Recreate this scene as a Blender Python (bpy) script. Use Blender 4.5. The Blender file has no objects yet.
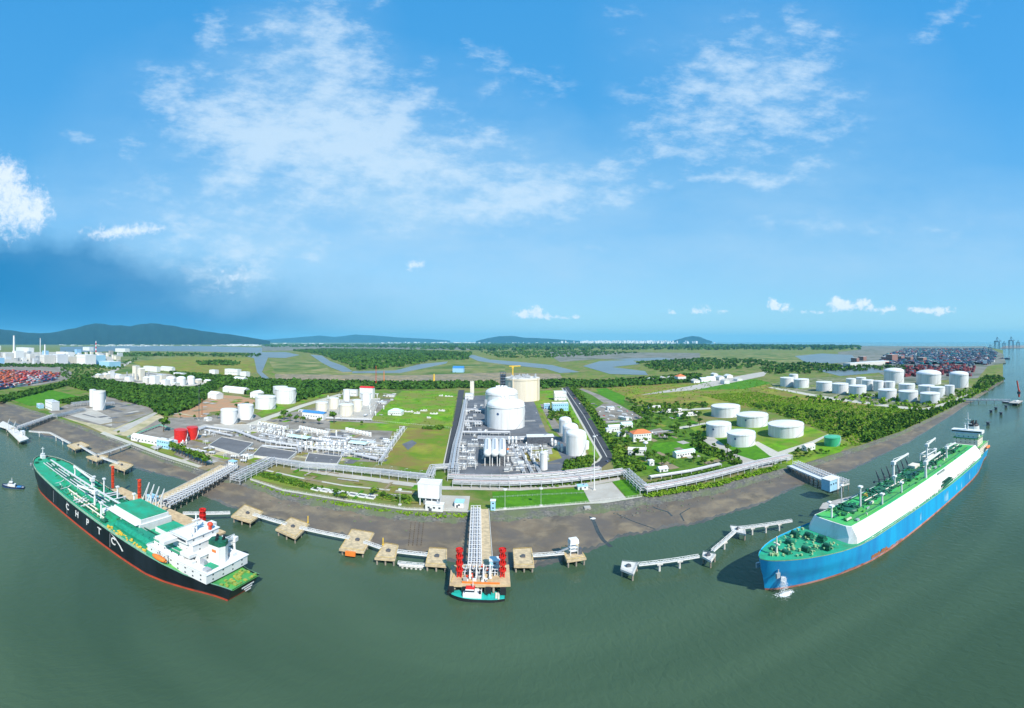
import bpy, math, random
import numpy as np
from mathutils import Matrix, Vector
R = math.radians
PI = math.pi
rnd = random.Random(7)
sc = bpy.context.scene
COL = sc.collection

# ------------------------------------------------------------------ camera, light, sky, exposure
H = 141.0                                   # drone height above the water, metres
KD = 150.0 / 1024.0                         # degrees of arc per pixel of the stitched panorama
KR = R(KD)
cam_d = bpy.data.cameras.new('camera')
cam = bpy.data.objects.new('camera', cam_d)
COL.objects.link(cam)
cam.location = (0, 0, H)
cam.rotation_euler = (R(90), 0, 0)
cam_d.type = 'PANO'
try:
    cam_d.panorama_type = 'EQUIRECTANGULAR'
    pt = cam_d
    pt.longitude_min, pt.longitude_max = R(-75), R(75)
    pt.latitude_min, pt.latitude_max = R((341 - 708) * KD), R(341 * KD)
except Exception:
    pt = cam_d.cycles
    pt.panorama_type = 'EQUIRECTANGULAR'
    pt.longitude_min, pt.longitude_max = R(-75), R(75)
    pt.latitude_min, pt.latitude_max = R((341 - 708) * KD), R(341 * KD)
cam_d.clip_start = 0.5
cam_d.clip_end = 200000
sc.camera = cam

SUN_DIR = Vector((0.42, -0.80, 0.0)).normalized()    # horizontal direction towards the sun
SUN_EL = R(44)
sun_d = bpy.data.lights.new('sun', 'SUN')
sun = bpy.data.objects.new('sun', sun_d)
COL.objects.link(sun)
sun_d.energy = 4.5
sun_d.angle = R(0.5)
sun_d.color = (1.0, 0.955, 0.88)
sv = Vector((SUN_DIR.x * math.cos(SUN_EL), SUN_DIR.y * math.cos(SUN_EL), math.sin(SUN_EL)))
sun.rotation_euler = sv.to_track_quat('Z', 'Y').to_euler()
sun.location = (0, 0, 500)

sc.view_settings.view_transform = 'Standard'
sc.view_settings.look = 'None'
sc.view_settings.gamma = 1
sc.view_settings.use_curve_mapping = False
sc.view_settings.exposure = 0.62
sc.render.engine = 'CYCLES'
sc.cycles.max_bounces = 5
sc.cycles.diffuse_bounces = 2
sc.cycles.glossy_bounces = 2
sc.cycles.volume_bounces = 0
sc.cycles.transparent_max_bounces = 6
sc.cycles.use_denoising = True
sc.cycles.sample_clamp_indirect = 4
sc.cycles.sample_clamp_direct = 6

w = bpy.data.worlds.new('World')
sc.world = w
w.use_nodes = True
nt = w.node_tree
nt.nodes.clear()
N, L = nt.nodes, nt.links
def nd(t, **kw):
    n = N.new(t)
    for k, v in kw.items():
        setattr(n, k, v)
    return n
out = nd('ShaderNodeOutputWorld')
bg = nd('ShaderNodeBackground')
SKY_S = 0.070
bg.inputs['Strength'].default_value = SKY_S
sky = nd('ShaderNodeTexSky', sky_type='NISHITA')
sky.sun_disc = False
sky.sun_elevation = SUN_EL
sky.sun_rotation = math.atan2(SUN_DIR.x, SUN_DIR.y)
sky.altitude = 100
sky.air_density = 1.15
sky.dust_density = 0.6
sky.ozone_density = 2.2
hs = nd('ShaderNodeHueSaturation')
hs.inputs['Saturation'].default_value = 1.18
hs.inputs['Value'].default_value = 1.0
L.new(sky.outputs[0], hs.inputs['Color'])
# clouds, laid out on the sky by bearing and elevation (both counted in panorama pixels of 0.1465 degrees)
tc = nd('ShaderNodeTexCoord')
sx = nd('ShaderNodeSeparateXYZ')
L.new(tc.outputs['Generated'], sx.inputs[0])
az = nd('ShaderNodeMath', operation='ARCTAN2')
L.new(sx.outputs['X'], az.inputs[0]); L.new(sx.outputs['Y'], az.inputs[1])
el = nd('ShaderNodeMath', operation='ARCSINE')
L.new(sx.outputs['Z'], el.inputs[0])
def math_node(op, a, b=None, c=None, clamp=False):
    n = nd('ShaderNodeMath', operation=op)
    n.use_clamp = clamp
    for i, v in enumerate((a, b, c)):
        if v is None: continue
        if isinstance(v, (int, float)): n.inputs[i].default_value = v
        else: L.new(v, n.inputs[i])
    return n.outputs[0]
U = math_node('MULTIPLY', az.outputs[0], 1 / KR / 100)      # hundreds of pixels right of the middle
V = math_node('MULTIPLY', el.outputs[0], 1 / KR / 100)      # hundreds of pixels above the horizon
cv = nd('ShaderNodeCombineXYZ')
L.new(U, cv.inputs[0]); L.new(V, cv.inputs[1])
def noise(vec, scale, detail=6, rough=0.6, dist=0.0, sc3=None):
    m = nd('ShaderNodeMapping')
    L.new(vec, m.inputs['Vector'])
    if sc3: m.inputs['Scale'].default_value = sc3[:3]
    if sc3 and len(sc3) > 3: m.inputs['Rotation'].default_value = (0, 0, sc3[3])
    n = nd('ShaderNodeTexNoise')
    n.inputs['Scale'].default_value = scale
    n.inputs['Detail'].default_value = detail
    n.inputs['Roughness'].default_value = rough
    n.inputs['Distortion'].default_value = dist
    L.new(m.outputs[0], n.inputs['Vector'])
    return n
wn = noise(cv.outputs[0], 1.6, 4, 0.6)
wsub = nd('ShaderNodeVectorMath', operation='SUBTRACT')
L.new(wn.outputs['Color'], wsub.inputs[0]); wsub.inputs[1].default_value = (0.5, 0.5, 0.5)
wsc = nd('ShaderNodeVectorMath', operation='SCALE'); wsc.inputs['Scale'].default_value = 0.42
L.new(wsub.outputs[0], wsc.inputs[0])
wad = nd('ShaderNodeVectorMath', operation='ADD')
L.new(cv.outputs[0], wad.inputs[0]); L.new(wsc.outputs[0], wad.inputs[1])
def blobs(vec, items):
    tot = None
    for px, py, rx, ry, rot, s in items:
        m = nd('ShaderNodeMapping', vector_type='TEXTURE')
        m.inputs['Location'].default_value = ((px - 512) / 100, (341 - py) / 100, 0)
        m.inputs['Rotation'].default_value = (0, 0, R(rot))
        m.inputs['Scale'].default_value = (rx / 100, ry / 100, 1)
        L.new(vec, m.inputs['Vector'])
        g = nd('ShaderNodeTexGradient', gradient_type='SPHERICAL')
        L.new(m.outputs[0], g.inputs[0])
        tot = math_node('MULTIPLY', g.outputs['Fac'], s) if tot is None else math_node('MULTIPLY_ADD', g.outputs['Fac'], s, tot)
    return tot
wisps = [(335, 60, 75, 130, 12, 1.2), (245, 125, 140, 55, -22, 1.2), (300, 165, 190, 110, 0, .7), (430, 160, 170, 75, -18, 1.1),
         (580, 185, 130, 38, 12, 1.1), (480, 212, 130, 22, 8, .6), (480, 58, 38, 18, -8, 1.0), (530, 88, 60, 30, 10, .7), (410, 100, 24, 60, -20, .95),
         (215, 235, 130, 75, 0, .5), (250, 60, 60, 60, 30, .6), (190, 110, 50, 30, -30, .8), (235, 270, 60, 34, 0, .75), (740, 110, 150, 90, -12, .95), (790, 62, 100, 80, -25, .6),
         (690, 120, 80, 40, 25, .5), (715, 178, 40, 10, 0, .9), (760, 180, 40, 9, 8, .9), (800, 172, 40, 9, 0, .9), (945, 20, 60, 20, 30, .65),
         (860, 225, 260, 26, -3, .32), (210, 25, 30, 26, -60, .75), (620, 15, 40, 22, 0, .45), (78, 134, 26, 12, 0, .9), (126, 148, 18, 18, 0, .8),
         (110, 200, 40, 14, 0, .6), (325, 245, 24, 14, 0, .75), (590, 255, 40, 12, 0, .4)]
cum = [(10, 205, 52, 52, -25, 1.5), (5, 172, 26, 30, 0, 1.0), (38, 212, 24, 26, 0, .9), (105, 233, 40, 13, 2, 1.2), (145, 229, 40, 11, 4, 1.2), (232, 276, 52, 26, 0, .75), (415, 265, 15, 9, 12, 1.5)]
low = [(522, 314, 16, 7, 0, 1.3), (536, 312, 14, 9, 0, 1.3), (550, 317, 20, 5, 0, 1.1), (572, 317, 12, 4, 0, 1.0), (700, 310, 16, 7, 0, 1.2), (722, 311, 14, 4, 0, .8), (773, 304, 9, 9, 0, 1.4), (784, 308, 14, 7, 0, 1.2), (836, 303, 13, 11, 0, 1.5), (848, 306, 16, 9, 0, 1.3),
       (864, 304, 12, 9, 0, 1.4), (878, 310, 16, 6, 0, 1.1), (893, 308, 9, 6, 0, 1.2), (918, 310, 18, 6, 0, 1.3), (940, 311, 22, 7, 0, 1.4), (672, 312, 12, 4, 0, .8), (815, 312, 22, 4, 0, .8)]
nw = noise(cv.outputs[0], 3.4, 12, 0.66, 0.0, (0.62, 1.35, 1, R(24)))
b1 = blobs(wad.outputs[0], wisps)
d1 = math_node('ADD', nw.outputs['Fac'], math_node('MULTIPLY_ADD', b1, 0.20, -0.07))
m1 = nd('ShaderNodeMapRange', interpolation_type='SMOOTHSTEP')
m1.inputs['From Min'].default_value = 0.45; m1.inputs['From Max'].default_value = 0.80
L.new(d1, m1.inputs['Value'])
gate = nd('ShaderNodeMapRange', interpolation_type='SMOOTHSTEP')
gate.inputs['From Min'].default_value = 0.0; gate.inputs['From Max'].default_value = 0.3
L.new(b1, gate.inputs['Value'])
c1 = math_node('MULTIPLY', m1.outputs[0], gate.outputs[0])
vb = blobs(wad.outputs[0], [(350, 190, 330, 170, -12, .95), (300, 60, 110, 140, 0, .4), (520, 190, 260, 80, 8, .5), (240, 250, 260, 90, 0, .5), (790, 90, 230, 130, -20, .45), (900, 220, 380, 70, -4, .75), (640, 250, 300, 60, 0, .4), (860, 268, 420, 40, 0, .5), (500, 285, 420, 60, 0, .35), (60, 210, 200, 60, 0, .5)])
nv = noise(cv.outputs[0], 1.3, 8, 0.6, 0.0, (0.6, 1.6, 1, R(10)))
veil = math_node('MULTIPLY', vb, math_node('MULTIPLY_ADD', nv.outputs['Fac'], 1.5, -0.15), clamp=True)
nc = noise(cv.outputs[0], 13, 9, 0.68, 0.3)
def puffs(items, sharp, amp):
    b = blobs(cv.outputs[0], items)
    gt = nd('ShaderNodeMapRange'); gt.inputs['From Min'].default_value = 0.0; gt.inputs['From Max'].default_value = 0.25
    L.new(b, gt.inputs['Value'])
    s = math_node('ADD', b, math_node('MULTIPLY', math_node('SUBTRACT', nc.outputs['Fac'], 0.5), amp))
    mr = nd('ShaderNodeMapRange', interpolation_type='SMOOTHSTEP')
    mr.inputs['From Min'].default_value = 0.35; mr.inputs['From Max'].default_value = 0.35 + sharp
    L.new(s, mr.inputs['Value'])
    return math_node('MULTIPLY', mr.outputs[0], gt.outputs[0])
c2 = puffs(cum, 1.2, 2.6)
c3 = puffs(low, 0.9, 3.2)
# dark rain haze low on the left, pale haze low on the right
stormb = blobs(wad.outputs[0], [(-20, 312, 420, 86, 0, 1.15), (200, 325, 360, 60, 0, .75), (40, 268, 230, 30, -3, .6), (-120, 285, 300, 80, 0, .9)])
ramp = nd('ShaderNodeMapRange'); ramp.inputs['From Min'].default_value = 0; ramp.inputs['From Max'].default_value = 0.6
L.new(V, ramp.inputs['Value'])
def mix(fac, a, b, blend='MIX'):
    m = nd('ShaderNodeMix', data_type='RGBA', blend_type=blend)
    for s, v in ((0, fac), (6, a), (7, b)):
        if isinstance(v, (int, float)): m.inputs[s].default_value = v
        elif isinstance(v, tuple): m.inputs[s].default_value = (*v, 1)
        else: L.new(v, m.inputs[s])
    return m.outputs[2]
# colours in the sky's own radiance units: multiplied by the Background strength
cr = nd('ShaderNodeValToRGB')
vs = nd('ShaderNodeMapRange'); vs.inputs['From Min'].default_value = 0; vs.inputs['From Max'].default_value = 4.0
L.new(V, vs.inputs['Value']); L.new(vs.outputs[0], cr.inputs[0])
stops = [(0.0, (4.3, 7.8, 9.2)), (0.10, (3.3, 6.9, 9.3)), (0.30, (1.7, 5.4, 9.2)), (0.62, (0.8, 4.4, 9.0)), (1.0, (0.5, 3.9, 8.7))]
cr.color_ramp.elements[0].position = 0; cr.color_ramp.elements[1].position = 1
for p_, c_ in stops[1:-1]: cr.color_ramp.elements.new(p_)
for e_, (p_, c_) in zip(cr.color_ramp.elements, stops): e_.color = (*c_, 1)
tint = mix(0.72, mix(1.0, hs.outputs[0], (0.92, 1.18, 1.42), 'MULTIPLY'), cr.outputs[0])
storm = mix(math_node('MULTIPLY', stormb, 0.9, clamp=True), tint, (0.08, 2.1, 5.0))
s0 = mix(math_node('MULTIPLY', veil, 0.85, clamp=True), storm, (4.4, 6.8, 9.0))
s1 = mix(math_node('MULTIPLY', c1, 0.62), s0, (7.0, 8.5, 9.8))
cs = mix(nc.outputs['Fac'], (7.5, 8.6, 9.9), (10.6, 10.9, 11.2))
s2 = mix(math_node('MULTIPLY', c2, 0.78), s1, cs)
s3 = mix(math_node('MULTIPLY', c3, 0.92), s2, cs)
L.new(s3, bg.inputs['Color'])
L.new(bg.outputs[0], out.inputs[0])

# ------------------------------------------------------------------ helpers
ZL = 3.5                                     # height of the land above the water
def P(px, py, z=ZL):
    """the point of the level z seen at that bearing and depression"""
    d = (H - z) / math.tan(R((py - 341) * KD))
    a = R((px - 512) * KD)
    return (d * math.sin(a), d * math.cos(a))
def D(py, z=ZL):
    return (H - z) / math.tan(R((py - 341) * KD))
def MPP(py, z=ZL):
    return D(py, z) * KR
def hgt(px, py, base_py, z=ZL):
    """height above z of a thing whose foot is at base_py and whose top is at py"""
    return (H - z) - D(base_py, z) * math.tan(R((py - 341) * KD))

MATS = {}
def mat(name, col, rough=0.6, metal=0.0, var=0.18, scale=0.5, col2=None, bump=0.0, spec=0.5, detail=5, streak=False, lo=0.35, hi=0.65):
    if name in MATS: return MATS[name]
    m = bpy.data.materials.new(name); m.use_nodes = True
    t = m.node_tree; b = t.nodes['Principled BSDF']
    b.inputs['Roughness'].default_value = rough
    b.inputs['Metallic'].default_value = metal
    b.inputs['Specular IOR Level'].default_value = spec
    c = t.nodes.new('ShaderNodeTexCoord'); n = t.nodes.new('ShaderNodeTexNoise')
    n.inputs['Scale'].default_value = scale; n.inputs['Detail'].default_value = detail
    n.inputs['Roughness'].default_value = 0.65
    if streak:
        mp = t.nodes.new('ShaderNodeMapping'); mp.inputs['Scale'].default_value = (1, 1, 0.08)
        t.links.new(c.outputs['Object'], mp.inputs[0]); t.links.new(mp.outputs[0], n.inputs['Vector'])
    else:
        t.links.new(c.outputs['Object'], n.inputs['Vector'])
    mr = t.nodes.new('ShaderNodeMapRange')
    mr.inputs['From Min'].default_value = lo; mr.inputs['From Max'].default_value = hi
    t.links.new(n.outputs['Fac'], mr.inputs['Value'])
    mx = t.nodes.new('ShaderNodeMix'); mx.data_type = 'RGBA'
    if col2 is None: col2 = tuple(v * (1 - 2 * var) for v in col)
    mx.inputs[6].default_value = (*col2, 1); mx.inputs[7].default_value = (*col, 1)
    t.links.new(mr.outputs[0], mx.inputs[0]); t.links.new(mx.outputs[2], b.inputs['Base Color'])
    if bump:
        bp = t.nodes.new('ShaderNodeBump'); bp.inputs['Strength'].default_value = bump
        bp.inputs['Distance'].default_value = 0.3
        t.links.new(n.outputs['Fac'], bp.inputs['Height']); t.links.new(bp.outputs[0], b.inputs['Normal'])
    MATS[name] = m
    return m

def field(name, cols, scales, rough=0.95):
    """ground cover: two layers of noise over three or four real colours"""
    if name in MATS: return MATS[name]
    m = bpy.data.materials.new(name); m.use_nodes = True
    t = m.node_tree; b = t.nodes['Principled BSDF']; b.inputs['Roughness'].default_value = rough
    b.inputs['Specular IOR Level'].default_value = 0.1
    g = t.nodes.new('ShaderNodeNewGeometry')
    prev = None
    for i, s in enumerate(scales):
        n = t.nodes.new('ShaderNodeTexNoise'); n.inputs['Scale'].default_value = s
        n.inputs['Detail'].default_value = 6; n.inputs['Roughness'].default_value = 0.62
        n.inputs['Distortion'].default_value = 0.4
        mpn = t.nodes.new('ShaderNodeMapping'); mpn.inputs['Location'].default_value = (31 * i, 17 * i, 5 * i)
        t.links.new(g.outputs['Position'], mpn.inputs[0]); t.links.new(mpn.outputs[0], n.inputs['Vector'])
        mr = t.nodes.new('ShaderNodeMapRange'); mr.inputs['From Min'].default_value = 0.42; mr.inputs['From Max'].default_value = 0.6
        t.links.new(n.outputs['Fac'], mr.inputs['Value'])
        mx = t.nodes.new('ShaderNodeMix'); mx.data_type = 'RGBA'
        if prev is None: mx.inputs[6].default_value = (*cols[0], 1)
        else: t.links.new(prev, mx.inputs[6])
        mx.inputs[7].default_value = (*cols[i + 1], 1)
        t.links.new(mr.outputs[0], mx.inputs[0])
        prev = mx.outputs[2]
    t.links.new(prev, b.inputs['Base Color'])
    MATS[name] = m
    return m

class MB:
    """collects shapes; build() links them as one mesh object"""
    def __init__(s): s.v = []; s.f = []; s.m = []; s.mi = 0; s.sm = []; s.isl = []
    def face(s, pts, smooth=False):
        k = len(s.v); s.isl.append(k); s.v += [tuple(p) for p in pts]; s.f.append(tuple(range(k, k + len(pts)))); s.m.append(s.mi); s.sm.append(smooth)
        return s
    def addm(s, vs, fs, smooth=False):
        k = len(s.v); s.isl.append(k); s.v += [tuple(p) for p in vs]
        for f in fs: s.f.append(tuple(k + i for i in f)); s.m.append(s.mi); s.sm.append(smooth)
        return s
    def box(s, c, d, rz=0.0, top=None):
        """c = middle of the base, d = size; top scales the upper face"""
        cx, cy, cz = c; a, b, h = d[0] / 2, d[1] / 2, d[2]; t = top or (1, 1)
        ca, sa = math.cos(rz), math.sin(rz)
        vs = []
        for z, kx, ky in ((0, 1, 1), (h, t[0], t[1])):
            for x, y in ((-a, -b), (a, -b), (a, b), (-a, b)):
                x, y = x * kx, y * ky
                vs.append((cx + x * ca - y * sa, cy + x * sa + y * ca, cz + z))
        return s.addm(vs, [(3, 2, 1, 0), (4, 5, 6, 7), (0, 1, 5, 4), (1, 2, 6, 5), (2, 3, 7, 6), (3, 0, 4, 7)])
    def prism(s, poly, z0, z1):
        n = len(poly)
        ar = sum(poly[i][0] * poly[(i + 1) % n][1] - poly[(i + 1) % n][0] * poly[i][1] for i in range(n))
        if ar < 0: poly = poly[::-1]
        g = lambda z, p: z if not callable(z) else z(p)
        vs = [(p[0], p[1], g(z0, p)) for p in poly] + [(p[0], p[1], g(z1, p)) for p in poly]
        fs = [tuple(range(n))[::-1], tuple(range(n, 2 * n))] + [(i, (i + 1) % n, n + (i + 1) % n, n + i) for i in range(n)]
        return s.addm(vs, fs)
    def beam(s, a, b, wd, ht=None):
        a, b = Vector(a), Vector(b); ht = ht or wd; dv = b - a
        if dv.length < 1e-6: return s
        d = dv.normalized(); up = Vector((0, 0, 1)) if abs(d.z) < 0.95 else Vector((0, 1, 0))
        r = d.cross(up).normalized() * wd / 2; u = r.cross(d).normalized() * ht / 2
        vs = [a - r - u, a + r - u, a + r + u, a - r + u, b - r - u, b + r - u, b + r + u, b - r + u]
        return s.addm(vs, [(0, 1, 2, 3), (7, 6, 5, 4), (4, 5, 1, 0), (5, 6, 2, 1), (6, 7, 3, 2), (7, 4, 0, 3)])
    def cyl(s, a, b, r, n=12, r2=None, smooth=True, caps=True):
        a, b = Vector(a), Vector(b); r2 = r if r2 is None else r2; d = (b - a).normalized()
        up = Vector((0, 0, 1)) if abs(d.z) < 0.95 else Vector((1, 0, 0))
        x = d.cross(up).normalized(); y = d.cross(x).normalized()
        vs = []
        for p, q in ((a, r), (b, r2)):
            for i in range(n):
                t = 2 * PI * i / n; vs.append(p + (x * math.cos(t) + y * math.sin(t)) * q)
        s.addm(vs, [(i, i + n, (i + 1) % n + n, (i + 1) % n) for i in range(n)], smooth)
        if caps:
            if r > 0.001: s.face(vs[:n])
            if r2 > 0.001: s.face(vs[n:][::-1])
        return s
    def lathe(s, c, prof, n=32, smooth=True):
        """prof = (radius, height) from the bottom up, about the upright through c"""
        vs = [(c[0] + r * math.cos(2 * PI * i / n), c[1] + r * math.sin(2 * PI * i / n), c[2] + z) for r, z in prof for i in range(n)]
        fs = [(j * n + i, j * n + (i + 1) % n, (j + 1) * n + (i + 1) % n, (j + 1) * n + i) for j in range(len(prof) - 1) for i in range(n)]
        return s.addm(vs, fs, smooth)
    def tube(s, pts, r, n=6):
        for a, b in zip(pts, pts[1:]): s.cyl(a, b, r, n)
        return s
    def pieces(s):
        """groups of primitives that stand apart from each other"""
        k = len(s.isl)
        if k < 2 or k > 700: return None
        lo, hi = np.empty((k, 3)), np.empty((k, 3)); V_ = np.array(s.v)
        for i, a in enumerate(s.isl):
            b = s.isl[i + 1] if i + 1 < k else len(s.v); q = V_[a:b]; lo[i], hi[i] = q.min(0), q.max(0)
        size = (hi - lo).max(axis=1)
        gap = np.maximum(0, np.maximum(lo[:, None] - hi[None], lo[None] - hi[:, None]))
        near = np.sqrt((gap ** 2).sum(2)) <= np.maximum(.02, .5 * np.maximum(size[:, None], size[None])) * .999
        lab = np.full(k, -1); c = 0
        for i in range(k):
            if lab[i] >= 0: continue
            st = [i]; lab[i] = c
            while st:
                j = st.pop()
                for n_ in np.nonzero(near[j] & (lab < 0))[0]: lab[n_] = c; st.append(int(n_))
            c += 1
        return lab if c > 1 else None
    def build(s, name, mats, parent=None, world=True):
        if parent is not None:
            lab = s.pieces()
            if lab is not None and lab.max() < 110:
                own = np.empty(len(s.v), int)
                for i, a in enumerate(s.isl): own[a:(s.isl[i + 1] if i + 1 < len(s.isl) else len(s.v))] = i
                subs = [MB() for _ in range(int(lab.max()) + 1)]; maps = [dict() for _ in subs]
                for f, mi, sm in zip(s.f, s.m, s.sm):
                    g = int(lab[own[f[0]]]); q = subs[g]; mp = maps[g]; nf = []
                    for v in f:
                        if v not in mp: mp[v] = len(q.v); q.v.append(s.v[v])
                        nf.append(mp[v])
                    q.f.append(tuple(nf)); q.m.append(mi); q.sm.append(sm)
                nm = SING.get(name, name); o = None
                for q in subs: q.isl = []; o = q.build(nm, mats, parent, world)
                return o
        me = bpy.data.meshes.new(name)
        vs = s.v
        if parent is not None and world:
            q = parent; lx = ly = lz = 0.0; a = 0.0
            lx, ly, lz = q['_o']; a = -q['_r']; ca, sa = math.cos(a), math.sin(a)
            vs = [((x - lx) * ca - (y - ly) * sa, (x - lx) * sa + (y - ly) * ca, z - lz) for x, y, z in vs]
        me.from_pydata(vs, [], s.f)
        if not isinstance(mats, (list, tuple)): mats = [mats]
        for m in mats: me.materials.append(m)
        if any(s.m): me.polygons.foreach_set('material_index', s.m)
        if any(s.sm): me.polygons.foreach_set('use_smooth', s.sm)
        me.update()
        o = bpy.data.objects.new(name, me)
        COL.objects.link(o)
        if parent is not None: o.parent = parent
        return o

SING = {'columns': 'column', 'crossbeams': 'crossbeam', 'valves': 'valve', 'deck_valves': 'deck_valve', 'deck_fittings': 'deck_fitting', 'draught_marks': 'draught_mark', 'side_deck_fittings': 'side_deck_fitting', 'forecastle_fittings': 'forecastle_fitting'}
ROOTS = []
def thing(name, label, cat, loc=(0, 0, 0), rz=0.0, group=None):
    o = bpy.data.objects.new(name, None); COL.objects.link(o)
    o.empty_display_size = 1
    o.location = loc; o.rotation_euler = (0, 0, rz)
    o['_o'] = (float(loc[0]), float(loc[1]), float(loc[2])); o['_r'] = float(rz)
    o['label'] = label; o['category'] = cat
    if group: o['group'] = group
    ROOTS.append(o)
    return o
def tag(o, label, cat, group=None, kind=None):
    o['label'] = label; o['category'] = cat
    if group: o['group'] = group
    if kind: o['kind'] = kind
    return o
def struct(o, label=None):
    o['kind'] = 'structure'
    if label: o['label'] = label
    return o
def copy_thing(root, loc, rz=0.0, label=None, scale=None):
    r = root.copy(); COL.objects.link(r); r.location = loc; r.rotation_euler = (0, 0, rz)
    if scale: r.scale = scale
    if label: r['label'] = label
    for ch in KIDS[root.name]:
        c = ch.copy(); COL.objects.link(c); c.parent = r
    return r
KIDS = {}

def sub_poly(pix, step=14, closed=True):
    """add points along the edges, so long edges follow the bearing they were read at"""
    o = []; n = len(pix)
    for i in range(n if closed else n - 1):
        a, b = pix[i], pix[(i + 1) % n]
        k = max(1, int(max(abs(a[0] - b[0]), abs(a[1] - b[1]) * 2) / step))
        for j in range(k): t = j / k; o.append((a[0] + (b[0] - a[0]) * t, a[1] + (b[1] - a[1]) * t))
    if not closed: o.append(pix[-1])
    return o
_lay = {}
def patch(name, pix, m, lift=0.02, label=None, th=None, sub=14):
    """a sheet lying on the land, outlined by bearing and depression"""
    _lay['n'] = _lay.get('n', 0) + 1; z = ZL + lift + _lay['n'] * 0.0013
    name = {'flats': 'ground', 'concrete_apron': 'pavement', 'car_park': 'pavement', 'terminal_yard': 'ground', 'plant_yard': 'ground', 'tank_yard': 'ground', 'kerb_path': 'path', 'bare_ground': 'ground', 'construction_ground': 'ground', 'yard_paving': 'pavement', 'paving': 'pavement', 'meadow': 'field', 'parkland': 'grass', 'grass_plot': 'grass', 'grass_verge': 'grass', 'grass_bank': 'grass', 'lawn': 'grass', 'service_path': 'path', 'site_ground': 'ground', 'tank_farm_ground': 'ground', 'motorway': 'road', 'service_road': 'road', 'sand_strip': 'sand'}.get(name, name)
    mb = MB()
    pts = [P(x, y, z) for x, y in sub_poly(pix, sub)]
    n = len(pts)
    ar = sum(pts[i][0] * pts[(i + 1) % n][1] - pts[(i + 1) % n][0] * pts[i][1] for i in range(n))
    if ar < 0: pts = pts[::-1]
    if th: mb.prism(pts, z - th, z)
    else: mb.face([(x, y, z) for x, y in pts])
    o = mb.build(name, m)
    return struct(o, label)
# ------------------------------------------------------------------ materials
WHITE = mat('white_paint', (0.70, 0.70, 0.68), 0.45, var=0.06, scale=0.25, streak=True)
TANKW = mat('tank_white', (0.68, 0.68, 0.67), 0.4, col2=(0.50, 0.49, 0.46), scale=0.22, streak=True, lo=0.3, hi=0.55)
ROOFW = mat('tank_roof', (0.70, 0.71, 0.72), 0.55, var=0.08, scale=0.15)
BEIGE = mat('beige_concrete', (0.70, 0.62, 0.48), 0.75, var=0.08, scale=0.12, streak=True)
CREAM = mat('cream_tank_paint', (0.70, 0.66, 0.55), 0.55, col2=(0.56, 0.50, 0.40), scale=0.3, streak=True)
REDP = mat('red_paint', (0.62, 0.02, 0.015), 0.4, var=0.12, scale=0.4)
ORED = mat('orange_red_paint', (0.72, 0.07, 0.025), 0.45, var=0.12, scale=0.5)
ORANGE = mat('orange_paint', (0.80, 0.20, 0.03), 0.5, var=0.1, scale=0.5)
YEL = mat('yellow_paint', (0.75, 0.48, 0.05), 0.5, var=0.1, scale=0.5)
GREENT = mat('green_tank_paint', (0.04, 0.42, 0.20), 0.4, col2=(0.05, 0.32, 0.16), scale=0.3, streak=True)
STEEL = mat('galvanised_steel', (0.42, 0.44, 0.46), 0.45, metal=0.2, var=0.12, scale=0.5)
STEELD = mat('dark_steel', (0.10, 0.11, 0.13), 0.5, var=0.25, scale=0.5)
PIPEW = mat('pipe_cladding', (0.58, 0.58, 0.60), 0.4, metal=0.1, var=0.1, scale=0.8)
PIPEP = mat('pipe_rust_pink', (0.52, 0.33, 0.30), 0.55, var=0.15, scale=0.7)
CONC = mat('concrete', (0.42, 0.40, 0.36), 0.85, var=0.15, scale=0.3)
CONCL = mat('pale_concrete', (0.62, 0.60, 0.55), 0.85, var=0.12, scale=0.3)
TAN = mat('platform_concrete', (0.58, 0.45, 0.27), 0.9, col2=(0.34, 0.27, 0.17), scale=0.35, detail=8)
TANL = mat('dock_deck', (0.56, 0.41, 0.23), 0.9, col2=(0.36, 0.26, 0.15), scale=0.3, detail=8)
PILE = mat('pile_concrete', (0.34, 0.30, 0.24), 0.9, var=0.25, scale=0.6)
GLASS = mat('dark_glass', (0.03, 0.05, 0.07), 0.12, var=0.1, scale=0.5)
BLUEP = mat('pale_blue_paint', (0.30, 0.52, 0.70), 0.5, var=0.1, scale=0.4)
BLUER = mat('blue_roof', (0.05, 0.22, 0.48), 0.45, var=0.12, scale=0.4)
SKYB = mat('sky_blue_cladding', (0.34, 0.60, 0.75), 0.5, var=0.1, scale=0.4)
AQUA = mat('aqua_roof', (0.55, 0.72, 0.68), 0.55, var=0.08, scale=0.4)
ORRF = mat('orange_tiles', (0.72, 0.20, 0.07), 0.8, var=0.15, scale=0.8)
ROOFG = mat('grey_metal_roof', (0.60, 0.62, 0.64), 0.5, var=0.1, scale=0.4)
BLACKH = mat('black_hull', (0.012, 0.017, 0.025), 0.35, var=0.3, scale=0.12, streak=True)
BOOT = mat('red_boot_paint', (0.50, 0.06, 0.02), 0.5, col2=(0.30, 0.05, 0.03), scale=0.2)
BOOTP = mat('faded_boot_paint', (0.55, 0.26, 0.22), 0.5, col2=(0.34, 0.09, 0.04), scale=0.15)
DECKG = mat('green_deck', (0.01, 0.33, 0.18), 0.55, col2=(0.03, 0.21, 0.10), scale=0.13, detail=9)
DECKY = mat('yellow_green_deck', (0.10, 0.36, 0.07), 0.6, col2=(0.04, 0.24, 0.07), scale=0.16, detail=7)
DECKD = mat('dark_green_steel', (0.015, 0.15, 0.085), 0.5, var=0.3, scale=0.3)
HULLB = mat('blue_hull', (0.01, 0.34, 0.60), 0.45, col2=(0.015, 0.22, 0.47), scale=0.07, streak=True, lo=0.35, hi=0.6)
FUNB = mat('soot_black', (0.015, 0.015, 0.018), 0.6, var=0.2, scale=0.5)
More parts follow.
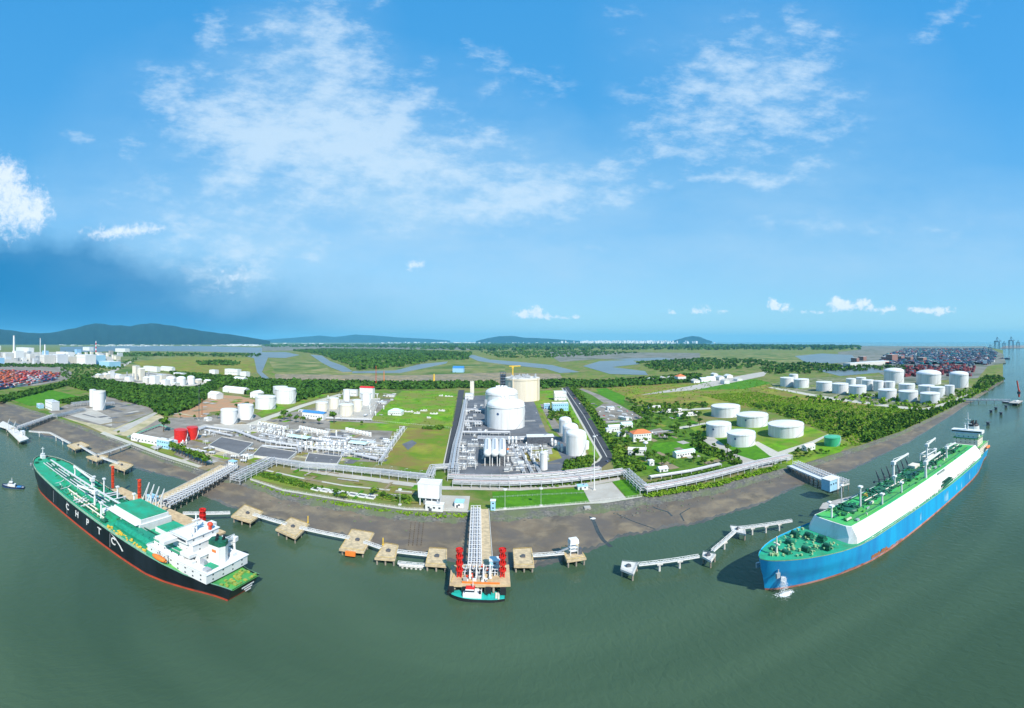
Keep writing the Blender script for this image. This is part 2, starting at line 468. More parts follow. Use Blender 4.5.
RUST = mat('rust', (0.42, 0.16, 0.05), 0.9, col2=(0.18, 0.07, 0.04), scale=0.4)
TEAL = mat('teal_deck', (0.02, 0.42, 0.36), 0.5, var=0.15, scale=0.3)
NAVY = mat('navy_hull', (0.02, 0.05, 0.14), 0.4, var=0.15, scale=0.3)
FOAM = mat('foam', (0.85, 0.87, 0.88), 0.9, var=0.08, scale=0.6)
ASPH = mat('asphalt', (0.045, 0.048, 0.055), 0.9, var=0.15, scale=0.12)
ASPHL = mat('worn_asphalt', (0.13, 0.13, 0.135), 0.9, var=0.15, scale=0.06, detail=8)
PADD = mat('dark_pad', (0.13, 0.135, 0.145), 0.85, col2=(0.07, 0.08, 0.095), scale=0.05, detail=10)
PADG = mat('grey_pad', (0.27, 0.245, 0.21), 0.9, col2=(0.14, 0.12, 0.09), scale=0.035, detail=10)
PADL = mat('light_pad', (0.42, 0.40, 0.35), 0.9, col2=(0.34, 0.31, 0.26), scale=0.06, detail=8)
KERB = mat('kerb_concrete', (0.48, 0.46, 0.38), 0.9, var=0.1, scale=0.3)
SAND = mat('sandy_ground', (0.50, 0.41, 0.26), 0.95, col2=(0.28, 0.26, 0.13), scale=0.05, detail=9)
EARTH = mat('orange_earth', (0.42, 0.20, 0.09), 0.95, col2=(0.30, 0.21, 0.12), scale=0.04, detail=9)
LAND = field('scrub_ground', [(0.10, 0.185, 0.02), (0.17, 0.205, 0.04), (0.06, 0.135, 0.015), (0.19, 0.17, 0.07)], [0.004, 0.013, 0.035])
FARM = field('far_flats', [(0.10, 0.13, 0.05), (0.17, 0.155, 0.10), (0.05, 0.09, 0.03), (0.13, 0.15, 0.07)], [0.0016, 0.004, 0.011])
LAWN = field('lawn', [(0.06, 0.19, 0.010), (0.085, 0.235, 0.012), (0.05, 0.16, 0.012)], [0.03, 0.15])
MEADOW = field('meadow', [(0.12, 0.29, 0.012), (0.19, 0.30, 0.02), (0.075, 0.20, 0.01), (0.17, 0.19, 0.04)], [0.013, 0.04, 0.02])
YMEAD = field('dry_meadow', [(0.17, 0.235, 0.02), (0.27, 0.25, 0.045), (0.11, 0.19, 0.016), (0.19, 0.15, 0.045)], [0.006, 0.018, 0.03])
TANF = field('tan_flats', [(0.20, 0.21, 0.07), (0.10, 0.16, 0.03), (0.27, 0.23, 0.11), (0.07, 0.13, 0.03)], [0.003, 0.012, 0.006])
MUDF = field('muddy_works', [(0.27, 0.22, 0.16), (0.20, 0.18, 0.15), (0.33, 0.25, 0.15), (0.17, 0.16, 0.10)], [0.006, 0.02, 0.05])
SALT = field('salt_pans', [(0.17, 0.17, 0.14), (0.075, 0.10, 0.06), (0.20, 0.20, 0.18)], [0.003, 0.01])
LEAF = field('leaves', [(0.065, 0.15, 0.014), (0.15, 0.24, 0.02), (0.03, 0.085, 0.012)], [0.07, 0.25])
LEAFD = field('mangrove_leaves', [(0.045, 0.115, 0.014), (0.075, 0.155, 0.018), (0.028, 0.078, 0.012)], [0.02, 0.12])
LEAFB = field('scrub_leaves', [(0.16, 0.29, 0.014), (0.21, 0.32, 0.028), (0.10, 0.21, 0.012)], [0.02, 0.15])
BARK = mat('bark', (0.12, 0.085, 0.05), 0.95, var=0.2, scale=1)
HILL = field('hill_forest', [(0.006, 0.022, 0.022), (0.010, 0.028, 0.024), (0.004, 0.017, 0.018)], [0.001, 0.003])

# water: murky green, small ripples, slow colour patches from silt
def water_mat(name, cols, bump=0.25, rough=0.16):
    m = bpy.data.materials.new(name); m.use_nodes = True
    t = m.node_tree; b = t.nodes['Principled BSDF']
    b.inputs['Roughness'].default_value = rough
    b.inputs['IOR'].default_value = 1.33
    g = t.nodes.new('ShaderNodeNewGeometry')
    n = t.nodes.new('ShaderNodeTexNoise'); n.inputs['Scale'].default_value = 0.006; n.inputs['Detail'].default_value = 5; n.inputs['Distortion'].default_value = 0.8
    mp = t.nodes.new('ShaderNodeMapping'); mp.inputs['Scale'].default_value = (0.6, 1.4, 1)
    t.links.new(g.outputs['Position'], mp.inputs[0]); t.links.new(mp.outputs[0], n.inputs['Vector'])
    mr = t.nodes.new('ShaderNodeMapRange'); mr.inputs['From Min'].default_value = 0.4; mr.inputs['From Max'].default_value = 0.62
    t.links.new(n.outputs['Fac'], mr.inputs['Value'])
    mx = t.nodes.new('ShaderNodeMix'); mx.data_type = 'RGBA'
    mx.inputs[6].default_value = (*cols[0], 1); mx.inputs[7].default_value = (*cols[1], 1)
    t.links.new(mr.outputs[0], mx.inputs[0]); t.links.new(mx.outputs[2], b.inputs['Base Color'])
    n2 = t.nodes.new('ShaderNodeTexNoise'); n2.inputs['Scale'].default_value = 0.35; n2.inputs['Detail'].default_value = 8; n2.inputs['Distortion'].default_value = 0.5
    mp2 = t.nodes.new('ShaderNodeMapping'); mp2.inputs['Scale'].default_value = (1.0, 0.55, 1); mp2.inputs['Rotation'].default_value = (0, 0, 0.5)
    t.links.new(g.outputs['Position'], mp2.inputs[0]); t.links.new(mp2.outputs[0], n2.inputs['Vector'])
    bp = t.nodes.new('ShaderNodeBump'); bp.inputs['Strength'].default_value = bump; bp.inputs['Distance'].default_value = 0.6
    t.links.new(n2.outputs['Fac'], bp.inputs['Height']); t.links.new(bp.outputs[0], b.inputs['Normal'])
    MATS[name] = m
    return m
WATER = water_mat('river_water', [(0.037, 0.069, 0.037), (0.057, 0.097, 0.053)], 0.8, 0.12)
CREEK = water_mat('creek_water', [(0.12, 0.15, 0.16), (0.15, 0.18, 0.18)], 0.05, 0.35)

# ------------------------------------------------------------------ ground: water sheet, land, bank
def disc(name, r, z, m, rings=24, seg=96):
    mb = MB(); pr = [(0.01, 0)] + [(r * (i / rings) ** 3, 0) for i in range(3, rings + 1)]
    mb.lathe((0, 0, z), [(a, 0) for a, _ in pr], seg, False)
    mb.f = [f for f in mb.f]
    o = mb.build(name, m); return struct(o)
disc('water', 60000, 0.0, WATER)

LANDX = [(-80, 398), (-20, 398), (0, 400), (20, 406), (39, 412), (56, 417), (78, 424.5), (100, 433), (112, 438), (131, 444), (160, 455), (201, 469), (226, 475), (250, 480), (283, 491), (312, 496.5), (344, 501),
         (375, 506), (407, 510), (440, 511.5), (471, 512), (500, 511), (540, 507.5), (586, 503.5), (604, 503), (627, 500), (642, 496.5), (680, 491.5), (715, 486), (747, 478), (777, 470), (790, 466), (802, 464), (820, 458.5),
         (840, 452), (859, 446), (880, 438.5), (900, 432), (920, 422.5), (937, 415), (950, 408), (964, 401), (975, 396), (985, 389.5), (994, 384), (1003, 380)]
WATX = [(-80, 424), (0, 424), (23, 427), (40, 434), (69, 444), (97, 455), (134, 468), (160, 474), (186, 481), (198, 492), (233, 509), (263, 517), (300, 525), (339, 536), (385, 548), (425, 556), (443, 561), (500, 568),
        (545, 565), (561, 562), (580, 554), (600, 546), (622, 537), (652, 531), (693, 524), (729, 514), (759, 504), (777, 497), (795, 488), (812, 480), (830, 477), (846, 472), (868, 462), (889, 452), (908, 443),
        (930, 429), (953, 415), (965, 406), (975, 400), (986, 393), (995, 387), (1004, 381.5)]
FARX = [(-80, 342.6), (0, 342.6), (400, 342.4), (560, 342.6), (680, 344.0), (740, 345.5), (800, 345.6), (900, 346.2), (985, 346.5), (1003, 350)]
def ip(tab, x):
    return float(np.interp(x, [t[0] for t in tab], [t[1] for t in tab]))
xs = sorted(set([float(t[0]) for t in LANDX] + list(np.arange(-80, 1003, 6.0))))
def wob(x, k): return math.sin(x * 0.31 + k) * 0.5 + math.sin(x * 0.83 + 2 * k) * 0.3 + math.sin(x * 1.9 + k) * 0.2
mb = MB(); rows = []
for x in xs:
    yl, yf = ip(LANDX, x), ip(FARX, x)
    ts = [0, 0.12, 0.3, 0.5, 0.7, 0.85, 0.95, 1]
    dl, df = math.log(D(yl)), math.log(D(yf)) if D(yf) > 0 else math.log(45000)
    a = R((x - 512) * KD)
    rows.append([(math.exp(dl + (df - dl) * t) * math.sin(a), math.exp(dl + (df - dl) * t) * math.cos(a), ZL) for t in ts])
k = len(rows[0])
mb.addm([p for r in rows for p in r], [(i * k + j, (i + 1) * k + j, (i + 1) * k + j + 1, i * k + j + 1) for i in range(len(rows) - 1) for j in range(k - 1)])
struct(mb.build('land', LAND))
# bank: stone revetment falling to a mud flat that slides under the water
BANKM = field('revetment_stone', [(0.13, 0.125, 0.115), (0.20, 0.185, 0.155), (0.085, 0.085, 0.08), (0.12, 0.14, 0.075)], [0.12, 0.5, 0.06])
MUD = field('tidal_mud', [(0.165, 0.122, 0.076), (0.085, 0.068, 0.047), (0.22, 0.17, 0.105), (0.115, 0.093, 0.072)], [0.02, 0.06, 0.035])
MUD.node_tree.nodes['Principled BSDF'].inputs['Roughness'].default_value = 0.5
MUD.node_tree.nodes['Principled BSDF'].inputs['Specular IOR Level'].default_value = 0.35
xs = list(np.arange(-80, 1004.1, 2.0)); st, mu = [], []
for x in xs:
    yl, yw = ip(LANDX, x), ip(WATX, x) + (wob(x, 1.3) * 1.3 + wob(x * .37, 3) * 1.8 + .5 * wob(x * 3.1, 2)) * min(1, max(.15, (ip(WATX, x) - ip(LANDX, x) - 6) / 25))
    pl, pw = Vector(P(x, yl, ZL)), Vector(P(x, yw, 0))
    tot = (pl - pw).length; q = min(16 + 3 * wob(x * 0.7, 4), tot * 0.45)
    dirv = (pw - pl).normalized()
    st.append([(*pl, ZL), (*(pl + dirv * q * .5), 2.4), (*(pl + dirv * q), 1.05)])
    mrow = [(*(pl + dirv * q * 0.93), 1.15)]
    for t in (0.15, 0.3, 0.45, 0.6, 0.75, 0.9, 1.0):
        p = pl + dirv * (q + (tot - q) * t)
        mrow.append((*p, 1.0 * (1 - t) + 0.12 * wob(p.x * 0.06 + t * 9, 2) * (1 - t) - 0.0))
    e = pl + dirv * (tot + 14); mrow.append((*e, -1.2)); mu.append(mrow)
WMUD = field('wet_tidal_mud', [(0.085, 0.078, 0.058), (0.060, 0.060, 0.048), (0.12, 0.10, 0.075)], [0.03, 0.09])
WMUD.node_tree.nodes['Principled BSDF'].inputs['Roughness'].default_value = 0.22
WMUD.node_tree.nodes['Principled BSDF'].inputs['Specular IOR Level'].default_value = 0.5
wet = []
for i, rw in enumerate(mu):
    x = xs[i]; f = 0.30 + .22 * wob(x * .5, 5) + .10 * wob(x * 2.3, 1)
    a, b, e = Vector(rw[6]), Vector(rw[7]), Vector(rw[8]); a = Vector(rw[5]).lerp(b, 1 - max(.05, f)); up_ = Vector((0, 0, .06))
    q = Vector(rw[6]) if max(.05, f) > .5 else a.lerp(b, .5)
    wet.append([a + up_ * .5, (a.lerp(b, .5)) + up_ + Vector((0, 0, .05)), b + up_, e + up_])
for nm, rw, mm in (('revetment', st, BANKM), ('mud_flat', mu, MUD), ('wet_mud', wet, WMUD)):
    mb = MB(); k = len(rw[0])
    mb.addm([p for r in rw for p in r], [(i * k + j + 1, (i + 1) * k + j + 1, (i + 1) * k + j, i * k + j) for i in range(len(rw) - 1) for j in range(k - 1)], nm != 'revetment')
    struct(mb.build(nm, mm))

# ------------------------------------------------------------------ sheets on the land (outlined by bearing and depression)
# far country, from the left
patch('river', [(60, 352.5), (60, 346.8), (130, 346), (200, 346), (262, 347.5), (262, 353), (200, 351.5), (130, 351)], CREEK, 0.5)
patch('flats', [(262, 344.2), (400, 343.6), (470, 344), (470, 350), (380, 349), (262, 351)], SALT, 0.35)
patch('river', [(250, 352), (286, 352), (300, 355), (285, 358), (268, 357.5), (262, 372), (275, 383), (268, 384), (257, 372), (254, 358), (244, 356)], CREEK, 0.55)
patch('river', [(310, 354.5), (322, 355.5), (330, 361), (344, 366), (353, 371.5), (343, 372), (330, 367), (321, 362)], CREEK, 0.55)
patch('flats', [(268, 359), (320, 360), (330, 371), (360, 372), (420, 366), (505, 361), (505, 373), (400, 376), (276, 374)], TANF, 0.3)
patch('river', [(353, 371), (395, 370.5), (420, 364), (448, 361.5), (446, 363.5), (425, 368), (400, 373), (352, 373.2)], CREEK, 0.55)
patch('river', [(463, 354), (474, 355), (490, 359.5), (515, 361.5), (552, 365), (580, 372), (560, 373), (545, 368.5), (505, 364.5), (478, 361)], CREEK, 0.55)
patch('construction_ground', [(275, 374), (400, 375.5), (500, 372.5), (560, 374), (566, 384), (500, 383), (380, 382.5), (275, 380)], MUDF, 0.5)
patch('flats', [(545, 352), (600, 352), (700, 353), (700, 362), (600, 359), (560, 362)], SALT, 0.35)
patch('river', [(583, 366), (600, 361), (632, 360), (640, 364), (612, 367), (645, 371), (648, 375), (610, 374)], CREEK, 0.55)
patch('river', [(612, 359), (660, 357.6), (676, 359), (640, 361)], CREEK, 0.6)
patch('flats', [(640, 355), (760, 352.5), (800, 353.5), (850, 358), (800, 364), (720, 362), (690, 357)], TANF, 0.3)
patch('pond', [(795, 356), (822, 353.4), (852, 355), (858, 361), (832, 363.5), (805, 362)], CREEK, 0.55)
patch('flats', [(850, 345.8), (960, 346.5), (970, 352), (870, 352)], SALT, 0.35)
patch('yard_paving', [(838, 352), (880, 347.5), (985, 346.2), (1003, 354), (1006, 363), (988, 366), (978, 378), (905, 382), (885, 376), (870, 368), (838, 370)], SALT, 0.45)
patch('pond', [(812, 369), (868, 366), (885, 372), (840, 376)], CREEK, 0.55)
# left quarter
patch('field', [(132, 362), (180, 356.5), (255, 358), (260, 371), (235, 376), (190, 372), (150, 370)], YMEAD, 0.3)
patch('flats', [(60, 352), (130, 351.5), (180, 354), (140, 372), (95, 372)], TANF, 0.25)
patch('yard_paving', [(-80, 352), (60, 352), (115, 356), (112, 364), (60, 368), (-80, 368)], PADL, 0.3)
patch('yard_paving', [(-80, 366), (55, 366), (72, 372), (70, 379), (40, 385), (-80, 397)], PADG, 0.3)
patch('road', [(66, 384), (112, 370), (136, 358), (139, 358), (116, 371), (72, 385), (48, 389)], PADL, 0.34)
patch('field', [(10, 399), (46, 388.5), (86, 398), (60, 404), (30, 406)], LAWN, 0.1)
patch('plant_yard', [(92, 377), (150, 372), (212, 379), (206, 385), (160, 388), (100, 381)], PADL, 0.3)
patch('pond', [(168, 396), (176, 395), (182, 399), (176, 401.5)], CREEK, 0.2)
patch('terminal_yard', [(48, 412), (98, 392), (152, 407), (156, 411), (115, 428), (108, 427), (62, 417)], PADG, 0.12)
patch('concrete_apron', [(62, 413), (92, 408), (112, 418), (112, 426), (100, 424)], PADL, 0.18)
patch('road', [(112, 431), (156, 411.5), (150, 405), (153, 404.5), (161, 411.5), (124, 432)], PADL, 0.2)
patch('sand_strip', [(60, 416.5), (70, 415.8), (110, 428), (140, 420), (160, 414), (164, 418), (140, 430), (128, 436), (106, 434), (86, 425)], SAND, 0.08)
patch('bare_ground', [(172, 416), (195, 402), (206, 394), (240, 396), (262, 402), (240, 409), (210, 412), (205, 418), (190, 420)], EARTH, 0.1)
patch('site_ground', [(158, 448), (128, 438), (160, 418), (205, 417), (245, 408), (262, 418), (330, 405), (400, 398), (402, 391), (398, 418), (380, 462), (300, 460), (250, 470), (232, 478), (205, 467)], PADG, 0.1)
patch('grass_verge', [(238, 427), (250, 424), (256, 429), (247, 433)], MEADOW, 0.16)
patch('grass_verge', [(276, 402), (312, 394), (330, 394), (300, 404), (262, 416), (256, 414)], MEADOW, 0.16)
patch('grass_verge', [(330, 421), (400, 424), (398, 431), (330, 429)], MEADOW, 0.16)
patch('road', [(232, 430), (262, 418), (300, 405), (345, 392), (351, 392), (306, 406), (268, 420), (240, 433)], KERB, 0.2)
patch('road', [(150, 447), (178, 434), (205, 424), (236, 430), (232, 433), (206, 428), (180, 437), (156, 450)], PADL, 0.22)
patch('grass_verge', [(140, 444), (152, 438), (164, 446), (176, 452), (172, 456), (156, 450)], MEADOW, 0.16)
patch('kerb_path', [(100, 433.5), (131, 444.5), (160, 455.5), (203, 469), (206, 467), (162, 453.3), (133, 442.3), (104, 431.5)], KERB, 0.14)
# middle
patch('meadow', [(402, 391), (458, 391), (455.5, 402), (451, 428), (420, 428), (369, 420.5), (385, 406)], MEADOW, 0.12)
patch('meadow', [(407.5, 427.5), (449.5, 429.5), (447, 445), (441, 470), (420, 470), (380, 463)], YMEAD, 0.12)
patch('tidal_pond', [(402, 444), (412, 440), (417, 443), (408, 450)], PADD, 0.16)
patch('footpath', [(451, 428.3), (451.6, 428.3), (444, 466), (442.6, 466)], KERB, 0.17)
patch('road', [(458.6, 390), (464.5, 390), (461, 410), (455.5, 440), (450, 470), (443, 470), (449.5, 440), (455.5, 410)], ASPH, 0.14)
patch('tank_yard', [(464, 396), (531, 394), (546, 432), (566, 440), (588, 462), (584, 474), (450, 474), (456, 442)], PADD, 0.10)
patch('plant_yard', [(490, 433), (530, 433), (556, 447), (545, 472), (500, 473)], ASPHL, 0.14)
patch('grass_plot', [(524, 451), (556, 448), (562, 458), (548, 462), (527, 461)], YMEAD, 0.19)
patch('grass_verge', [(530, 394), (540, 391), (566, 389), (600, 450), (597, 458), (590, 456), (578, 430), (560, 408), (553, 402), (546, 404), (560, 430), (552, 431), (534, 402)], MEADOW, 0.14)
patch('service_path', [(540, 404), (544, 404), (564, 432), (572, 446), (564, 440), (552, 428)], PADG, 0.19)
patch('road', [(562.5, 388), (568, 386.5), (585, 408), (612.5, 455), (611, 461), (601, 468), (588, 474), (574, 477), (566, 483), (560, 483), (572, 472), (590, 466), (599, 461), (602, 457), (582, 422)], ASPH, 0.22)
patch('pavement', [(561.3, 388), (562.7, 388), (582.2, 422), (602.2, 457), (599.5, 461), (590.5, 466), (572, 472), (571, 471), (589, 464.5), (597.5, 460), (600, 457), (580, 422)], KERB, 0.26, th=0.14)
patch('road_line', [(565.2, 388.5), (565.6, 388.5), (583.8, 415), (607.3, 457), (606.7, 457), (583.4, 415)], CONCL, 0.23)
patch('parkland', [(570, 387), (590, 392), (606, 392), (640, 406), (690, 416), (700, 440), (742, 458), (735, 466), (700, 474), (640, 476), (614, 470), (612, 455), (586, 408)], field('parkland_ground', [(0.075, 0.165, 0.015), (0.12, 0.20, 0.025), (0.05, 0.12, 0.012)], [0.03, 0.12]), 0.12)
patch('car_park', [(590, 412), (604, 403), (592, 395), (579, 389), (583, 388.5), (600, 395), (618, 404), (643, 417.5), (630, 421.5), (606, 423.5), (600, 420)], PADG, 0.2)
patch('lawn', [(651, 448), (654, 443), (684, 441), (702, 450), (700, 453), (672, 452), (658, 455)], LAWN, 0.18)
patch('yard_paving', [(646, 431), (660, 428), (674, 437), (661, 438)], PADG, 0.2)
patch('lawn', [(596, 389), (606, 388), (625, 396), (624, 404), (614, 402), (600, 394)], LAWN, 0.18)
patch('meadow', [(607, 388), (640, 384.5), (700, 383), (756, 379), (800, 393), (880, 402), (860, 408), (800, 404), (712, 411), (655, 412), (640, 406), (618, 395)], YMEAD, 0.12)
patch('meadow', [(700, 381.5), (756, 379), (772, 383), (745, 389), (700, 390)], LAWN, 0.16)
patch('motorway', [(640, 395), (690, 386), (722, 379), (752, 373.5), (768, 371), (764, 376), (740, 381), (700, 389), (693, 390)], PADL, 0.3)
patch('grass_bank', [(690, 428), (706, 424), (745, 418), (808, 426), (850, 443), (840, 452), (795, 466), (776, 461), (750, 453), (716, 444)], MEADOW, 0.13)
patch('field', [(700, 395), (756, 392), (800, 400), (880, 407), (925, 411), (950, 405), (972, 395), (966, 400), (936, 415), (900, 431), (859, 445.5), (836, 447), (846, 440), (808, 425), (770, 412), (740, 405)], field('scrub_field', [(0.10, 0.20, 0.012), (0.17, 0.25, 0.025), (0.055, 0.13, 0.01), (0.20, 0.18, 0.05)], [0.012, 0.04, 0.02]), 0.10)
patch('lawn', [(706, 440), (728, 438), (757, 446), (776, 456), (756, 460), (735, 456)], LAWN, 0.17)
patch('service_path', [(700, 438), (712, 436), (738, 455), (760, 462), (775, 466), (742, 470), (728, 458)], PADL, 0.17)
patch('service_path', [(752, 442), (758, 441.5), (778, 452), (812, 441), (828, 434), (829, 435), (813, 444), (785, 454), (792, 459), (788, 461), (770, 456)], KERB, 0.21)
patch('service_path', [(678, 427), (705, 422.5), (706, 424), (680, 429)], KERB, 0.21)
patch('service_path', [(640, 411), (660, 410), (710, 407.5), (711, 409), (662, 412), (642, 413)], KERB, 0.21)
patch('tank_farm_ground', [(770, 384), (800, 378), (880, 376), (968, 384), (975, 388), (950, 398), (925, 407), (880, 404), (820, 396), (776, 389)], field('tank_farm_soil', [(0.16, 0.18, 0.09), (0.26, 0.24, 0.17), (0.09, 0.13, 0.04)], [0.02, 0.05]), 0.14)
patch('service_path', [(768, 387.5), (772, 387), (830, 397), (900, 406), (924, 408.5), (940, 404), (972, 392), (974, 393), (944, 406), (925, 411), (896, 408), (826, 399)], KERB, 0.2)
# waterfront
patch('lawn', [(492, 491.5), (582, 488), (590, 502), (540, 506), (494, 509.5)], LAWN, 0.12)
patch('concrete_apron', [(582, 487), (612, 482), (627, 499), (603, 502.5), (590, 502.5)], PADL, 0.14)
patch('lawn', [(611, 480), (632, 479), (643, 492), (628, 498)], LAWN, 0.12)
patch('service_road', [(300, 466), (340, 473), (400, 481), (440, 486), (520, 487), (590, 482), (620, 477), (620, 480), (590, 485.5), (520, 490.5), (440, 489.5), (400, 485), (340, 477), (290, 469)], PADL, 0.16)
patch('lawn', [(256, 472), (300, 481), (330, 488), (312, 491), (280, 485), (252, 478)], MEADOW, 0.15)
patch('lawn', [(375, 492), (412, 494), (411, 504), (372, 499)], MEADOW, 0.15)
patch('paving', [(432, 495), (470, 496), (468, 511), (432, 510)], PADL, 0.17)
patch('kerb_path', [(250, 478.4), (283, 489.3), (344, 499.4), (407, 508.2), (471, 510.3), (471, 512), (407, 510), (344, 501), (283, 491), (250, 480)], KERB, 0.2)
patch('kerb_path', [(494, 509.2), (540, 505.8), (590, 502.2), (642, 496), (642, 497), (604, 503.2), (586, 503.8), (540, 507.6), (494, 511)], KERB, 0.2)
patch('kerb_path', [(262, 468.5), (300, 477), (345, 485), (412, 491.5), (412, 492.6), (345, 486.4), (300, 478.4), (262, 470)], KERB, 0.2)
# far port land across the water
patch('quay', [(1003, 346), (1012, 345.5), (1060, 345.2), (1060, 347.5), (1000, 348.5)], PADG, 0.3)

# worn plots: many small slabs, soil and grass pieces inside the works, as laid over the years
pr0 = random.Random(404)
def plots(poly, n, mats, wr, hr, seed, rot=0.0):
    r0 = random.Random(seed); k = 0
    while k < n:
        x, y = r0.uniform(min(p[0] for p in poly), max(p[0] for p in poly)), r0.uniform(min(p[1] for p in poly), max(p[1] for p in poly))
        c = False
        for i in range(len(poly)):
            x1, y1 = poly[i]; x2, y2 = poly[(i + 1) % len(poly)]
            if (y1 > y) != (y2 > y) and x < (x2 - x1) * (y - y1) / (y2 - y1) + x1: c = not c
        if not c: continue
        gx, gy = P(x, y); w_, h_ = r0.uniform(*wr), r0.uniform(*hr)
        if r0.random() < .5: w_, h_ = h_, w_
        _lay['n'] += 1; z = ZL + .06 + _lay['n'] * .0013
        a = rot + r0.uniform(-.06, .06); ca, sa = math.cos(a), math.sin(a)
        cor = [(-w_ / 2, -h_ / 2), (w_ / 2, -h_ / 2 * r0.uniform(.8, 1.1)), (w_ / 2 * r0.uniform(.85, 1.1), h_ / 2), (-w_ / 2, h_ / 2 * r0.uniform(.85, 1))]
        m_ = r0.choice(mats); struct(MB().face([(gx + p * ca - q * sa, gy + p * sa + q * ca, z) for p, q in cor]).build({0: 'ground'}.get(0), m_)); k += 1
BROWNS = mat('brown_soil', (.27, .20, .12), .95, col2=(.17, .15, .08), scale=.08, detail=9)
plots([(160, 448), (205, 430), (250, 420), (300, 406), (340, 404), (330, 425), (395, 436), (378, 460), (300, 460), (250, 468), (210, 466)], 130, [PADL, CONC, BROWNS, BROWNS, SAND, SAND, PADD, MEADOW, YMEAD, ASPHL], (8, 45), (4, 14), 1)
plots([(52, 412), (98, 394), (150, 407), (115, 426), (70, 416)], 26, [PADL, CONC, BROWNS, PADD, ASPHL, YMEAD], (10, 50), (4, 12), 2, .15)
plots([(466, 398), (530, 396), (552, 436), (556, 470), (456, 472)], 60, [CONC, PADG, ASPHL, PADD, PADL], (6, 30), (2, 8), 3)
plots([(585, 400), (640, 406), (700, 418), (705, 440), (730, 460), (650, 470), (616, 466), (606, 440)], 50, [MEADOW, LAWN, YMEAD, PADG, CONC, BROWNS], (8, 34), (4, 12), 4, .1)
plots([(320, 419), (330, 398), (398, 391), (398, 400), (382, 420)], 30, [PADG, CONC, BROWNS, ASPHL, YMEAD], (8, 34), (4, 10), 5)
plots([(776, 386), (880, 378), (965, 386), (940, 398), (900, 404), (830, 396)], 40, [CONC, BROWNS, PADG, MEADOW, YMEAD], (15, 70), (5, 14), 6, -.3)
plots([(172, 415), (206, 395), (260, 402), (205, 417)], 18, [BROWNS, SAND, MEADOW, CONC], (10, 50), (6, 16), 7)
plots([(290, 466), (340, 474), (400, 483), (430, 488), (430, 506), (340, 498), (260, 476)], 26, [MEADOW, YMEAD, PADL, CONC, BROWNS, LAWN], (6, 26), (2, 5), 8, .0)
plots([(96, 378), (150, 373), (208, 380), (160, 387)], 20, [PADG, CONC, BROWNS, PADD], (20, 90), (10, 26), 9)

# ------------------------------------------------------------------ hills far behind
def hill(pts, dist, depth, label, seed):
    """a wooded ridge: crest heights read as (bearing px, crest py)"""
    r_ = random.Random(seed); x0, x1 = pts[0][0], pts[-1][0]
    cols = []; n = int((x1 - x0) / 1.6) + 1
    prof = [(-1.0, 0), (-0.62, .32), (-0.3, .72), (-0.08, .97), (0, 1), (.35, .7), (1.0, 0)]
    xs_ = np.linspace(x0, x1, n)
    for x in xs_:
        y = np.interp(x, [p[0] for p in pts], [p[1] for p in pts])
        a = R((x - 512) * KD); top = H + dist * math.tan(R((341 - y) * KD)); top = max(top, 6)
        edge = min(1, min(x - x0, x1 - x) / 10 + 0.05)
        row = []
        for t, k_ in prof:
            dd = dist + t * depth * (0.5 + 0.5 * edge) + 250 * math.sin(x * 0.35 + t * 5) * (1 - abs(t))
            zz = ZL + 0.2 + (top - ZL) * k_ * (1 + 0.05 * math.sin(x * .9 + t * 11) * (1 - k_) * 4)
            row.append((dd * math.sin(a), dd * math.cos(a), zz - (1.5 if k_ == 0 else 0)))
        cols.append(row)
    mb = MB(); k = len(prof)
    mb.addm([p for r in cols for p in r], [(i * k + j, (i + 1) * k + j, (i + 1) * k + j + 1, i * k + j + 1) for i in range(n - 1) for j in range(k - 1)], True)
    struct(mb.build('hill', HILL), label)
hill([(-40, 330), (-10, 328), (8, 330), (30, 333), (50, 333), (75, 328), (95, 323), (110, 325), (130, 326), (150, 323), (168, 325), (185, 328), (210, 332), (235, 335), (262, 339.5), (270, 341)], 16500, 1900, 'dark wooded mountain ridge behind the power plant', 1)
hill([(262, 340), (290, 338), (320, 335.5), (335, 337), (355, 334.5), (375, 335.5), (400, 337.5), (430, 339), (450, 340.6)], 34000, 1600, 'pale distant hills left of centre', 2)
hill([(476, 341), (488, 338), (500, 336.2), (512, 335.8), (524, 337.6), (545, 338.4), (560, 339.4), (580, 341)], 27000, 1300, 'wooded hills just right of centre', 3)
hill([(670, 341.2), (678, 339.5), (686, 337), (692, 336), (700, 336.8), (706, 339.5), (712, 341.2)], 27000, 900, 'rounded island hill on the horizon', 4)

# ------------------------------------------------------------------ air
hz = MB().box((0, 20000, -1.5), (100000, 80000, 1200))
hzm = bpy.data.materials.new('haze_air'); hzm.use_nodes = True
ht = hzm.node_tree; ht.nodes.clear()
ho = ht.nodes.new('ShaderNodeOutputMaterial'); pv = ht.nodes.new('ShaderNodeVolumePrincipled')
pv.inputs['Color'].default_value = (0.22, 0.72, 1.0, 1)
pv.inputs['Density'].default_value = 2.6e-5
pv.inputs['Anisotropy'].default_value = 0.0
ht.links.new(pv.outputs[0], ho.inputs['Volume'])
hob = hz.build('haze', hzm); hob['kind'] = 'stuff'; hob['label'] = 'thin blue haze in the distance'
